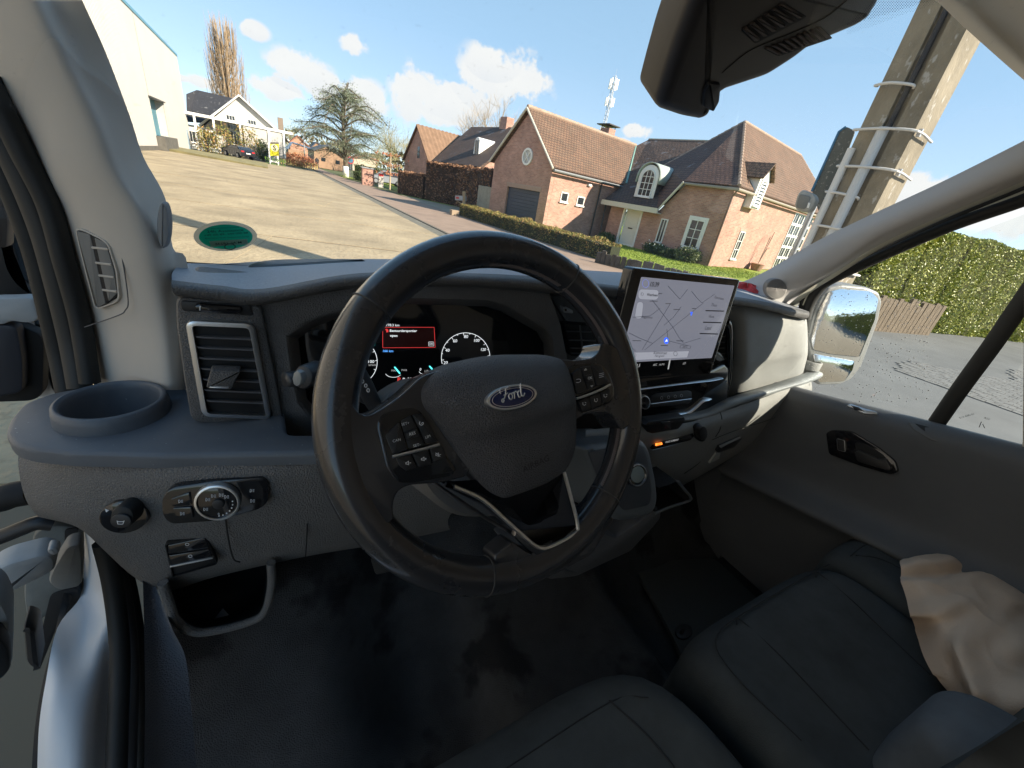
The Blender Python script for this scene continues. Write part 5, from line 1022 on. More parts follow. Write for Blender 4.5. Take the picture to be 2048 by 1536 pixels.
tubep('chrome_strip', [WP.w(WP.px(v14(*p), -.002), -.002) for p in ((520, 1028), (600, 1085), (720, 1165), (860, 1248))], .0022, mat('dark_chrome', (.25, .25, .26), .3, metal=1), wheel, 6, sub=6)
# airbag dome
AO = fillet([WP.px(v14(*p), .016) for p in [(468, 668), (505, 610), (590, 565), (760, 527), (960, 527), (1038, 548), (1066, 620), (1087, 720), (1088, 890), (1055, 985), (960, 1045), (800, 1102), (752, 1080), (690, 1020), (610, 920), (540, 815), (474, 725)]], .014, 5)
cA = np.mean(AO, axis=0); crA = WP.px(v14(560, 850), .03); crB = WP.px(v14(1080, 720), .03); cd = (crB-crA)/np.linalg.norm(crB-crA); cn = np.array([cd[1], -cd[0]])
def ah(q, s):
    e = (q-crA)@cn; e = max(0., min(1., (e+.004)/.02)); e = e*e*(3-2*e)
    return .014+.027*(1-s**3.2)**.6-.010*e*(1-s**4)+.012*(1-s*s)
rings = []
for s in (1.0, .985, .96, .93, .88, .8, .7, .6, .5, .4, .3, .2, .1, .01):
    rings.append([WP.w(cA+(q-cA)*s, ah(cA+(q-cA)*s, s) if s < 1 else -.012) for q in AO]); rings[-1].append(rings[-1][0])
ab = MB().grid(rings).build('airbag_cover', airb, wheel, True)
def on_dome(p):   # plane-local point on the dome with its height
    h = .044
    for _ in range(4):
        q = WP.px(p, h); d = q-cA; R_ = 0
        ang = atan2(d[1], d[0]); best = min(AO, key=lambda o: abs((atan2((o-cA)[1], (o-cA)[0])-ang+pi) % (2*pi)-pi)); s = min(.99, np.linalg.norm(d)/np.linalg.norm(best-cA)); h = ah(q, s)
    return q, h
q0, h0_ = on_dome(v14(840, 697)); BPn = WP.n+WP.b*.10; BPl = Plane(WP.w(q0, h0_), BPn, WP.b)
bd = disc('badge', BPl, v14(840, 697), 49.5, 25, chrome, wheel, -.006, .0045, .002, rot=-.2, n=48)
disc('badge_field', BPl, v14(840, 697), 44, 20.5, mat('badge_blue', (.008, .018, .085), .15, coat=.6), bd, .0, .0052, .0006, rot=-.2, n=48)
disc('badge_line', BPl, v14(840, 697), 40.5, 18, chrome, bd, .0, .0056, .0002, rot=-.2, n=48, hole=.0005)
bl0 = BPl.px(v14(798, 722), .0058); blx = BPl.px(v14(893, 694), .0058)-bl0; bu = blx/10.; bvv = np.array([-bu[1], bu[0]])*1.12
def scr(P, w_=.00085, sub=5): return [BPl.w(bl0+bu*x+bvv*y, .0058) for x, y in spline([np.array([x, y]) for x, y in P], sub)]
sm_ = MB()
for P, w_ in (([(.9, .9), (.4, .3), (.0, .6), (.3, 1.2), (1.1, 1.3), (1.9, 2.2), (2.3, 3.2), (2.6, 4.1)], 1.), ([(.3, 2.9), (.2, 3.7), (.9, 4.3), (2.2, 4.2), (3.4, 4.1), (4.2, 4.6)], 1.1), ([(1.2, 2.3), (2.2, 2.4), (3.0, 2.7)], .8),
              ([(3.7, 2.3), (3.0, 1.7), (3.1, .7), (3.8, .4), (4.4, 1.1), (4.3, 2.0), (3.7, 2.3), (4.2, 2.1), (4.9, 2.3)], .9), ([(5.2, 2.5), (5.3, 1.4), (5.0, .3)], 1.), ([(5.3, 1.5), (5.8, 2.3), (6.4, 2.4), (6.5, 1.9)], .85),
              ([(8.0, 2.2), (7.2, 2.3), (6.7, 1.4), (6.9, .5), (7.6, .4), (8.2, 1.4)], .95), ([(8.9, 4.4), (8.5, 3.4), (8.1, 1.6), (8.2, .6), (8.8, .4), (9.6, 1.2)], .95)):
    sm_.tube(scr(P), .0008*w_, 6, flat=(None, .5))
sm_.build('badge_script', mat('badge_silver', (.75, .76, .78), .25, metal=.6), bd, True)
q1, h1_ = on_dome(v14(928, 962)); APl = Plane(WP.w(q1, h1_), WP.n-WP.b*.12, WP.b); textp('embossed_lettering', 'AIRBAG', APl, v14(878, 985), v14(980, 937), mat('emboss', (.028, .028, .032), .3), ab, .0022, bold=.004)
# switch pods
def podtxt(s, a, b, h, par): return textp('lettering', s, WP, v14(*a), v14(*b), ink, par, h)
lpod = wpz('switch_pod', [(297, 805), (325, 758), (440, 735), (478, 748), (512, 800), (560, 890), (622, 985), (600, 1012), (440, 1042), (385, 1040), (340, 985)], gloss, -.01, .0185, .006, .004)
ph = .0225
btn = mat('button_black', (.02, .02, .022), .4)
for P, hh in (([(338, 850), (392, 797), (424, 905), (368, 924)], ph), ([(398, 792), (438, 768), (492, 880), (430, 903)], ph-.0015), ([(443, 768), (480, 764), (502, 795), (548, 872), (498, 882)], ph), ([(378, 937), (436, 921), (462, 976), (420, 990), (396, 972)], ph), ([(441, 920), (505, 901), (520, 961), (468, 975)], ph), ([(511, 899), (560, 886), (580, 935), (526, 958)], ph)):
    wpz('button', P, btn, .012, hh, .002, .0012, parent=lpod)
wpz('rocker', [(416, 838), (462, 822), (470, 851), (425, 868)], btn, .02, .0265, .0015, .0015, parent=lpod)
tubep('chrome_strip', [WP.w(WP.px(v14(*p), .0228), .0228) for p in ((364, 932), (430, 916), (500, 898), (549, 884))], .0015, chrome, lpod, 6)
for s, a, b in (('CAN', (365, 872), (396, 864)), ('SET+', (400, 806), (430, 799)), ('SET-', (446, 891), (474, 884)), ('LIM', (494, 857), (513, 850))): podtxt(s, a, b, ph+.0004, lpod)
podtxt('RES', (431, 845), (455, 838), .027, lpod)
def wic(P, par, h=.0229, r=.00035): return MB().tube([WP.w(WP.px(v14(*p), h), h) for p in P], r, 4).build('icon', ink, par)
for cx, cy, k in ((425, 958, 0), (486, 942, 1), (543, 925, 2)):
    wic([(cx-8, cy-3), (cx-3, cy-4), (cx+2, cy-9), (cx+3, cy+7), (cx-3, cy+3), (cx-8, cy+3), (cx-8, cy-3)], lpod)
    wic([(cx+6, cy-1), (cx+12, cy-2)], lpod)
    if k == 1: wic([(cx+9, cy-5), (cx+9, cy+2)], lpod)
    if k == 2: wic([(cx-9, cy-8), (cx+9, cy+6)], lpod)
wic([(478+8*cos(t), 800+8*sin(t)) for t in np.linspace(-.5, 4, 9)], lpod); wic([(477, 802), (485, 796)], lpod)
rpod = wpz('switch_pod', [(1052, 582), (1085, 566), (1185, 562), (1215, 590), (1240, 650), (1243, 695), (1225, 725), (1112, 765), (1092, 748), (1080, 690)], gloss, -.01, .0185, .006, .004)
for P in ([(1072, 605), (1104, 582), (1132, 672), (1092, 686)], [(1107, 580), (1145, 574), (1165, 655), (1136, 670)], [(1149, 573), (1186, 573), (1220, 640), (1168, 655)], [(1096, 714), (1140, 697), (1148, 744), (1113, 757)], [(1143, 695), (1182, 679), (1190, 728), (1151, 743)], [(1185, 678), (1222, 662), (1227, 700), (1192, 727)]):
    wpz('button', P, btn, .012, ph, .002, .0012, parent=rpod)
wpz('rocker', [(1126, 612), (1152, 608), (1158, 632), (1133, 637)], btn, .02, .0265, .001, .0012, parent=rpod); podtxt('OK', (1134, 624), (1151, 621), .027, rpod)
tubep('chrome_strip', [WP.w(WP.px(v14(*p), .0228), .0228) for p in ((1088, 704), (1130, 690), (1180, 670), (1222, 648))], .0015, chrome, rpod, 6)
wic([(1088, 640), (1096, 640), (1105, 636), (1105, 628), (1098, 626), (1089, 628)], rpod)
for k in range(3): wic([(1178, 606+k*7), (1196, 602+k*7)], rpod)
wic([(1120, 592), (1130, 590), (1125, 585), (1120, 592)], rpod); wic([(1145, 653), (1154, 651), (1150, 658), (1145, 653)], rpod)
for cx, cy in ((1120, 724), (1166, 710), (1203, 692)): wic([(cx-6, cy-6), (cx-6, cy+3), (cx, cy+6), (cx+6, cy+1)], rpod); wic([(cx+2, cy-6), (cx+7, cy-4)], rpod)
# column, stalks
prism('column_shroud', WP, [v14(*p) for p in [(500, 640), (980, 580), (1060, 800), (1030, 1050), (900, 1180), (620, 1190), (470, 1060), (430, 800)]], mat('shroud_plastic', (0.131, 0.136, 0.144), .55, bump=(800, .3, 'v')), van, -.30, -.055, .03, .02)
SK = [atY(v7(420, 850), .50), atY(v7(470, 930), .50), atY(v7(560, 1020), .52)]
stk = mat('stalk_plastic', (.035, .037, .042), .4)
st1 = MB().tube(spline([atY(v7(30, 860), .52), atY(v7(150, 855), .53), atY(v7(330, 900), .54), atY(v7(540, 1000), .55)], 5), [.012]*6+[.011]*10, 12, flat=((0, 0, 1), .8)).build('stalk', stk, van, True)
disc('stalk_knob', Plane(atY(v7(115, 855), .50), (-.5, -.8, .2)), v7(120, 850), 21, 25, stk, st1, -.02, .012, .006, n=24); disc('stalk_tip', Plane(atY(v7(95, 850), .49), (-.75, -.6, .1)), v7(88, 856), 10, 17, mat('tip_grey', (.22, .24, .25), .35), st1, -.01, .004, .003, n=8)
st2 = MB().tube(spline([atY(v7(400, 800), .47), atY(v7(450, 880), .49), atY(v7(500, 980), .52), atY(v7(560, 1060), .55)], 5), .0115, 12).build('stalk', stk, van, True)
SP = Plane(atY(v7(455, 895), .465), (-.3, -.9, .3))
for a in ((445, 870), (462, 893), (475, 918)): disc('icon', SP, v7(*a), 3.2, 4, ink, st2, .0, .0006, .0001, hole=.0007, n=12)
prism('column_cover', PYp(.50, .3), [v7(515, 990), v7(545, 950), v7(620, 900), v7(700, 872), v7(800, 860), v7(820, 940), v7(620, 1020), v7(545, 1030)], mat('cover_grey', (.16, .165, .16), .55, bump=(500, .3, 'v')), van, -.03, 0, .01, .012)
# ---- centre stack
TS = Plane(atY(v9(335, 65), .50), (0, -cos(radians(4)), sin(radians(4))))
ts = prism('touchscreen', TS, [v9(330, 58), v9(1158, 152), v9(925, 880), v9(108, 935)], gloss, van, -.022, 0, .008, .003)
scm = mat('screen_map', (.05, .05, .06), .12, emit=((.385, .40, .49), .17), coat=.3); dk_ = em('screen_ink', (.02, .02, .03), .1); rd_ = em('screen_road', (.09, .10, .14), .15)
sc = prism('map_display', TS, [v9(395, 130), v9(1110, 197), v9(935, 752), v9(228, 790)], scm, ts, -.001, .0006, .002, .0001)
def sl(P, m=rd_, r=.0005): return MB().tube([TS.w(TS.px(v9(*p), .0009), .0009) for p in P], r, 4).build('map_line', m, sc)
for P in ([(600, 200), (690, 300), (750, 225)], [(620, 330), (400, 690)], [(870, 330), (420, 690)], [(480, 310), (640, 520), (680, 590), (720, 640), (850, 600)], [(330, 440), (460, 430), (540, 370)], [(590, 530), (600, 620), (610, 640)], [(600, 620), (700, 645), (760, 660)], [(300, 560), (380, 600), (480, 640)], [(780, 240), (830, 300), (860, 330), (960, 260)], [(300, 650), (350, 700)], [(700, 360), (640, 440), (570, 500)]): sl(P)
textp('lettering', '15:39', TS, v9(464, 187), v9(530, 191), dk_, sc, .0012, bold=.025); textp('lettering', 'Waarheen?', TS, v9(436, 266), v9(524, 272), dk_, sc, .0012, bold=.02)
lgt = em('screen_light', (.55, .57, .66), .2)
for P, rr_ in (([v9(375, 225), v9(530, 232), v9(522, 305), v9(372, 300)], .009), ([v9(365, 322), v9(410, 325), v9(395, 450), v9(345, 448)], .007), ([v9(325, 712), v9(760, 700), v9(745, 748), v9(315, 770)], .002)): prism('search_field', TS, P, lgt, sc, 0, .0008, rr_, .0001)
disc('home_button', TS, v9(428, 181), 6.5, 8.5, em('screen_blue', (.12, .15, .45), .5), sc, 0, .0011, .0001, hole=.0006); disc('lens_icon', TS, v9(402, 262), 2.6, 3, dk_, sc, 0, .0012, .0001, hole=.0004)
disc('position_marker', TS, v9(587, 620), 4.6, 6.6, em('marker_blue', (.03, .10, .75), .6), sc, 0, .0013, .0001); prism('marker_arrow', TS, [v9(577, 630), v9(590, 607), v9(597, 628), v9(588, 624)], em('marker_white', (.8, .8, .9), .6), sc, .0012, .0016, 0, .0001)
prism('flag_icon', TS, [v9(772, 400), v9(790, 398), v9(785, 415), v9(778, 430)], MATS['marker_blue'], sc, 0, .0012, 0, .0001)
for x, y, w_ in ((600, 335, 36), (668, 380, 48), (800, 373, 30), (540, 258, 30), (490, 316, 60), (360, 620, 64), (692, 621, 56), (572, 656, 54)): prism('place_name', TS, [v9(x-w_/2, y-2), v9(x+w_/2, y-1), v9(x+w_/2, y+3), v9(x-w_/2, y+2)], dk_, sc, 0, .0011, 0, .0001)
textp('lettering', 'Buggenhout', TS, v9(400, 437), v9(480, 443), dk_, sc, .0012); textp('lettering', 'Kattestraat', TS, v9(490, 714), v9(592, 714), dk_, sc, .0012); textp('lettering', 'Hoogveld', TS, v9(500, 738), v9(570, 736), dk_, sc, .0012)
prism('scale_box', TS, [v9(696, 656), v9(776, 660), v9(770, 681), v9(690, 676)], dk_, sc, 0, .001, .001, .0001, hole=.0004); textp('lettering', '200 m', TS, v9(712, 668), v9(748, 669), dk_, sc, .0012)
textp('lettering', 'Favorieten', TS, v9(958, 285), v9(1028, 300), dk_, sc, .0012)
for (x, y, s) in ((965, 345, 'Thuis'), (945, 434, 'Werk'), (920, 521, 'Laad')):
    textp('lettering', s, TS, v9(x-34, y), v9(x+10, y+4), dk_, sc, .0012); prism('list_bar', TS, [v9(x-75, y+40), v9(x+65, y+44), v9(x+64, y+52), v9(x-77, y+48)], dk_, sc, 0, .0011, .0008, .0001)
disc('play_icon', TS, v9(657, 720), 3.8, 4.6, dk_, sc, 0, .0012, .0001, hole=.0005); disc('menu_icon', TS, v9(343, 730), 3, 3.8, dk_, sc, 0, .0012, .0001, hole=.0004)
for x, s in ((365, '18,5'), (500, 'A/C'), (552, 'AUTO'), (608, 'I'), (725, 'LO')): textp('lettering', s, TS, v9(x-len(s)*5, 812-(x-400)*.05), v9(x+len(s)*5, 809-(x-400)*.05), eg_, ts, .0006)
# vents beside the screen
VB = PYp(.635)
vr = prism('air_vent', VB, [v9(880, 470), v9(1060, 480), v9(1058, 800), v9(1010, 920), v9(880, 930)], deep, van, -.05, -.02, .006, .002)
for i in range(7): 
    y = 590+i*44; a, b = v9(900, y+8), v9(1030, y-2 if i < 8 else y); tubep('slat', [atY(a, .645), atY(b, .640)], .004, MATS['slat_grey'], vr, 6, flat=((0, 0, 1), .35))
prism('slider', PYp(.62), [v9(965, 712), v9(1000, 712), v9(1036, 765), v9(1000, 780), v9(968, 760)], mat('slider_grey', (.35, .38, .40), .35), vr, -.008, .002, .002, .002)
vl = prism('air_vent', PYp(.64), [v7(1530, 560), v7(1700, 572), v7(1712, 690), v7(1665, 737), v7(1568, 735)], deep, van, -.05, -.0, .005, .002)
for y in (600, 647, 690, 718): tubep('slat', [atY(v7(1545+(y-600)*.2, y), .633), atY(v7(1706, y+4), .633)], .0035, MATS['slat_grey'], vl, 6, flat=((0, 0, 1), .35))
tubep('slat', [atY(v7(1616, 568), .63), atY(v7(1634, 733), .63)], .0022, MATS['slat_grey'], vl, 6)
prism('centre_fascia', PYp(.65), [(1096, 590), (1270, 600), (1270, 860), (1150, 880), (1133, 714)], plas, van, -.05, -.012, .004, .004)
sb_ = prism('start_button', PYp(.628), [v7(1522, 468), v7(1552, 472), v7(1582, 490), v7(1580, 505), v7(1530, 500)], mat('button_steel', (.5, .53, .56), .3, metal=.5), van, -.008, .002, .003, .002); prism('icon', PYp(.626), [v7(1534, 478), v7(1546, 480), v7(1546, 492), v7(1535, 490)], deep, sb_, .001, .0012, 0, .0001)
# glossy control panel
GP = PYp(.600, .12); GP = Plane(atY(v15(700, 250), .595), (0, -cos(.12), sin(.12)))
gp_o = prism('control_panel', GP, [v15(120, 80), v15(420, 20), v15(1000, -40), v15(1170, -110), v15(1215, -60), v15(1205, 240), v15(1120, 310), v15(1000, 370), v15(800, 480), v15(600, 510), v15(130, 560)], gloss, van, -.05, .002, .006, .004)
def gpt(P, h=.004): return [GP.w(GP.px(v15(*p), h), h) for p in P]
tubep('chrome_strip', gpt([(150, 172), (300, 145), (600, 105), (900, 70), (1040, 55), (1150, 32)]), .0042, chrome, gp_o, 8, flat=((0, 0, 1), .45)); tubep('chrome_strip', gpt([(150, 480), (330, 452), (540, 425), (700, 400), (800, 378), (870, 330), (950, 262), (1035, 245)], .004), [.0045]*20+[.007]*14+[.003]*2, chrome, gp_o, 8, flat=((0, 0, 1), .5))
vk = disc('volume_knob', GP, v15(366, 285), 10, 14, chrome, gp_o, .0, .012, .002, n=30); disc('knob_face', GP, v15(366, 285), 8.4, 12, gloss, vk, .011, .014, .001, n=30)
bs = prism('button_strip', GP, [v15(412, 262), v15(432, 220), v15(480, 192), v15(800, 162), v15(838, 172), v15(838, 238), v15(420, 292)], blk, gp_o, .001, .006, .003, .002); tubep('chrome_line', gpt([(420, 296), (620, 270), (836, 243)], .006), .0008, chrome, bs, 5); prism('button_lip', GP, [v15(422, 304), v15(836, 250), v15(836, 272), v15(800, 298), v15(455, 330), v15(425, 318)], blk, bs, .0, .004, .002, .001)
for x in (530, 600, 668, 732): disc('icon', GP, v15(x, 236-(x-530)*.12), 2.6, 3, ink, bs, .006, .0063, .0001, hole=.0006, n=10)
# lower dash centre + glovebox
lower_dash = patch('lower_dash', [
    [atY(v15(*p[:2]), p[2]) for p in ((-250, 560, .56), (330, 520, .56), (790, 488, .56), (1160, 372, .56), (1600, 222, .56), (1900, 95, .57), (2060, 60, .60))],
    [atY(v15(*p[:2]), p[2]) for p in ((-250, 640, .545), (330, 620, .545), (790, 590, .545), (1160, 480, .545), (1600, 340, .55), (1900, 180, .56), (2070, 130, .60))],
    [atY(v15(*p[:2]), p[2]) for p in ((-250, 860, .56), (400, 850, .56), (800, 740, .56), (1130, 640, .56), (1580, 490, .565), (1850, 330, .58), (2060, 210, .61))],
    [atY(v15(*p[:2]), p[2]) for p in ((-250, 1300, .60), (480, 1210, .60), (760, 1105, .60), (1200, 860, .60), (1660, 605, .60), (1850, 470, .61), (2045, 270, .63))],
    [atY(v15(*p[:2]), p[2]) for p in ((-250, 1300, .72), (480, 1200, .72), (760, 1095, .72), (1200, 850, .72), (1660, 598, .72), (1850, 465, .72), (2040, 262, .72))]], plasp, van, 6, 4)
ledge = patch('dash_ledge', [
    [atY(v9(*p[:2]), p[2]) for p in ((560, 1180, .63), (860, 1110, .63), (960, 1085, .625), (1050, 1060, .62), (1390, 955, .62), (1620, 880, .62), (1770, 815, .66), (1800, 835, .68))],
    [atY(v9(*p[:2]), p[2]) for p in ((560, 1215, .58), (860, 1165, .58), (990, 1110, .575), (1100, 1060, .57), (1420, 975, .57), (1650, 905, .58), (1790, 850, .62), (1806, 850, .66))],
    [atY(v9(*p[:2]), p[2]) for p in ((560, 1250, .56), (860, 1215, .56), (1000, 1165, .555), (1120, 1110, .553), (1440, 1005, .553), (1680, 930, .56), (1790, 885, .60), (1806, 872, .65))],
    [atY(v9(*p[:2]), p[2]) for p in ((560, 1262, .58), (860, 1230, .58), (1000, 1182, .57), (1120, 1128, .57), (1440, 1022, .57), (1680, 942, .575), (1788, 900, .62), (1803, 885, .66))]], mat('ledge_plastic', (0.225, 0.247, 0.255), .5, bump=(900, .25, 'v'), spot=(240, .7, (.4, .4, .4), .5)), van, 5, 4)
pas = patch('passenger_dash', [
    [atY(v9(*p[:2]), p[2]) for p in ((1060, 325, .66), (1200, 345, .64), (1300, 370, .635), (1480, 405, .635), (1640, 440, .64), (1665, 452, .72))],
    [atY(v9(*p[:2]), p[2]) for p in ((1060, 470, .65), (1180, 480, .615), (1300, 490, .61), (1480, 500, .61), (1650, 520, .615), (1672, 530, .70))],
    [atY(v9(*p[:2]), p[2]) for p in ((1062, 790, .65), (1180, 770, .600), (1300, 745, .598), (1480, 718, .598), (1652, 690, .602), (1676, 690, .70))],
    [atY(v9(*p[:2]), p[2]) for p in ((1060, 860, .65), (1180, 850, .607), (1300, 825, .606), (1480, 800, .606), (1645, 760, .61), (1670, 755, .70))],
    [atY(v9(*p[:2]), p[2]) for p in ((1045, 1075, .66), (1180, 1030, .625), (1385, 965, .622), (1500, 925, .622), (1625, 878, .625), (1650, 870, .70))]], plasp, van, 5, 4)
tubep('dash_edge_pillar', [atY(v9(*p), .62) for p in ((1046, 470), (1066, 520), (1068, 700), (1062, 900), (1030, 1010), (960, 1090))], .010, gloss, van, 8)
tubep('dash_edge_line', [atY(v9(*p), .607) for p in ((1060, 500), (1078, 560), (1080, 760), (1066, 930), (1040, 1060))], .0014, chrome, van, 5)
LF = PYp(.535); LF2 = Plane((1.0, .548, 1.45), (0, -1, .05))
def gap(P, y=.548, r=.0011): return tubep('panel_gap', [atY(v15(*p), y) for p in P], r, deep, van, 5)
gap([(1130, 385), (1145, 450), (1125, 560), (1080, 636)], .547); gap([(1045, 665), (1200, 600), (1400, 530), (1600, 470), (1780, 400)], .5535, .0009); gap([(1040, 670), (1000, 790), (900, 910), (760, 1010)], .575); gap([(1800, 395), (1740, 520), (1640, 590)], .578, .0008)
hz = prism('hazard_switch_panel', Plane(atY(v15(560, 520), .55), NF), [v15(352, 515), v15(400, 478), v15(765, 430), v15(775, 465), v15(705, 555), v15(435, 605), v15(385, 588)], blk, van, -.02, .006, .003, .004)
hb = prism('hazard_button', Plane(atY(v15(575, 520), .541), NF), [v15(525, 485), v15(625, 475), v15(630, 560), v15(528, 570)], blk, hz, -.001, .002, .002, .001); prism('triangle', Plane(atY(v15(575, 520), .538), NF), [v15(562, 548), v15(600, 545), v15(580, 515)], mat('dull_red', (.18, .05, .05), .5), hb, -.001, .0003, 0, .0001, hole=.0008)
sp_ = prism('slot_panel', Plane(atY(v15(640, 690), .548), NF), [v15(425, 762), v15(445, 722), v15(480, 700), v15(850, 598), v15(862, 625), v15(825, 668), v15(640, 715), v15(432, 768)], gloss, van, -.01, .003, .002, .001); prism('orange_label', Plane(atY(v15(500, 708), .543), NF), [v15(468, 704), v15(532, 690), v15(538, 712), v15(470, 728)], eo, sp_, -.001, .0006, .0015, .0002); textp('lettering', 'SD', Plane(atY(v15(500, 708), .542), NF), v15(484, 712), v15(522, 704), blk, sp_, .0002)
textp('lettering', 'PASS AIRBAG', Plane(atY(v15(640, 680), .543), NF), v15(570, 690), v15(700, 662), eg_, sp_, .0008); tubep('chrome_line', [atY(v15(*p), .542) for p in ((432, 768), (640, 720), (830, 668))], .0008, mat('dark_chrome2', (.3, .3, .3), .3, metal=1.), sp_, 5)
s12 = disc('socket_cover', Plane(atY(v15(955, 600), .545), (.1, -1, 0)), v15(945, 605), 10, 17, deep, van, -.01, .006, .003); disc('socket_cap', Plane(atY(v15(958, 602), .538), (.2, -1, .05)), v15(962, 600), 8, 14.5, blk, s12, -.006, .008, .004)
GHP = Plane(atY(v15(1240, 720), .566), (0, -1, -.1)); gh = prism('glovebox_handle', GHP, [v15(1120, 730), v15(1345, 635), v15(1352, 655), v15(1275, 745), v15(1110, 800), v15(1095, 785)], blk, van, -.01, .005, .003, .003); prism('handle_flap', GHP, [v15(1130, 738), v15(1345, 640), v15(1340, 655), v15(1230, 700), v15(1150, 745), v15(1140, 755)], plasp, gh, .004, .010, .002, .002)
prism('warning_label', GHP, [v15(1018, 905), v15(1085, 800), v15(1130, 805), v15(1120, 860)], mat('label_grey', (.42, .43, .42), .5), van, -.03, -.0, .001, .0003)
tubep('grab_loop', [atY(v15(*p), .66) for p in ((1530, 715), (1560, 830), (1600, 890), (1650, 890), (1710, 840), (1722, 760), (1705, 660))], .0045, blk, van, 8)
# right end: small cup and dash end
ecp = atY(v9(1695, 790), .64); MB().grid([[(ecp[0]+r*cos(t), ecp[1]+r*sin(t), ecp[2]+z) for t in np.linspace(0, 2*pi, 25)] for r, z in ((.036, -.02), (.036, .008), (.033, .012), (.029, .01), (.027, -.03), (.001, -.03))]).build('cup_holder', plasp, van, True)
# shifter pod
SPn = Plane(atY(v15(250, 1030), .455), (.1, -.92, .38)); pod = prism('gear_console', SPn, [v10(212, 350), v10(250, 325), v10(420, 300), v10(560, 290), v10(600, 350), v10(640, 540), v10(650, 650), v10(625, 730), v10(560, 765), v10(400, 785), v10(340, 700), v10(290, 550)], mat('console_grey', (0.127, 0.142, 0.155), .4, bump=(800, .2, 'v')), van, -.16, .0, .03, .018, bn=4)
prism('console_inlay', SPn, [v10(225, 365), v10(400, 335), v10(540, 320), v10(575, 400), v10(605, 600), v10(590, 680), v10(440, 715), v10(300, 560)], mat('inlay_grey', (0.068, 0.075, 0.087), .35), pod, -.002, .0015, .012, .0015)
gk = disc('gear_knob', SPn, v10(522, 505), 19, 24, gloss, pod, .0, .03, .006, rot=.2); disc('knob_ring', SPn, v10(522, 505), 18, 22.5, chrome, gk, .028, .0315, .001, hole=.0018, rot=.2); disc('knob_top', SPn, v10(520, 500), 13, 17, mat('knob_grey', (.25, .30, .30), .12, coat=.5), gk, .029, .0312, .001, rot=.2)
prism('console_side', Plane(atY(v15(520, 1300), .50), (0, -1, .2)), [v10(400, 870), v10(640, 700), v10(665, 705), v10(660, 760), v10(620, 810), v10(480, 960), v10(160, 1110), v10(0, 1130), v10(-200, 1000), v10(200, 800)], mat('console_low', (0.105, 0.109, 0.117), .5, bump=(800, .3, 'v')), van, -.12, .0, .01, .012)
tubep('console_line', [atY(v10(*p), .488) for p in ((400, 880), (500, 850), (605, 808))], .0012, MATS['tip_grey'], van, 5)
tubep('bin_frame', [atY(v15(*p), .49) for p in ((690, 1085), (760, 1170), (826, 1252), (800, 1290), (620, 1350), (460, 1415))], .0042, MATS['console_grey'], van, 8)
mb = MB(); P = [atY(v15(*p), .49) for p in ((690, 1088), (824, 1256), (790, 1292), (530, 1385), (470, 1415), (440, 1300), (500, 1160))]; Q = [p+np.array([0, .12, -.01]) for p in P]; mb.add(P+Q, [(i, (i+1) % 7, 7+(i+1) % 7, 7+i) for i in range(7)]+[tuple(range(7, 14))]); mb.build('storage_bin', deep, van)
# ---- pillars, seals, windscreen
def tY(l, f=v17): return [atY(f(x, y), d) for x, y, d in l]
LPm = patch('left_pillar', [
    tY([(-250, 330, .80), (0, 740, .80), (200, 1080, .80), (345, 1420, .80)])+[atY(p, d) for p, d in (((112, 425), .80), ((140, 525), .80), ((172, 640), .80), ((196, 775), .78))],
    tY([(0, 0, .745), (170, 450, .745), (330, 820, .745), (470, 1200, .745)])+[atY(p, d) for p, d in (((175, 420), .745), ((215, 520), .745), ((250, 640), .745), ((260, 780), .74))],
    tY([(250, 0, .72), (480, 500, .72), (660, 900, .72), (800, 1250, .72)])+[atY(p, d) for p, d in (((265, 420), .72), ((295, 520), .72), ((315, 640), .72), ((325, 780), .70))],
    tY([(385, 0, .745), (600, 480, .745), (800, 900, .745), (930, 1250, .745)])+[atY(p, d) for p, d in (((300, 430), .74), ((335, 520), .74), ((346, 620), .73), ((355, 780), .70))],
    tY([(600, 0, .74), (780, 400, .76), (950, 850, .78), (1050, 1150, .80)])+[atY(p, d) for p, d in (((331, 398), .79), ((346, 496), .77), ((376, 536), .76), ((380, 780), .72))]], trim, van, 5, 5)
for P, r, m in (([(-30, 150, .78), (0, 212, .78), (50, 315, .78), (98, 412, .78), (128, 520, .78), (160, 640, .78), (180, 765, .76)], .0125, rub), ([(-30, 200, .80), (0, 262, .80), (48, 360, .80), (88, 462, .80), (115, 560, .80), (143, 680, .80), (160, 775, .78)], .015, mat('rubber_brown', (.035, .033, .030), .6)), ([(-30, 260, .82), (0, 322, .82), (38, 410, .82), (70, 500, .82), (93, 590, .82), (118, 700, .82), (136, 790, .8)], .014, rub)):
    tubep('door_seal', P3(P), r, m, van, 10)
spk = disc('speaker_grille', Plane(atY((325, 452), .728), (-.15, -.98, .0)), (325, 452), 12.5, 47, mat('grille_grey', (.24, .245, .25), .6), van, -.01, .004, .003, n=40)
for k in range(1, 7): disc('grille_ring', Plane(atY((325, 452), .726), (-.15, -.98, .0)), (325, 452), 12.5*k/7, 47*k/7, mat('grille_dark', (.10, .10, .105), .6), spk, 0, .0012, .0001, hole=.0007, n=36)
WVp = Plane(atY((200, 545), .757), (-.59, -.81, 0)); wv = prism('side_vent', WVp, [v5(438, 228), v5(480, 228), v5(590, 280), v5(640, 320), v5(690, 480), v5(705, 640), v5(680, 670), v5(580, 705), v5(555, 690), v5(500, 480)], trim, van, -.01, .004, .006, .001, hole=.002)
prism('vent_cavity', WVp, [v5(448, 238), v5(585, 290), v5(640, 335), v5(695, 630), v5(580, 692)], deep, wv, -.03, .0035, .004, .001)
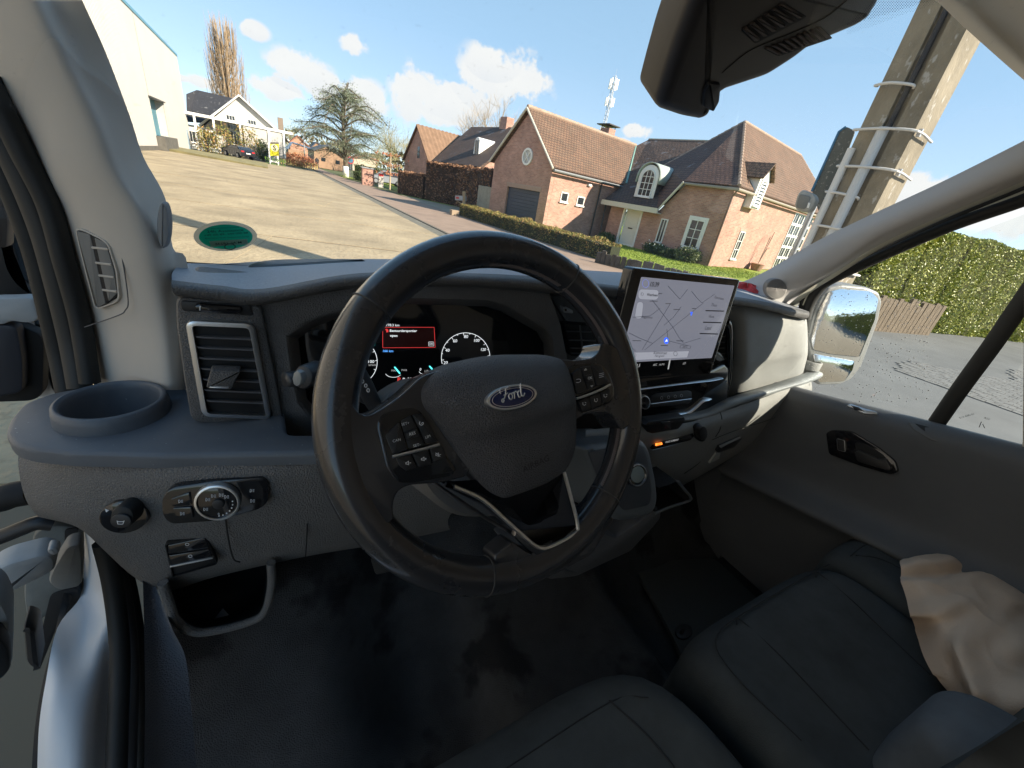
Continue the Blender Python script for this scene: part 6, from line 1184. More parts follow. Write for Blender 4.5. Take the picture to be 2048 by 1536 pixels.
for P in (([v5(448, 240), v5(530, 262), v5(622, 672), v5(575, 695)]), ([v5(555, 280), v5(625, 315), v5(672, 480), v5(690, 610), v5(640, 660)])): prism('vent_vane', WVp, P, mat('vane_grey', (.17, .17, .165), .6), wv, -.001, .0042, .002, .001)
for y in (340, 430, 505, 590): tubep('vent_slat', [onP(v5(545+(y-340)*.25, y), WVp.o+WVp.n*.004, WVp.n), onP(v5(640+(y-340)*.2, y+10), WVp.o+WVp.n*.004, WVp.n)], .0016, trim, wv, 5)
tubep('panel_gap', [atY(p, float(np.interp(p[0], [105, 215, 290], [.797, .7425, .718]))) for p in (v5(300, 95), v5(520, 195), v5(640, 260), v5(700, 320), v5(735, 480), v5(757, 660), v5(740, 710), v5(700, 740), v5(500, 810))], .0008, MATS['grille_dark'], van, 5, sub=6)
# windscreen: curved pane
def WSY(x, z): return 1.10-.95*(z-1.74)-.17*((x-.6)/.95)**2
MB().grid([[(x, WSY(x, z), z) for x in np.linspace(-.40, 1.62, 19)] for z in np.linspace(1.70, 2.52, 9)]).build('windscreen', wsg, van, True)
WSn = np.array([.0, -.725, -.69])
# sticker
cS = None
def onWS(p):
    t = .9; r = ray(p)
    for _ in range(30): q = CP+r*t; t += (WSY(q[0], q[2])-q[1])*.6
    return CP+r*t
s0 = onWS(v1(1245, 1300)); dx = onWS(v1(1345, 1300))-s0; dz = onWS(v1(1245, 1250))-s0; sn = np.cross(dx, dz); sn /= np.linalg.norm(sn)
if sn@(CP-s0) < 0: sn = -sn
ST = Plane(s0+sn*.003, sn, dz); stk_ = disc('windscreen_sticker', ST, v1(1243, 1300), 61, 31, film('sticker_cream', (.85, .80, .68)), van, -.0006, 0, .0001, n=40)
disc('sticker_green', ST, v1(1244, 1302), 52, 25.5, film('sticker_green', (.06, .72, .60)), stk_, 0, .0004, .0001, n=40)
sk = mat('sticker_ink', (.01, .03, .03), .6)
for s, a, b in (('24h Assistance', (1135, 1272), (1335, 1262)), ('+49 (0) 89- 244 000 88', (1120, 1292), (1360, 1277)), ('Pour tous les pays europeens', (1158, 1254), (1310, 1246)), ('Bitte halten Sie Ihr Kennzeichen bereit', (1125, 1308), (1365, 1298)), ('Please have your vehicle number ready', (1120, 1318), (1180, 1315))): textp('lettering', s, ST, v1(*a), v1(*b), sk, stk_, .0007)
prism('plate_field', ST, [v1(1148, 1324), v1(1356, 1312), v1(1360, 1340), v1(1158, 1354)], film('sticker_white', (.75, .75, .7)), stk_, 0, .0007, .0005, .0001); textp('lettering', 'M AL 1823E', ST, v1(1180, 1340), v1(1325, 1330), sk, stk_, .001, flip=True, bold=.01)
disc('sticker_seal', ST, v1(1262, 1354), 11.5, 6.5, sk, stk_, .0, .0008, .0001, hole=.0016, n=24)
# right pillar between windscreen and door
rp = patch('right_pillar', [
    [atY(p, d) for p, d in (((1480, 566), .92), ((1510, 553), .86), ((1545, 535), .80))]+[atX(p, d) for p, d in ((v11(220, 260), 1.47), (v11(480, 132), 1.47), (v11(850, -40), 1.47), (v11(1259, -245), 1.47), (v11(1500, -370), 1.47))],
    [atY(p, d) for p, d in (((1500, 582), .80), ((1530, 568), .76), ((1565, 545), .72))]+[atX(p, d) for p, d in (((1650, 500), 1.43), (v11(520, 175), 1.43), (v11(870, 20), 1.43), (v11(1259, -160), 1.43), (v11(1500, -280), 1.43))],
    [atY(p, d) for p, d in (((1520, 604), .72), ((1545, 600), .70), ((1580, 580), .68))]+[atX(p, d) for p, d in (((1665, 535), 1.43), (v11(540, 235), 1.43), (v11(880, 85), 1.43), (v11(1259, -80), 1.43), (v11(1500, -200), 1.43))],
    [atY(p, d) for p, d in (((1545, 622), .72), ((1572, 618), .71), ((1590, 600), .70))]+[atX(p, d) for p, d in (((1670, 545), 1.47), (v11(560, 262), 1.47), (v11(890, 112), 1.47), (v11(1259, -45), 1.47), (v11(1500, -160), 1.47))]], mat('pillar_trim_grey', (0.408, 0.396, 0.384), .75, bump=(1500, .1, 'n')), van, 5, 5)
patch('pillar_return', [
    [atY((1548, 620), .72), atY((1560, 624), .71)]+[atX(p, 1.472) for p in ((1600, 590), (1670, 545), v11(560, 262), v11(890, 112), v11(1259, -45), v11(1500, -160))],
    [atY((1562, 632), .70), atY((1580, 628), .70)]+[atX(p, 1.50) for p in ((1618, 588), (1680, 548), v11(560, 285), v11(890, 132), v11(1259, -20), v11(1500, -140))]], trimc, van, 5, 3)
for P, r, m in (([(1597, 640), (1604, 615), v11(180, 520), v11(260, 440), v11(560, 295), v11(900, 140), v11(1259, -8), v11(1600, -150)], .010, rub), ([v11(150, 615), v11(172, 560), v11(215, 490), v11(290, 432), v11(560, 306), v11(900, 158), v11(1259, 14), v11(1600, -130)], .009, trimc), ([v11(175, 640), v11(195, 570), v11(235, 500), v11(300, 445), v11(560, 322), v11(900, 175), v11(1259, 48), v11(1600, -90)], .016, rub)):
    tubep('door_seal', [atX(p, 1.515) for p in P], r, m, van, 10)
sk2 = Plane(atY((1554, 578), .70), (-.35, -.93, .1)); spr = disc('speaker_grille', sk2, (1554, 578), 21, 21, mat('grille_grey2', (.23, .22, .21), .6), van, -.01, .006, .004, n=40)
for k in range(1, 8): disc('grille_ring', sk2, (1554, 578), 20*k/8, 20*k/8, MATS['grille_dark'], spr, .004, .0068, .0001, hole=.0006, n=30)
# header / roof lining
HP_ = [atZ(v12(1440, -60), 2.43), atZ(v12(1560, 0), 2.42), atZ(v12(1700, 130), 2.41), atZ(v12(1900, 310), 2.39), atZ(v12(2060, 450), 2.37)]
hd = [HP_, [p+np.array([.015, -.03, .0]) for p in HP_], [p+np.array([.06, -.06, .012]) for p in HP_], [p+np.array([.0, -.22, .06]) for p in HP_]]
patch('header_trim', hd, mat('headliner', (0.749, 0.707, 0.624), .9, bump=(900, .2, 'n')), van, 5, 4)
MB().box((-.32, -1.0, 2.50), (1.7, .34, 2.53)).build('roof', MATS['headliner'], van)
MB().box((-.42, -1.0, 2.535), (1.75, .42, 2.56)).build('roof_skin', bodyw, van)
MB().grid([[(x, WSY(x, z)+.0, z) for x in np.linspace(-.40, 1.15, 8)] for z in (2.40, 2.56)]).build('header_panel', MATS['headliner'], van)
# ---- mirror / sensor housing
SN = Plane((.7, .70, 2.12), (.05, -.80, -.60), (0, -.6, .8)); so_ = [v12(330, -260), v12(250, 0), v12(150, 260), v12(80, 470), v12(44, 585), v12(62, 620), v12(190, 662), v12(285, 678), v12(340, 640), v12(392, 522), v12(640, 440), v12(790, 345), v12(880, 275), v12(1130, 170), v12(1215, 110), v12(1290, -10), v12(1400, -260)]
sh = prism('sensor_housing', SN, so_, mat('housing_black', (.035, .032, .032), .42, bump=(1500, .12, 'n')), van, -.07, .012, .012, .024, bn=5)
for gi, (Q, nS) in enumerate((([(495, 165), (730, 10), (862, 92), (575, 242)], 6), ([(620, 268), (935, 143), (1002, 210), (705, 310)], 9))):
    c_ = prism('vent_grille', SN, [v12(*p) for p in Q], deep, sh, .008, .0128, .006, .0005)
    A, B, C_, D = [np.array(v12(*p)) for p in Q]
    for k in range(nS):
        t = (k+.5)/nS; w_ = .30/nS; a = A+(B-A)*(t-w_); b = A+(B-A)*(t+w_); c2 = D+(C_-D)*(t+w_); d = D+(C_-D)*(t-w_)
        ins = lambda p, q_: p+(q_-p)*.07
        prism('slat', SN, [ins(a, d), ins(b, c2), ins(c2, b), ins(d, a)], mat('slat_brown', (.07, .055, .052), .5), c_, .011, .0165, .003, .002)
prism('sensor_foot', SN, [v12(325, 455), v12(395, 465), v12(385, 560), v12(350, 620), v12(290, 590), v12(300, 510)], blk, sh, .008, .02, .006, .006)
tubep('split_line', [SN.w(SN.px(v12(*p), .0125), .0125) for p in ((395, 400), (440, 360), (560, 270), (800, 170), (960, 95), (1080, 0))], .0008, deep, sh, 4)
# frit dots on the glass
fr = MB(); 
for i in range(60):
    for j in range(60):
        x = 1080+i*14+(j % 2)*7; y = -30+j*8
        if y < 165-(x-1140)*.36 and y > -30 and y > 290-(x-900)*.9 and y < 60-(x-1440)*.5+60 and x < 1600:
            r_ = 3.4*(1 if y < 100-(x-1200)*.3 else .6); c = onWS(v12(x, y)); u_ = onWS(v12(x+r_, y))-c; w2 = onWS(v12(x, y+r_))-c; fr.add([c-u_+WSn*.002, c-w2+WSn*.002, c+u_+WSn*.002, c+w2+WSn*.002], [(0, 1, 2, 3)])
if fr.v: fr.build('frit_dots', mat('frit', (.02, .015, .05), .6), van, kind='stuff')
# ---- right door
SP3 = lambda y: 1.575+(.49-y)*.2 if y > .07 else 1.659
ys2 = [.62, .50, .35, .20, .05, -.15, -.5, -.95]
def zt2(y): return 1.52 + (.5-y)*.20 if y > -.2 else 1.66
dpl = mat('door_panel_plastic', (.10, .107, .118), .5, bump=(800, .3, 'v'), var=(6, .15)); 
rows = [[(1.53, y, zt2(y)-.0) for y in ys2], [(1.49, y, zt2(y)+.004) for y in ys2], [(1.462, y, zt2(y)-.018) for y in ys2], [(1.455, y, zt2(y)-.06) for y in ys2], [(1.462, y, zt2(y)-.20) for y in ys2], [(1.455, y, zt2(y)-.30) for y in ys2], [(1.40, y, zt2(y)-.345) for y in ys2], [(1.395, y, zt2(y)-.37) for y in ys2], [(1.45, y, zt2(y)-.43) for y in ys2], [(1.46, y, .78) for y in ys2]]
door = patch('passenger_door', rows, dpl, van, 3, 3)
DP = Plane((1.452, .2, 1.4), (-1, 0, 0)); hr_ = prism('door_handle_bezel', DP, [v11(275, 1205), v11(300, 1190), v11(400, 1195), v11(540, 1280), v11(620, 1345), v11(635, 1400), v11(600, 1412), v11(450, 1370), v11(290, 1310)], gloss, van, -.008, .004, .01, .003)
prism('handle_cavity', DP, [v11(420, 1250), v11(480, 1260), v11(560, 1310), v11(610, 1370), v11(600, 1390), v11(430, 1330)], deep, hr_, .003, .0045, .008, .0003); prism('handle_lever', DP, [v11(415, 1300), v11(440, 1290), v11(540, 1335), v11(575, 1330), v11(600, 1380), v11(590, 1395), v11(430, 1345)], blk, hr_, .004, .012, .006, .003)
lb_ = prism('lock_button', DP, [v11(330, 1232), v11(368, 1242), v11(372, 1298), v11(335, 1288)], blk, hr_, .004, .008, .004, .002); prism('chrome_ring', DP, [v11(329, 1231), v11(369, 1241), v11(373, 1299), v11(334, 1289)], chrome, lb_, .006, .0085, .004, .0002, hole=.0008)
TP = Plane((1.49, .3, zt2(.3)+.004), (0, 0, 1), (0, 1, 0)); DT = Plane((1.470, .35, 1.56), (-.75, 0, .66)); ws_ = prism('window_switch', DT, [v11(378, 1066), v11(400, 1058), v11(470, 1082), v11(530, 1098), v11(534, 1110), v11(470, 1108)], chrome, van, -.004, .003, .003, .002); prism('switch_rocker', DT, [v11(400, 1066), v11(440, 1076), v11(470, 1098), v11(420, 1086)], deep, ws_, .001, .0045, .002, .001)
prism('grab_pocket', DT, [v11(680, 1145), v11(1050, 1235), v11(1100, 1260), v11(1118, 1308), v11(1080, 1300), v11(800, 1240), v11(715, 1190)], mat('pocket_grey', (.10, .105, .11), .4), van, -.004, .004, .006, .002); prism('pocket_cavity', DT, [v11(715, 1155), v11(1040, 1242), v11(1085, 1270), v11(1090, 1292), v11(810, 1230)], deep, van, .003, .0048, .005, .0005)
# window frame bar and panes
tubep('window_divider', [atX(p, 1.53) for p in (v11(825, 1155), v11(950, 975), v11(1100, 770), v11(1259, 540), v11(1420, 310), v11(1560, 110))], .018, rub, van, 8, flat=((1, 0, 0), .5))
pn = MB(); Yz = np.linspace(-.95, .72, 14)
pn.grid([[(1.545, min(y, .68), 1.5+((2.26 if y < .15 else 2.24-(y-.15)*.85)-1.5)*k/5) for y in Yz] for k in range(6)]); pn.build('door_window', dg, van)
textp('window_print', 'E13 43R-01', Plane((1.54, .1, 1.65), (-1, 0, 0)), v11(940, 1130), v11(1010, 1110), deep, van, .0); textp('window_print', 'AS2', Plane((1.54, .1, 1.65), (-1, 0, 0)), v11(1060, 1128), v11(1088, 1138), deep, van, .0)
WP3 = Plane((1.54, .1, 1.65), (-1, 0, 0))
for a, b in (((1036, 1176), (1048, 1148)), ((1064, 1180), (1054, 1160))): tubep('window_print', [onP(v11(*a), WP3.o, WP3.n), onP(v11(*b), WP3.o, WP3.n)], .0007, deep, van, 4)
# exterior mirror
MX = Plane((1.86, .6, 1.65), (-.28, -.95, .08)); MX = Plane(atX(v11(380, 700), 1.80), (-.45, -.89, .05))
mh = prism('side_mirror', MX, [v11(180, 760), v11(200, 640), v11(245, 540), v11(290, 482), v11(350, 468), v11(480, 480), v11(545, 508), v11(560, 555), v11(540, 655), v11(455, 880), v11(405, 940), v11(345, 966), v11(240, 968), v11(215, 900)], mat('mirror_shell', (.22, .23, .23), .4), van, -.10, .0, .01, .010, bn=3)
mirm = mat('mirror_silver', (.85, .86, .86), .02, metal=1., bump=(90, .05, 'n'))
prism('mirror_glass', MX, [v11(205, 740), v11(240, 600), v11(292, 505), v11(350, 490), v11(500, 502), v11(538, 540), v11(522, 640), v11(445, 828), v11(300, 812), v11(215, 790)], mirm, mh, -.002, .003, .008, .001); prism('mirror_glass', MX, [v11(215, 812), v11(420, 848), v11(412, 890), v11(370, 948), v11(245, 955), v11(225, 890)], mirm, mh, -.002, .003, .008, .001)
# raindrops dried on quarter glass
DR = []; rdn = np.random.default_rng(3)
for _ in range(420): x = rdn.uniform(190, 800); y = rdn.uniform(430, 1060); DR.append(atX(v11(x, y), 1.540))
leaves('water_spots', np.array(DR), .0016, mat('water_spot', (.8, .8, .8), .3), van, 'stuff', nrm=np.array([-9, 0, 0]), aspect=1.)
# ---- floor, firewall, rear
def fz(x, y):
    s = lambda a, b, t: max(0, min(1, (t-a)/(b-a)))**2*(3-2*max(0, min(1, (t-a)/(b-a))))
    h = .74+.13*(s(.33, .42, x)-s(.80, .94, x)); h += .35*s(.45, .85, y)**1.5+.16*s(.22, .0, x)*s(.25, .6, y)*1.2
    return h
g_ = [[(x, y, fz(x, y)+.004*sin(x*21+y*9)*cos(y*17)) for x in np.linspace(-.24, 1.57, 62)] for y in np.linspace(-.9, .95, 60)]
MB().grid(g_).build('floor', floorm, van, True)
MB().grid([[(x, .88+.0*z, z) for x in np.linspace(-.3, 1.55, 4)] for z in (.9, 1.3, 1.75)]).build('firewall', deep, van)
mt = Plane((0, 0, .765), (0, 0, 1), (0, 1, 0)); prism('floor_mat', mt, [v8(1700, 540), v8(2100, 520), v8(2500, 900), v8(2300, 1300), v8(2029, 1200), v8(1900, 900)], mat('mat_rubber', (.055, .062, .062), .55, bump=(260, .5, 'v')), van, -.01, .006, .03, .004)
fcp = Plane((0, 0, .775), (0, 0, 1), (0, 1, 0)); fc = disc('floor_fixing', fcp, (1368, 1262), 17, 15, blk, van, -.006, .003, .002, n=24); disc('fixing_hub', fcp, (1366, 1260), 5, 4, deep, fc, .003, .016, .002, n=6)
kp = patch('kick_panel', [[atX(p, -.215) for p in ((285, 1130), (288, 1250), (290, 1400), (288, 1560))], [atX(p, -.205) for p in ((310, 1170), (318, 1280), (322, 1420), (325, 1560))], [atX(p, -.175) for p in ((345, 1260), (372, 1320), (385, 1440), (395, 1560))]], mat('kick_plastic', (0.137, 0.146, 0.169), .6, bump=(260, .6, 'v')), van, 5, 4)
pd = atZ((772, 1130), 1.12); PPd = Plane(pd, (0, -.8, .6)); bp3 = prism('brake_pedal', PPd, [(742, 1118), (790, 1108), (806, 1138), (752, 1150)], mat('pedal_rubber', (.05, .045, .04), .6, bump=(300, .6, 'v')), van, -.012, 0, .006, .003); tubep('pedal_arm', [pd+[0, .012, 0], pd+[.03, .1, .05], pd+[.04, .18, .2], pd+[.04, .2, .35]], .009, blk, bp3, 8)
MB().box((1.475, .50, .70), (1.50, .95, 1.36)).build('side_trim', dpl, van)
MB().box((-.3, -.98, .7), (1.6, -.94, 2.5)).build('bulkhead', mat('bulkhead_grey', (0.600, 0.600, 0.600), .7), van)
MB().box((-.42, -4.6, .5), (1.75, -1.0, 2.56)).build('cargo_body', bodyw, van)
MB().box((1.56, -1.0, .45), (1.62, 1.0, 1.46)).build('door_skin', bodyw, van); MB().box((1.5, -1.0, 2.22), (1.62, .30, 2.5)).build('door_header', trim, van); prism('rear_pillar', Plane((1.62, 0, 0), (1, 0, 0)), [(-1, 1.5), (.03, 1.5), (.075, 1.62), (.222, 1.92), (.31, 2.1), (.31, 2.3), (-1, 2.3)], trim, van, -.13, 0, 0, .01, isloc=True)  # right rear pillar: unseen, front edge pulled forward and slanted to shade the dash
MB().box((-.42, -1.0, 2.36), (-.30, .55, 2.54)).build('door_header', bodyw, van); MB().box((-.42, -1.0, .5), (-.28, -.62, 2.5)).build('rear_pillar', bodyw, van)
MB().box((-.38, -1.0, .50), (-.26, .40, .70)).build('door_sill', bodyw, van)
bn_ = MB(); bn_.grid([[(x, 1.06, 1.60) for x in np.linspace(-.35, 1.55, 7)], [(x, 1.35, 1.50-.04*((x-.6)/.9)**2) for x in np.linspace(-.38, 1.58, 7)], [(x, 1.75, 1.30-.08*((x-.6)/.9)**2) for x in np.linspace(-.36, 1.56, 7)], [(x, 1.95, .95) for x in np.linspace(-.34, 1.54, 7)]]); bn_.build('bonnet', bodyw, van, True)
# ---- driver door aperture, hinges (left edge of the photo)
def aX(l, x): return [atX(p, x) for p in l]
patch('door_aperture', [aX([(159, 1052), (166, 1100), (168, 1140), (160, 1195), (115, 1255), (91, 1366), (78, 1454), (74, 1560)], -.345), aX([(166, 1050), (176, 1100), (182, 1150), (180, 1210), (150, 1290), (118, 1380), (104, 1460), (100, 1560)], -.325), aX([(176, 1056), (190, 1110), (200, 1160), (206, 1230), (190, 1320), (175, 1400), (165, 1470), (160, 1560)], -.295), aX([(192, 1066), (203, 1110), (211, 1160), (222, 1240), (223, 1320), (222, 1400), (216, 1470), (211, 1560)], -.282)], bodyw, van, 5, 5)
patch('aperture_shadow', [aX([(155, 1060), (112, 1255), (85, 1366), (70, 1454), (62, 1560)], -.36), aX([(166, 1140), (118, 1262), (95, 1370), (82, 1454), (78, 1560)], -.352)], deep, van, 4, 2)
for P, r, m in (([(206, 1085), (222, 1150), (234, 1230), (240, 1320), (236, 1440), (232, 1560)], .0125, rub), ([(226, 1100), (246, 1180), (258, 1260), (264, 1340), (260, 1450), (256, 1560)], .010, mat('rubber_grey', (.05, .05, .055), .4)), ([(245, 1120), (264, 1200), (276, 1290), (280, 1400), (277, 1560)], .010, rub)):
    tubep('door_seal', aX(P, -.262), r, m, van, 10)
HPn = Plane((-.40, .55, 1.4), (.2, -1, .1)); hg = prism('door_hinge', HPn, [v16(20, 380), v16(60, 365), v16(230, 318), v16(300, 325), v16(322, 370), v16(305, 420), v16(240, 455), v16(60, 542), v16(-60, 600), v16(-60, 420)], hinge, van, -.04, .0, .012, .008); disc('hinge_bolt', HPn, v16(305, 298), 12, 8, hinge, hg, -.01, .008, .004)
HP2 = Plane((-.38, .60, 1.4), (.2, -1, .1)); prism('hinge_bracket', HP2, [v16(300, 400), v16(380, 270), v16(460, 250), v16(475, 350), v16(470, 500), v16(330, 530), v16(270, 480)], mat('bracket_paint', (.30, .31, .31), .5, var=(15, .3)), van, -.03, 0, .01, .006)
HP3 = Plane((-.40, .72, 1.4), (.1, -1, .1)); prism('wing_inner', HP3, [v16(190, 190), v16(300, 145), v16(460, 155), v16(470, 300), v16(440, 560), v16(330, 600), v16(240, 700), v16(150, 700), v16(128, 560), v16(140, 420)], mat('inner_wing', (.20, .21, .20), .6, var=(10, .4)), van, -.02, 0, .02, .008)
prism('wing_cavity', HP3, [v16(370, 170), v16(450, 160), v16(430, 280), v16(330, 350), v16(370, 280)], deep, van, -.001, .002, .005, .0005)
prism('wing_cavity', HP3, [v16(290, 540), v16(440, 500), v16(465, 560), v16(330, 720), v16(225, 980), v16(200, 900), v16(250, 700)], deep, van, -.03, .003, .01, .001)
prism('rubber_stop', HPn, [v16(128, 722), v16(205, 745), v16(232, 960), v16(215, 990), v16(150, 950)], blk, van, -.04, .0, .008, .006)
tubep('check_strap', [atY(v16(*p), .70) for p in ((-80, 235), (20, 205), (120, 165), (220, 130), (310, 135))], .011, blk, van, 8); tubep('cable_boot', [atY(p, .72) for p in ((-60, 1002), (0, 998), (25, 990), (60, 984))], .019, deep, van, 10)
dd = thing('x', 'x', 'x') if False else None
prism('driver_door_edge', Plane((-.46, .42, 1.4), (.3, -1, 0)), [v16(-300, 560), v16(-30, 560), v16(25, 600), v16(72, 700), v16(70, 960), v16(20, 1030), v16(-80, 1100), v16(-300, 1180)], hinge, van, -.05, 0, .01, .01); prism('driver_door_trim', Plane((-.46, .40, 1.4), (.3, -1, 0)), [v16(-300, 900), v16(-10, 780), v16(60, 880), v16(62, 980), v16(0, 1040), v16(-300, 1200)], blk, van, -.02, .004, .01, .004)
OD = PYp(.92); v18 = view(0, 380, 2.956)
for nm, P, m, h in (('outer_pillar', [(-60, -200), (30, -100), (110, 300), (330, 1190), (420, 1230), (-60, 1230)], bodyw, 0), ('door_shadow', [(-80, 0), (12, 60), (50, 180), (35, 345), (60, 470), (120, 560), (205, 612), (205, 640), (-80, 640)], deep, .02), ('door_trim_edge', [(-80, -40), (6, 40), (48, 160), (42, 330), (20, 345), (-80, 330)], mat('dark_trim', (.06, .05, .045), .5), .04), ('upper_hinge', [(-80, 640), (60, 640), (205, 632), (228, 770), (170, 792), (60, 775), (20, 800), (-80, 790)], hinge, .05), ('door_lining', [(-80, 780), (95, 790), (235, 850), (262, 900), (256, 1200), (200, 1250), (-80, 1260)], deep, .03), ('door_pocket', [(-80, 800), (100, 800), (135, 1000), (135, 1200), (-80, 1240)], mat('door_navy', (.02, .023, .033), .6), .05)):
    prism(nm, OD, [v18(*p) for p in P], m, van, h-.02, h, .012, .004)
# ---- seats
def cushion(name, x0, x1, y0, y1, z0, z1, r, m, parent, bol=.0, dip=.012, n=40, wmb=None):
    cx, cy = (x0+x1)/2, (y0+y1)/2; a, b = (x1-x0)/2, (y1-y0)/2; rings = []; ex = 5.
    def outline(k, off=0.):
        P = []
        for t in np.linspace(0, 2*pi, n*2, endpoint=False):
            c, s = cos(t), sin(t); rho = (abs(c)**ex+abs(s)**ex)**(-1/ex); P.append((cx+(a-off)*k*c*rho, cy+(b-off)*k*s*rho))
        return P
    def zt(x, y): u = (x-cx)/a; return z1-dip*(1-u*u)+bol*max(0, abs(u)-.6)*2.5-.03*max(0, (y-cy)/b)**3
    prof = [(0, 1.0, None)]
    P0 = outline(1., .0); rings.append([(x, y, z0) for x, y in P0])
    for k in range(0, 7):
        f_ = k/6*pi/2; off = r*(1-cos(f_)); P = outline(1., off); rings.append([(x, y, zt(x, y)-r*(1-sin(f_))) for x, y in P])
    for s in (.9, .8, .7, .6, .5, .4, .3, .2, .1, .01):
        P = outline(s, r*s); rings.append([(x, y, zt(x, y)) for x, y in P])
    rings = [q+[q[0]] for q in rings]; g2 = MB().grid(rings); k2 = len(rings[0]); g2.f.append(tuple(range((len(rings)-1)*k2, len(rings)*k2-1))); return g2.build(name, m, parent, True), zt
ds, zf = cushion('driver_seat', -.08, .58, -.52, .252, .98, 1.215, .055, seatm, van, .02)
seamm = mat('seam_dark', (.022, .025, .028), .9)
def seam_on(par, zf, P, r=.0018, m=None): return tubep('seam', [np.array([x, y, zf(x, y)+.0002]) for x, y in P], r, m or seamm, par, 5)
seam_on(ds, zf, [(.44, .19), (.462, .10), (.47, -.05), (.475, -.25)]); seam_on(ds, zf, [(-.02, .185), (.2, .188), (.44, .187), (.50, .16)], .0012)
MB().grid([[(x, -.50-.10*(z-1.15)-.06*cos((x-.25)/.33*1.5), z) for x in np.linspace(-.06, .56, 12)] for z in np.linspace(1.1, 1.8, 6)]).build('driver_backrest', seatm, van, True)
ms, zm = cushion('middle_seat', .64, 1.255, -.14, .225, .92, 1.205, .06, seatm, van, .012, .01)
q1_, q2_ = atZ((1486, 1228), 1.2), atZ((1740, 1499), 1.2); q3_, q4_ = atZ((1640, 1141), 1.2), atZ((1862, 1349), 1.2)
def sm2(a, b): return [(a[0]*(1-t)+b[0]*t, a[1]*(1-t)+b[1]*t) for t in (0, .33, .66, 1)]
seam_on(ms, zm, [(q1_[0]-.02, q1_[1]-.005)]+sm2(q1_, q2_)); seam_on(ms, zm, [(q3_[0]-.02, q3_[1]-.004)]+sm2(q3_, q4_)); seam_on(ms, zm, [(.70, .0), (.685, .12), (.74, .185), (.9, .195), (1.1, .19), (1.22, .18)], .0013)
osx, zo = cushion('outer_seat', 1.25, 1.50, -.14, .215, .95, 1.235, .05, seatm, van, .0, .004); seam_on(osx, zo, [(1.30, .16), (1.36, .10), (1.38, -.1)]); seam_on(osx, zo, [(1.28, .165), (1.38, .168), (1.47, .15)], .0012)
MB().grid([[(x, -.10-.07*(z-1.1)-.03*cos((x-1.05)*6), z) for x in np.linspace(.66, 1.5, 16)] for z in np.linspace(1.05, 1.42, 5)]).build('bench_backrest', seatm, van, True)
ar = atZ((1868, 1402), 1.36); am, za = cushion('armrest', ar[0]-.06, ar[0]+.13, -.60, ar[1]+.0, 1.18, 1.375, .035, mat('armrest_cloth', (0.141, 0.162, 0.187), .9, spec=.2, var=(10, .3)), van, 0, .0)
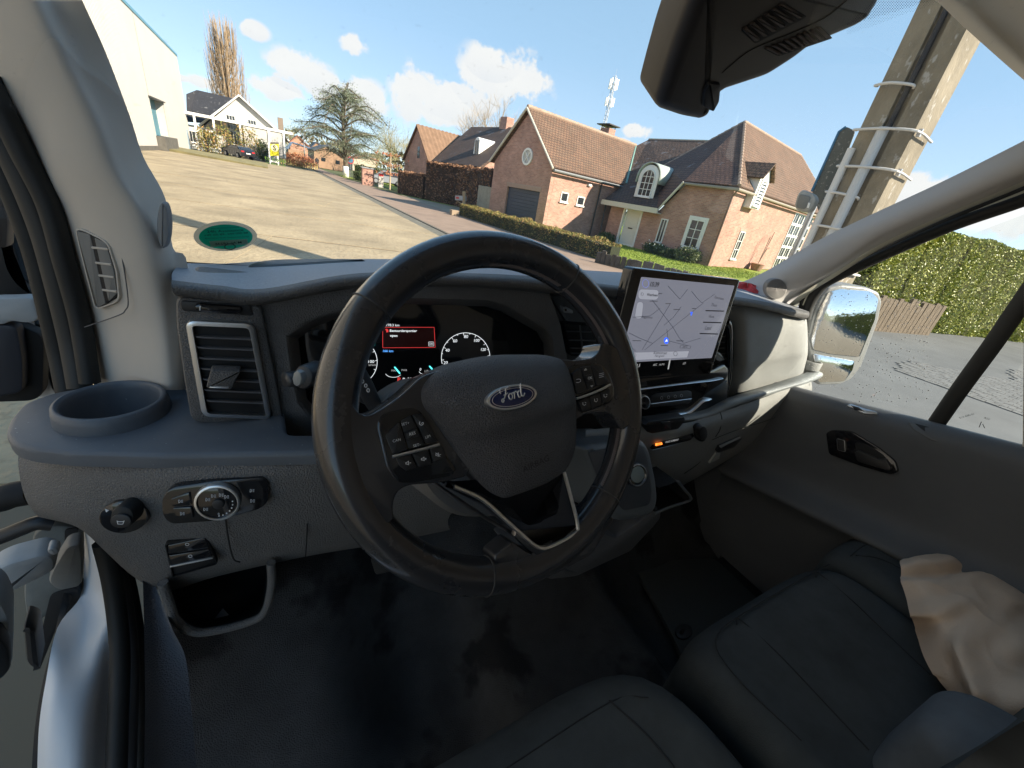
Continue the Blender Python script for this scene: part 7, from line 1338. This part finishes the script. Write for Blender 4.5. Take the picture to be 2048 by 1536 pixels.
# ---- loose things
fl = [[atZ(v13(x, y), 1.29+(z-1.29)*(.5 if 1.24 < z else 1)) for x, y, z in r] for r in (
    [(1372, 392, 1.27), (1450, 362, 1.28), (1560, 350, 1.285), (1650, 344, 1.285), (1700, 375, 1.275), (1722, 440, 1.26)],
    [(1372, 420, 1.30), (1452, 400, 1.325), (1560, 390, 1.33), (1650, 385, 1.325), (1716, 410, 1.30), (1760, 440, 1.27)],
    [(1370, 480, 1.275), (1460, 482, 1.29), (1560, 474, 1.295), (1650, 466, 1.29), (1725, 450, 1.285), (1850, 418, 1.28)],
    [(1378, 505, 1.29), (1470, 505, 1.335), (1570, 500, 1.345), (1670, 490, 1.34), (1760, 470, 1.33), (1930, 420, 1.29)],
    [(1405, 600, 1.27), (1520, 580, 1.335), (1640, 570, 1.345), (1760, 545, 1.345), (1900, 490, 1.34), (2060, 490, 1.30)],
    [(1425, 690, 1.26), (1560, 670, 1.345), (1700, 610, 1.37), (1850, 625, 1.345), (2000, 600, 1.36), (2140, 600, 1.32)],
    [(1440, 720, 1.24), (1590, 740, 1.32), (1740, 700, 1.355), (1890, 730, 1.36), (2040, 700, 1.34), (2200, 700, 1.32)],
    [(1495, 900, 1.24), (1610, 870, 1.29), (1690, 860, 1.37), (1850, 880, 1.36), (2050, 850, 1.38), (2220, 850, 1.33)],
    [(1560, 1020, 1.24), (1660, 1000, 1.27), (1720, 980, 1.37), (1880, 1020, 1.37), (2080, 990, 1.36), (2260, 990, 1.33)],
    [(1650, 1120, 1.24), (1720, 1110, 1.28), (1760, 1100, 1.38), (1900, 1150, 1.38), (2100, 1150, 1.40), (2280, 1150, 1.35)],
    [(1740, 1200, 1.25), (1760, 1220, 1.28), (1800, 1260, 1.31), (1950, 1300, 1.32), (2130, 1300, 1.33), (2300, 1300, 1.32)],
    [(1780, 1330, 1.22), (1830, 1380, 1.22), (1900, 1430, 1.22), (2050, 1500, 1.22), (2200, 1520, 1.22), (2400, 1500, 1.22)])]
o = patch('fleece_garment', fl, fleece, None, 14, 12, label='beige fleece garment bundled on the passenger bench'); tag(o, 'beige fleece garment bundled over the passenger bench seat', 'garment')
me_ = o.data; nn3 = [v.normal.copy() for v in me_.vertices]
for v, n_v in zip(me_.vertices, nn3):
    x, y, z = v.co; u1 = x*26+y*14+1.3*sin(y*31+x*9)+.8*sin(x*47); u2 = x*11-y*38+1.1*sin(x*29)+.7*sin(y*53+x*13); u3 = x*61+y*47+sin(x*83-y*31)
    d = .0030*(1-abs(sin(u1*.7)))**2+.0024*(1-abs(sin(u2*.6)))**2+.0004*sin(u3)
    v.co += (n_v if n_v.z > 0 else -n_v)*d
me_.update()
rc_ = atY((1486, 590), .80); mb = MB(); R = np.random.default_rng(2)
mb.grid([[(rc_[0]+(.10*cos(t))*sin(f_)*(1+.12*sin(3*t+f_*4)), rc_[1]+.07*sin(t)*sin(f_)*(1+.15*sin(5*t)), rc_[2]-.02+(.055+.008*sin(4*t+2))*cos(f_)) for t in np.linspace(0, 2*pi, 29)] for f_ in np.linspace(.01, pi, 16)])
o = mb.build('red_cloth', mat('red_fabric', (.62, .035, .03), .7, bump=(60, .5, 'n')), None, True); tag(o, 'crumpled bright red cloth lying on the dashboard behind the screen', 'cloth')
pp4 = Plane((.75, .66, 1.80), (.3, -.8, .4)); o = prism('paper_sheet', Plane(atY(v9(200, 380), .60), (.3, -.8, .5)), [v9(150, 400), v9(250, 320), v9(250, 345), v9(175, 405)], mat('paper', (.6, .64, .7), .6), None, -.001, 0, 0, .0003); tag(o, 'folded pale paper tucked behind the left edge of the touchscreen', 'paper')

# hedge and trees behind the van (seen in the door mirror)
hedge('roadside_hedge', 'roadside hedge behind the van reflected in the door mirror', [(8.5, -6), (10.5, -30)], 1.2, 2.4, 7000, .12, ivy, coregr)
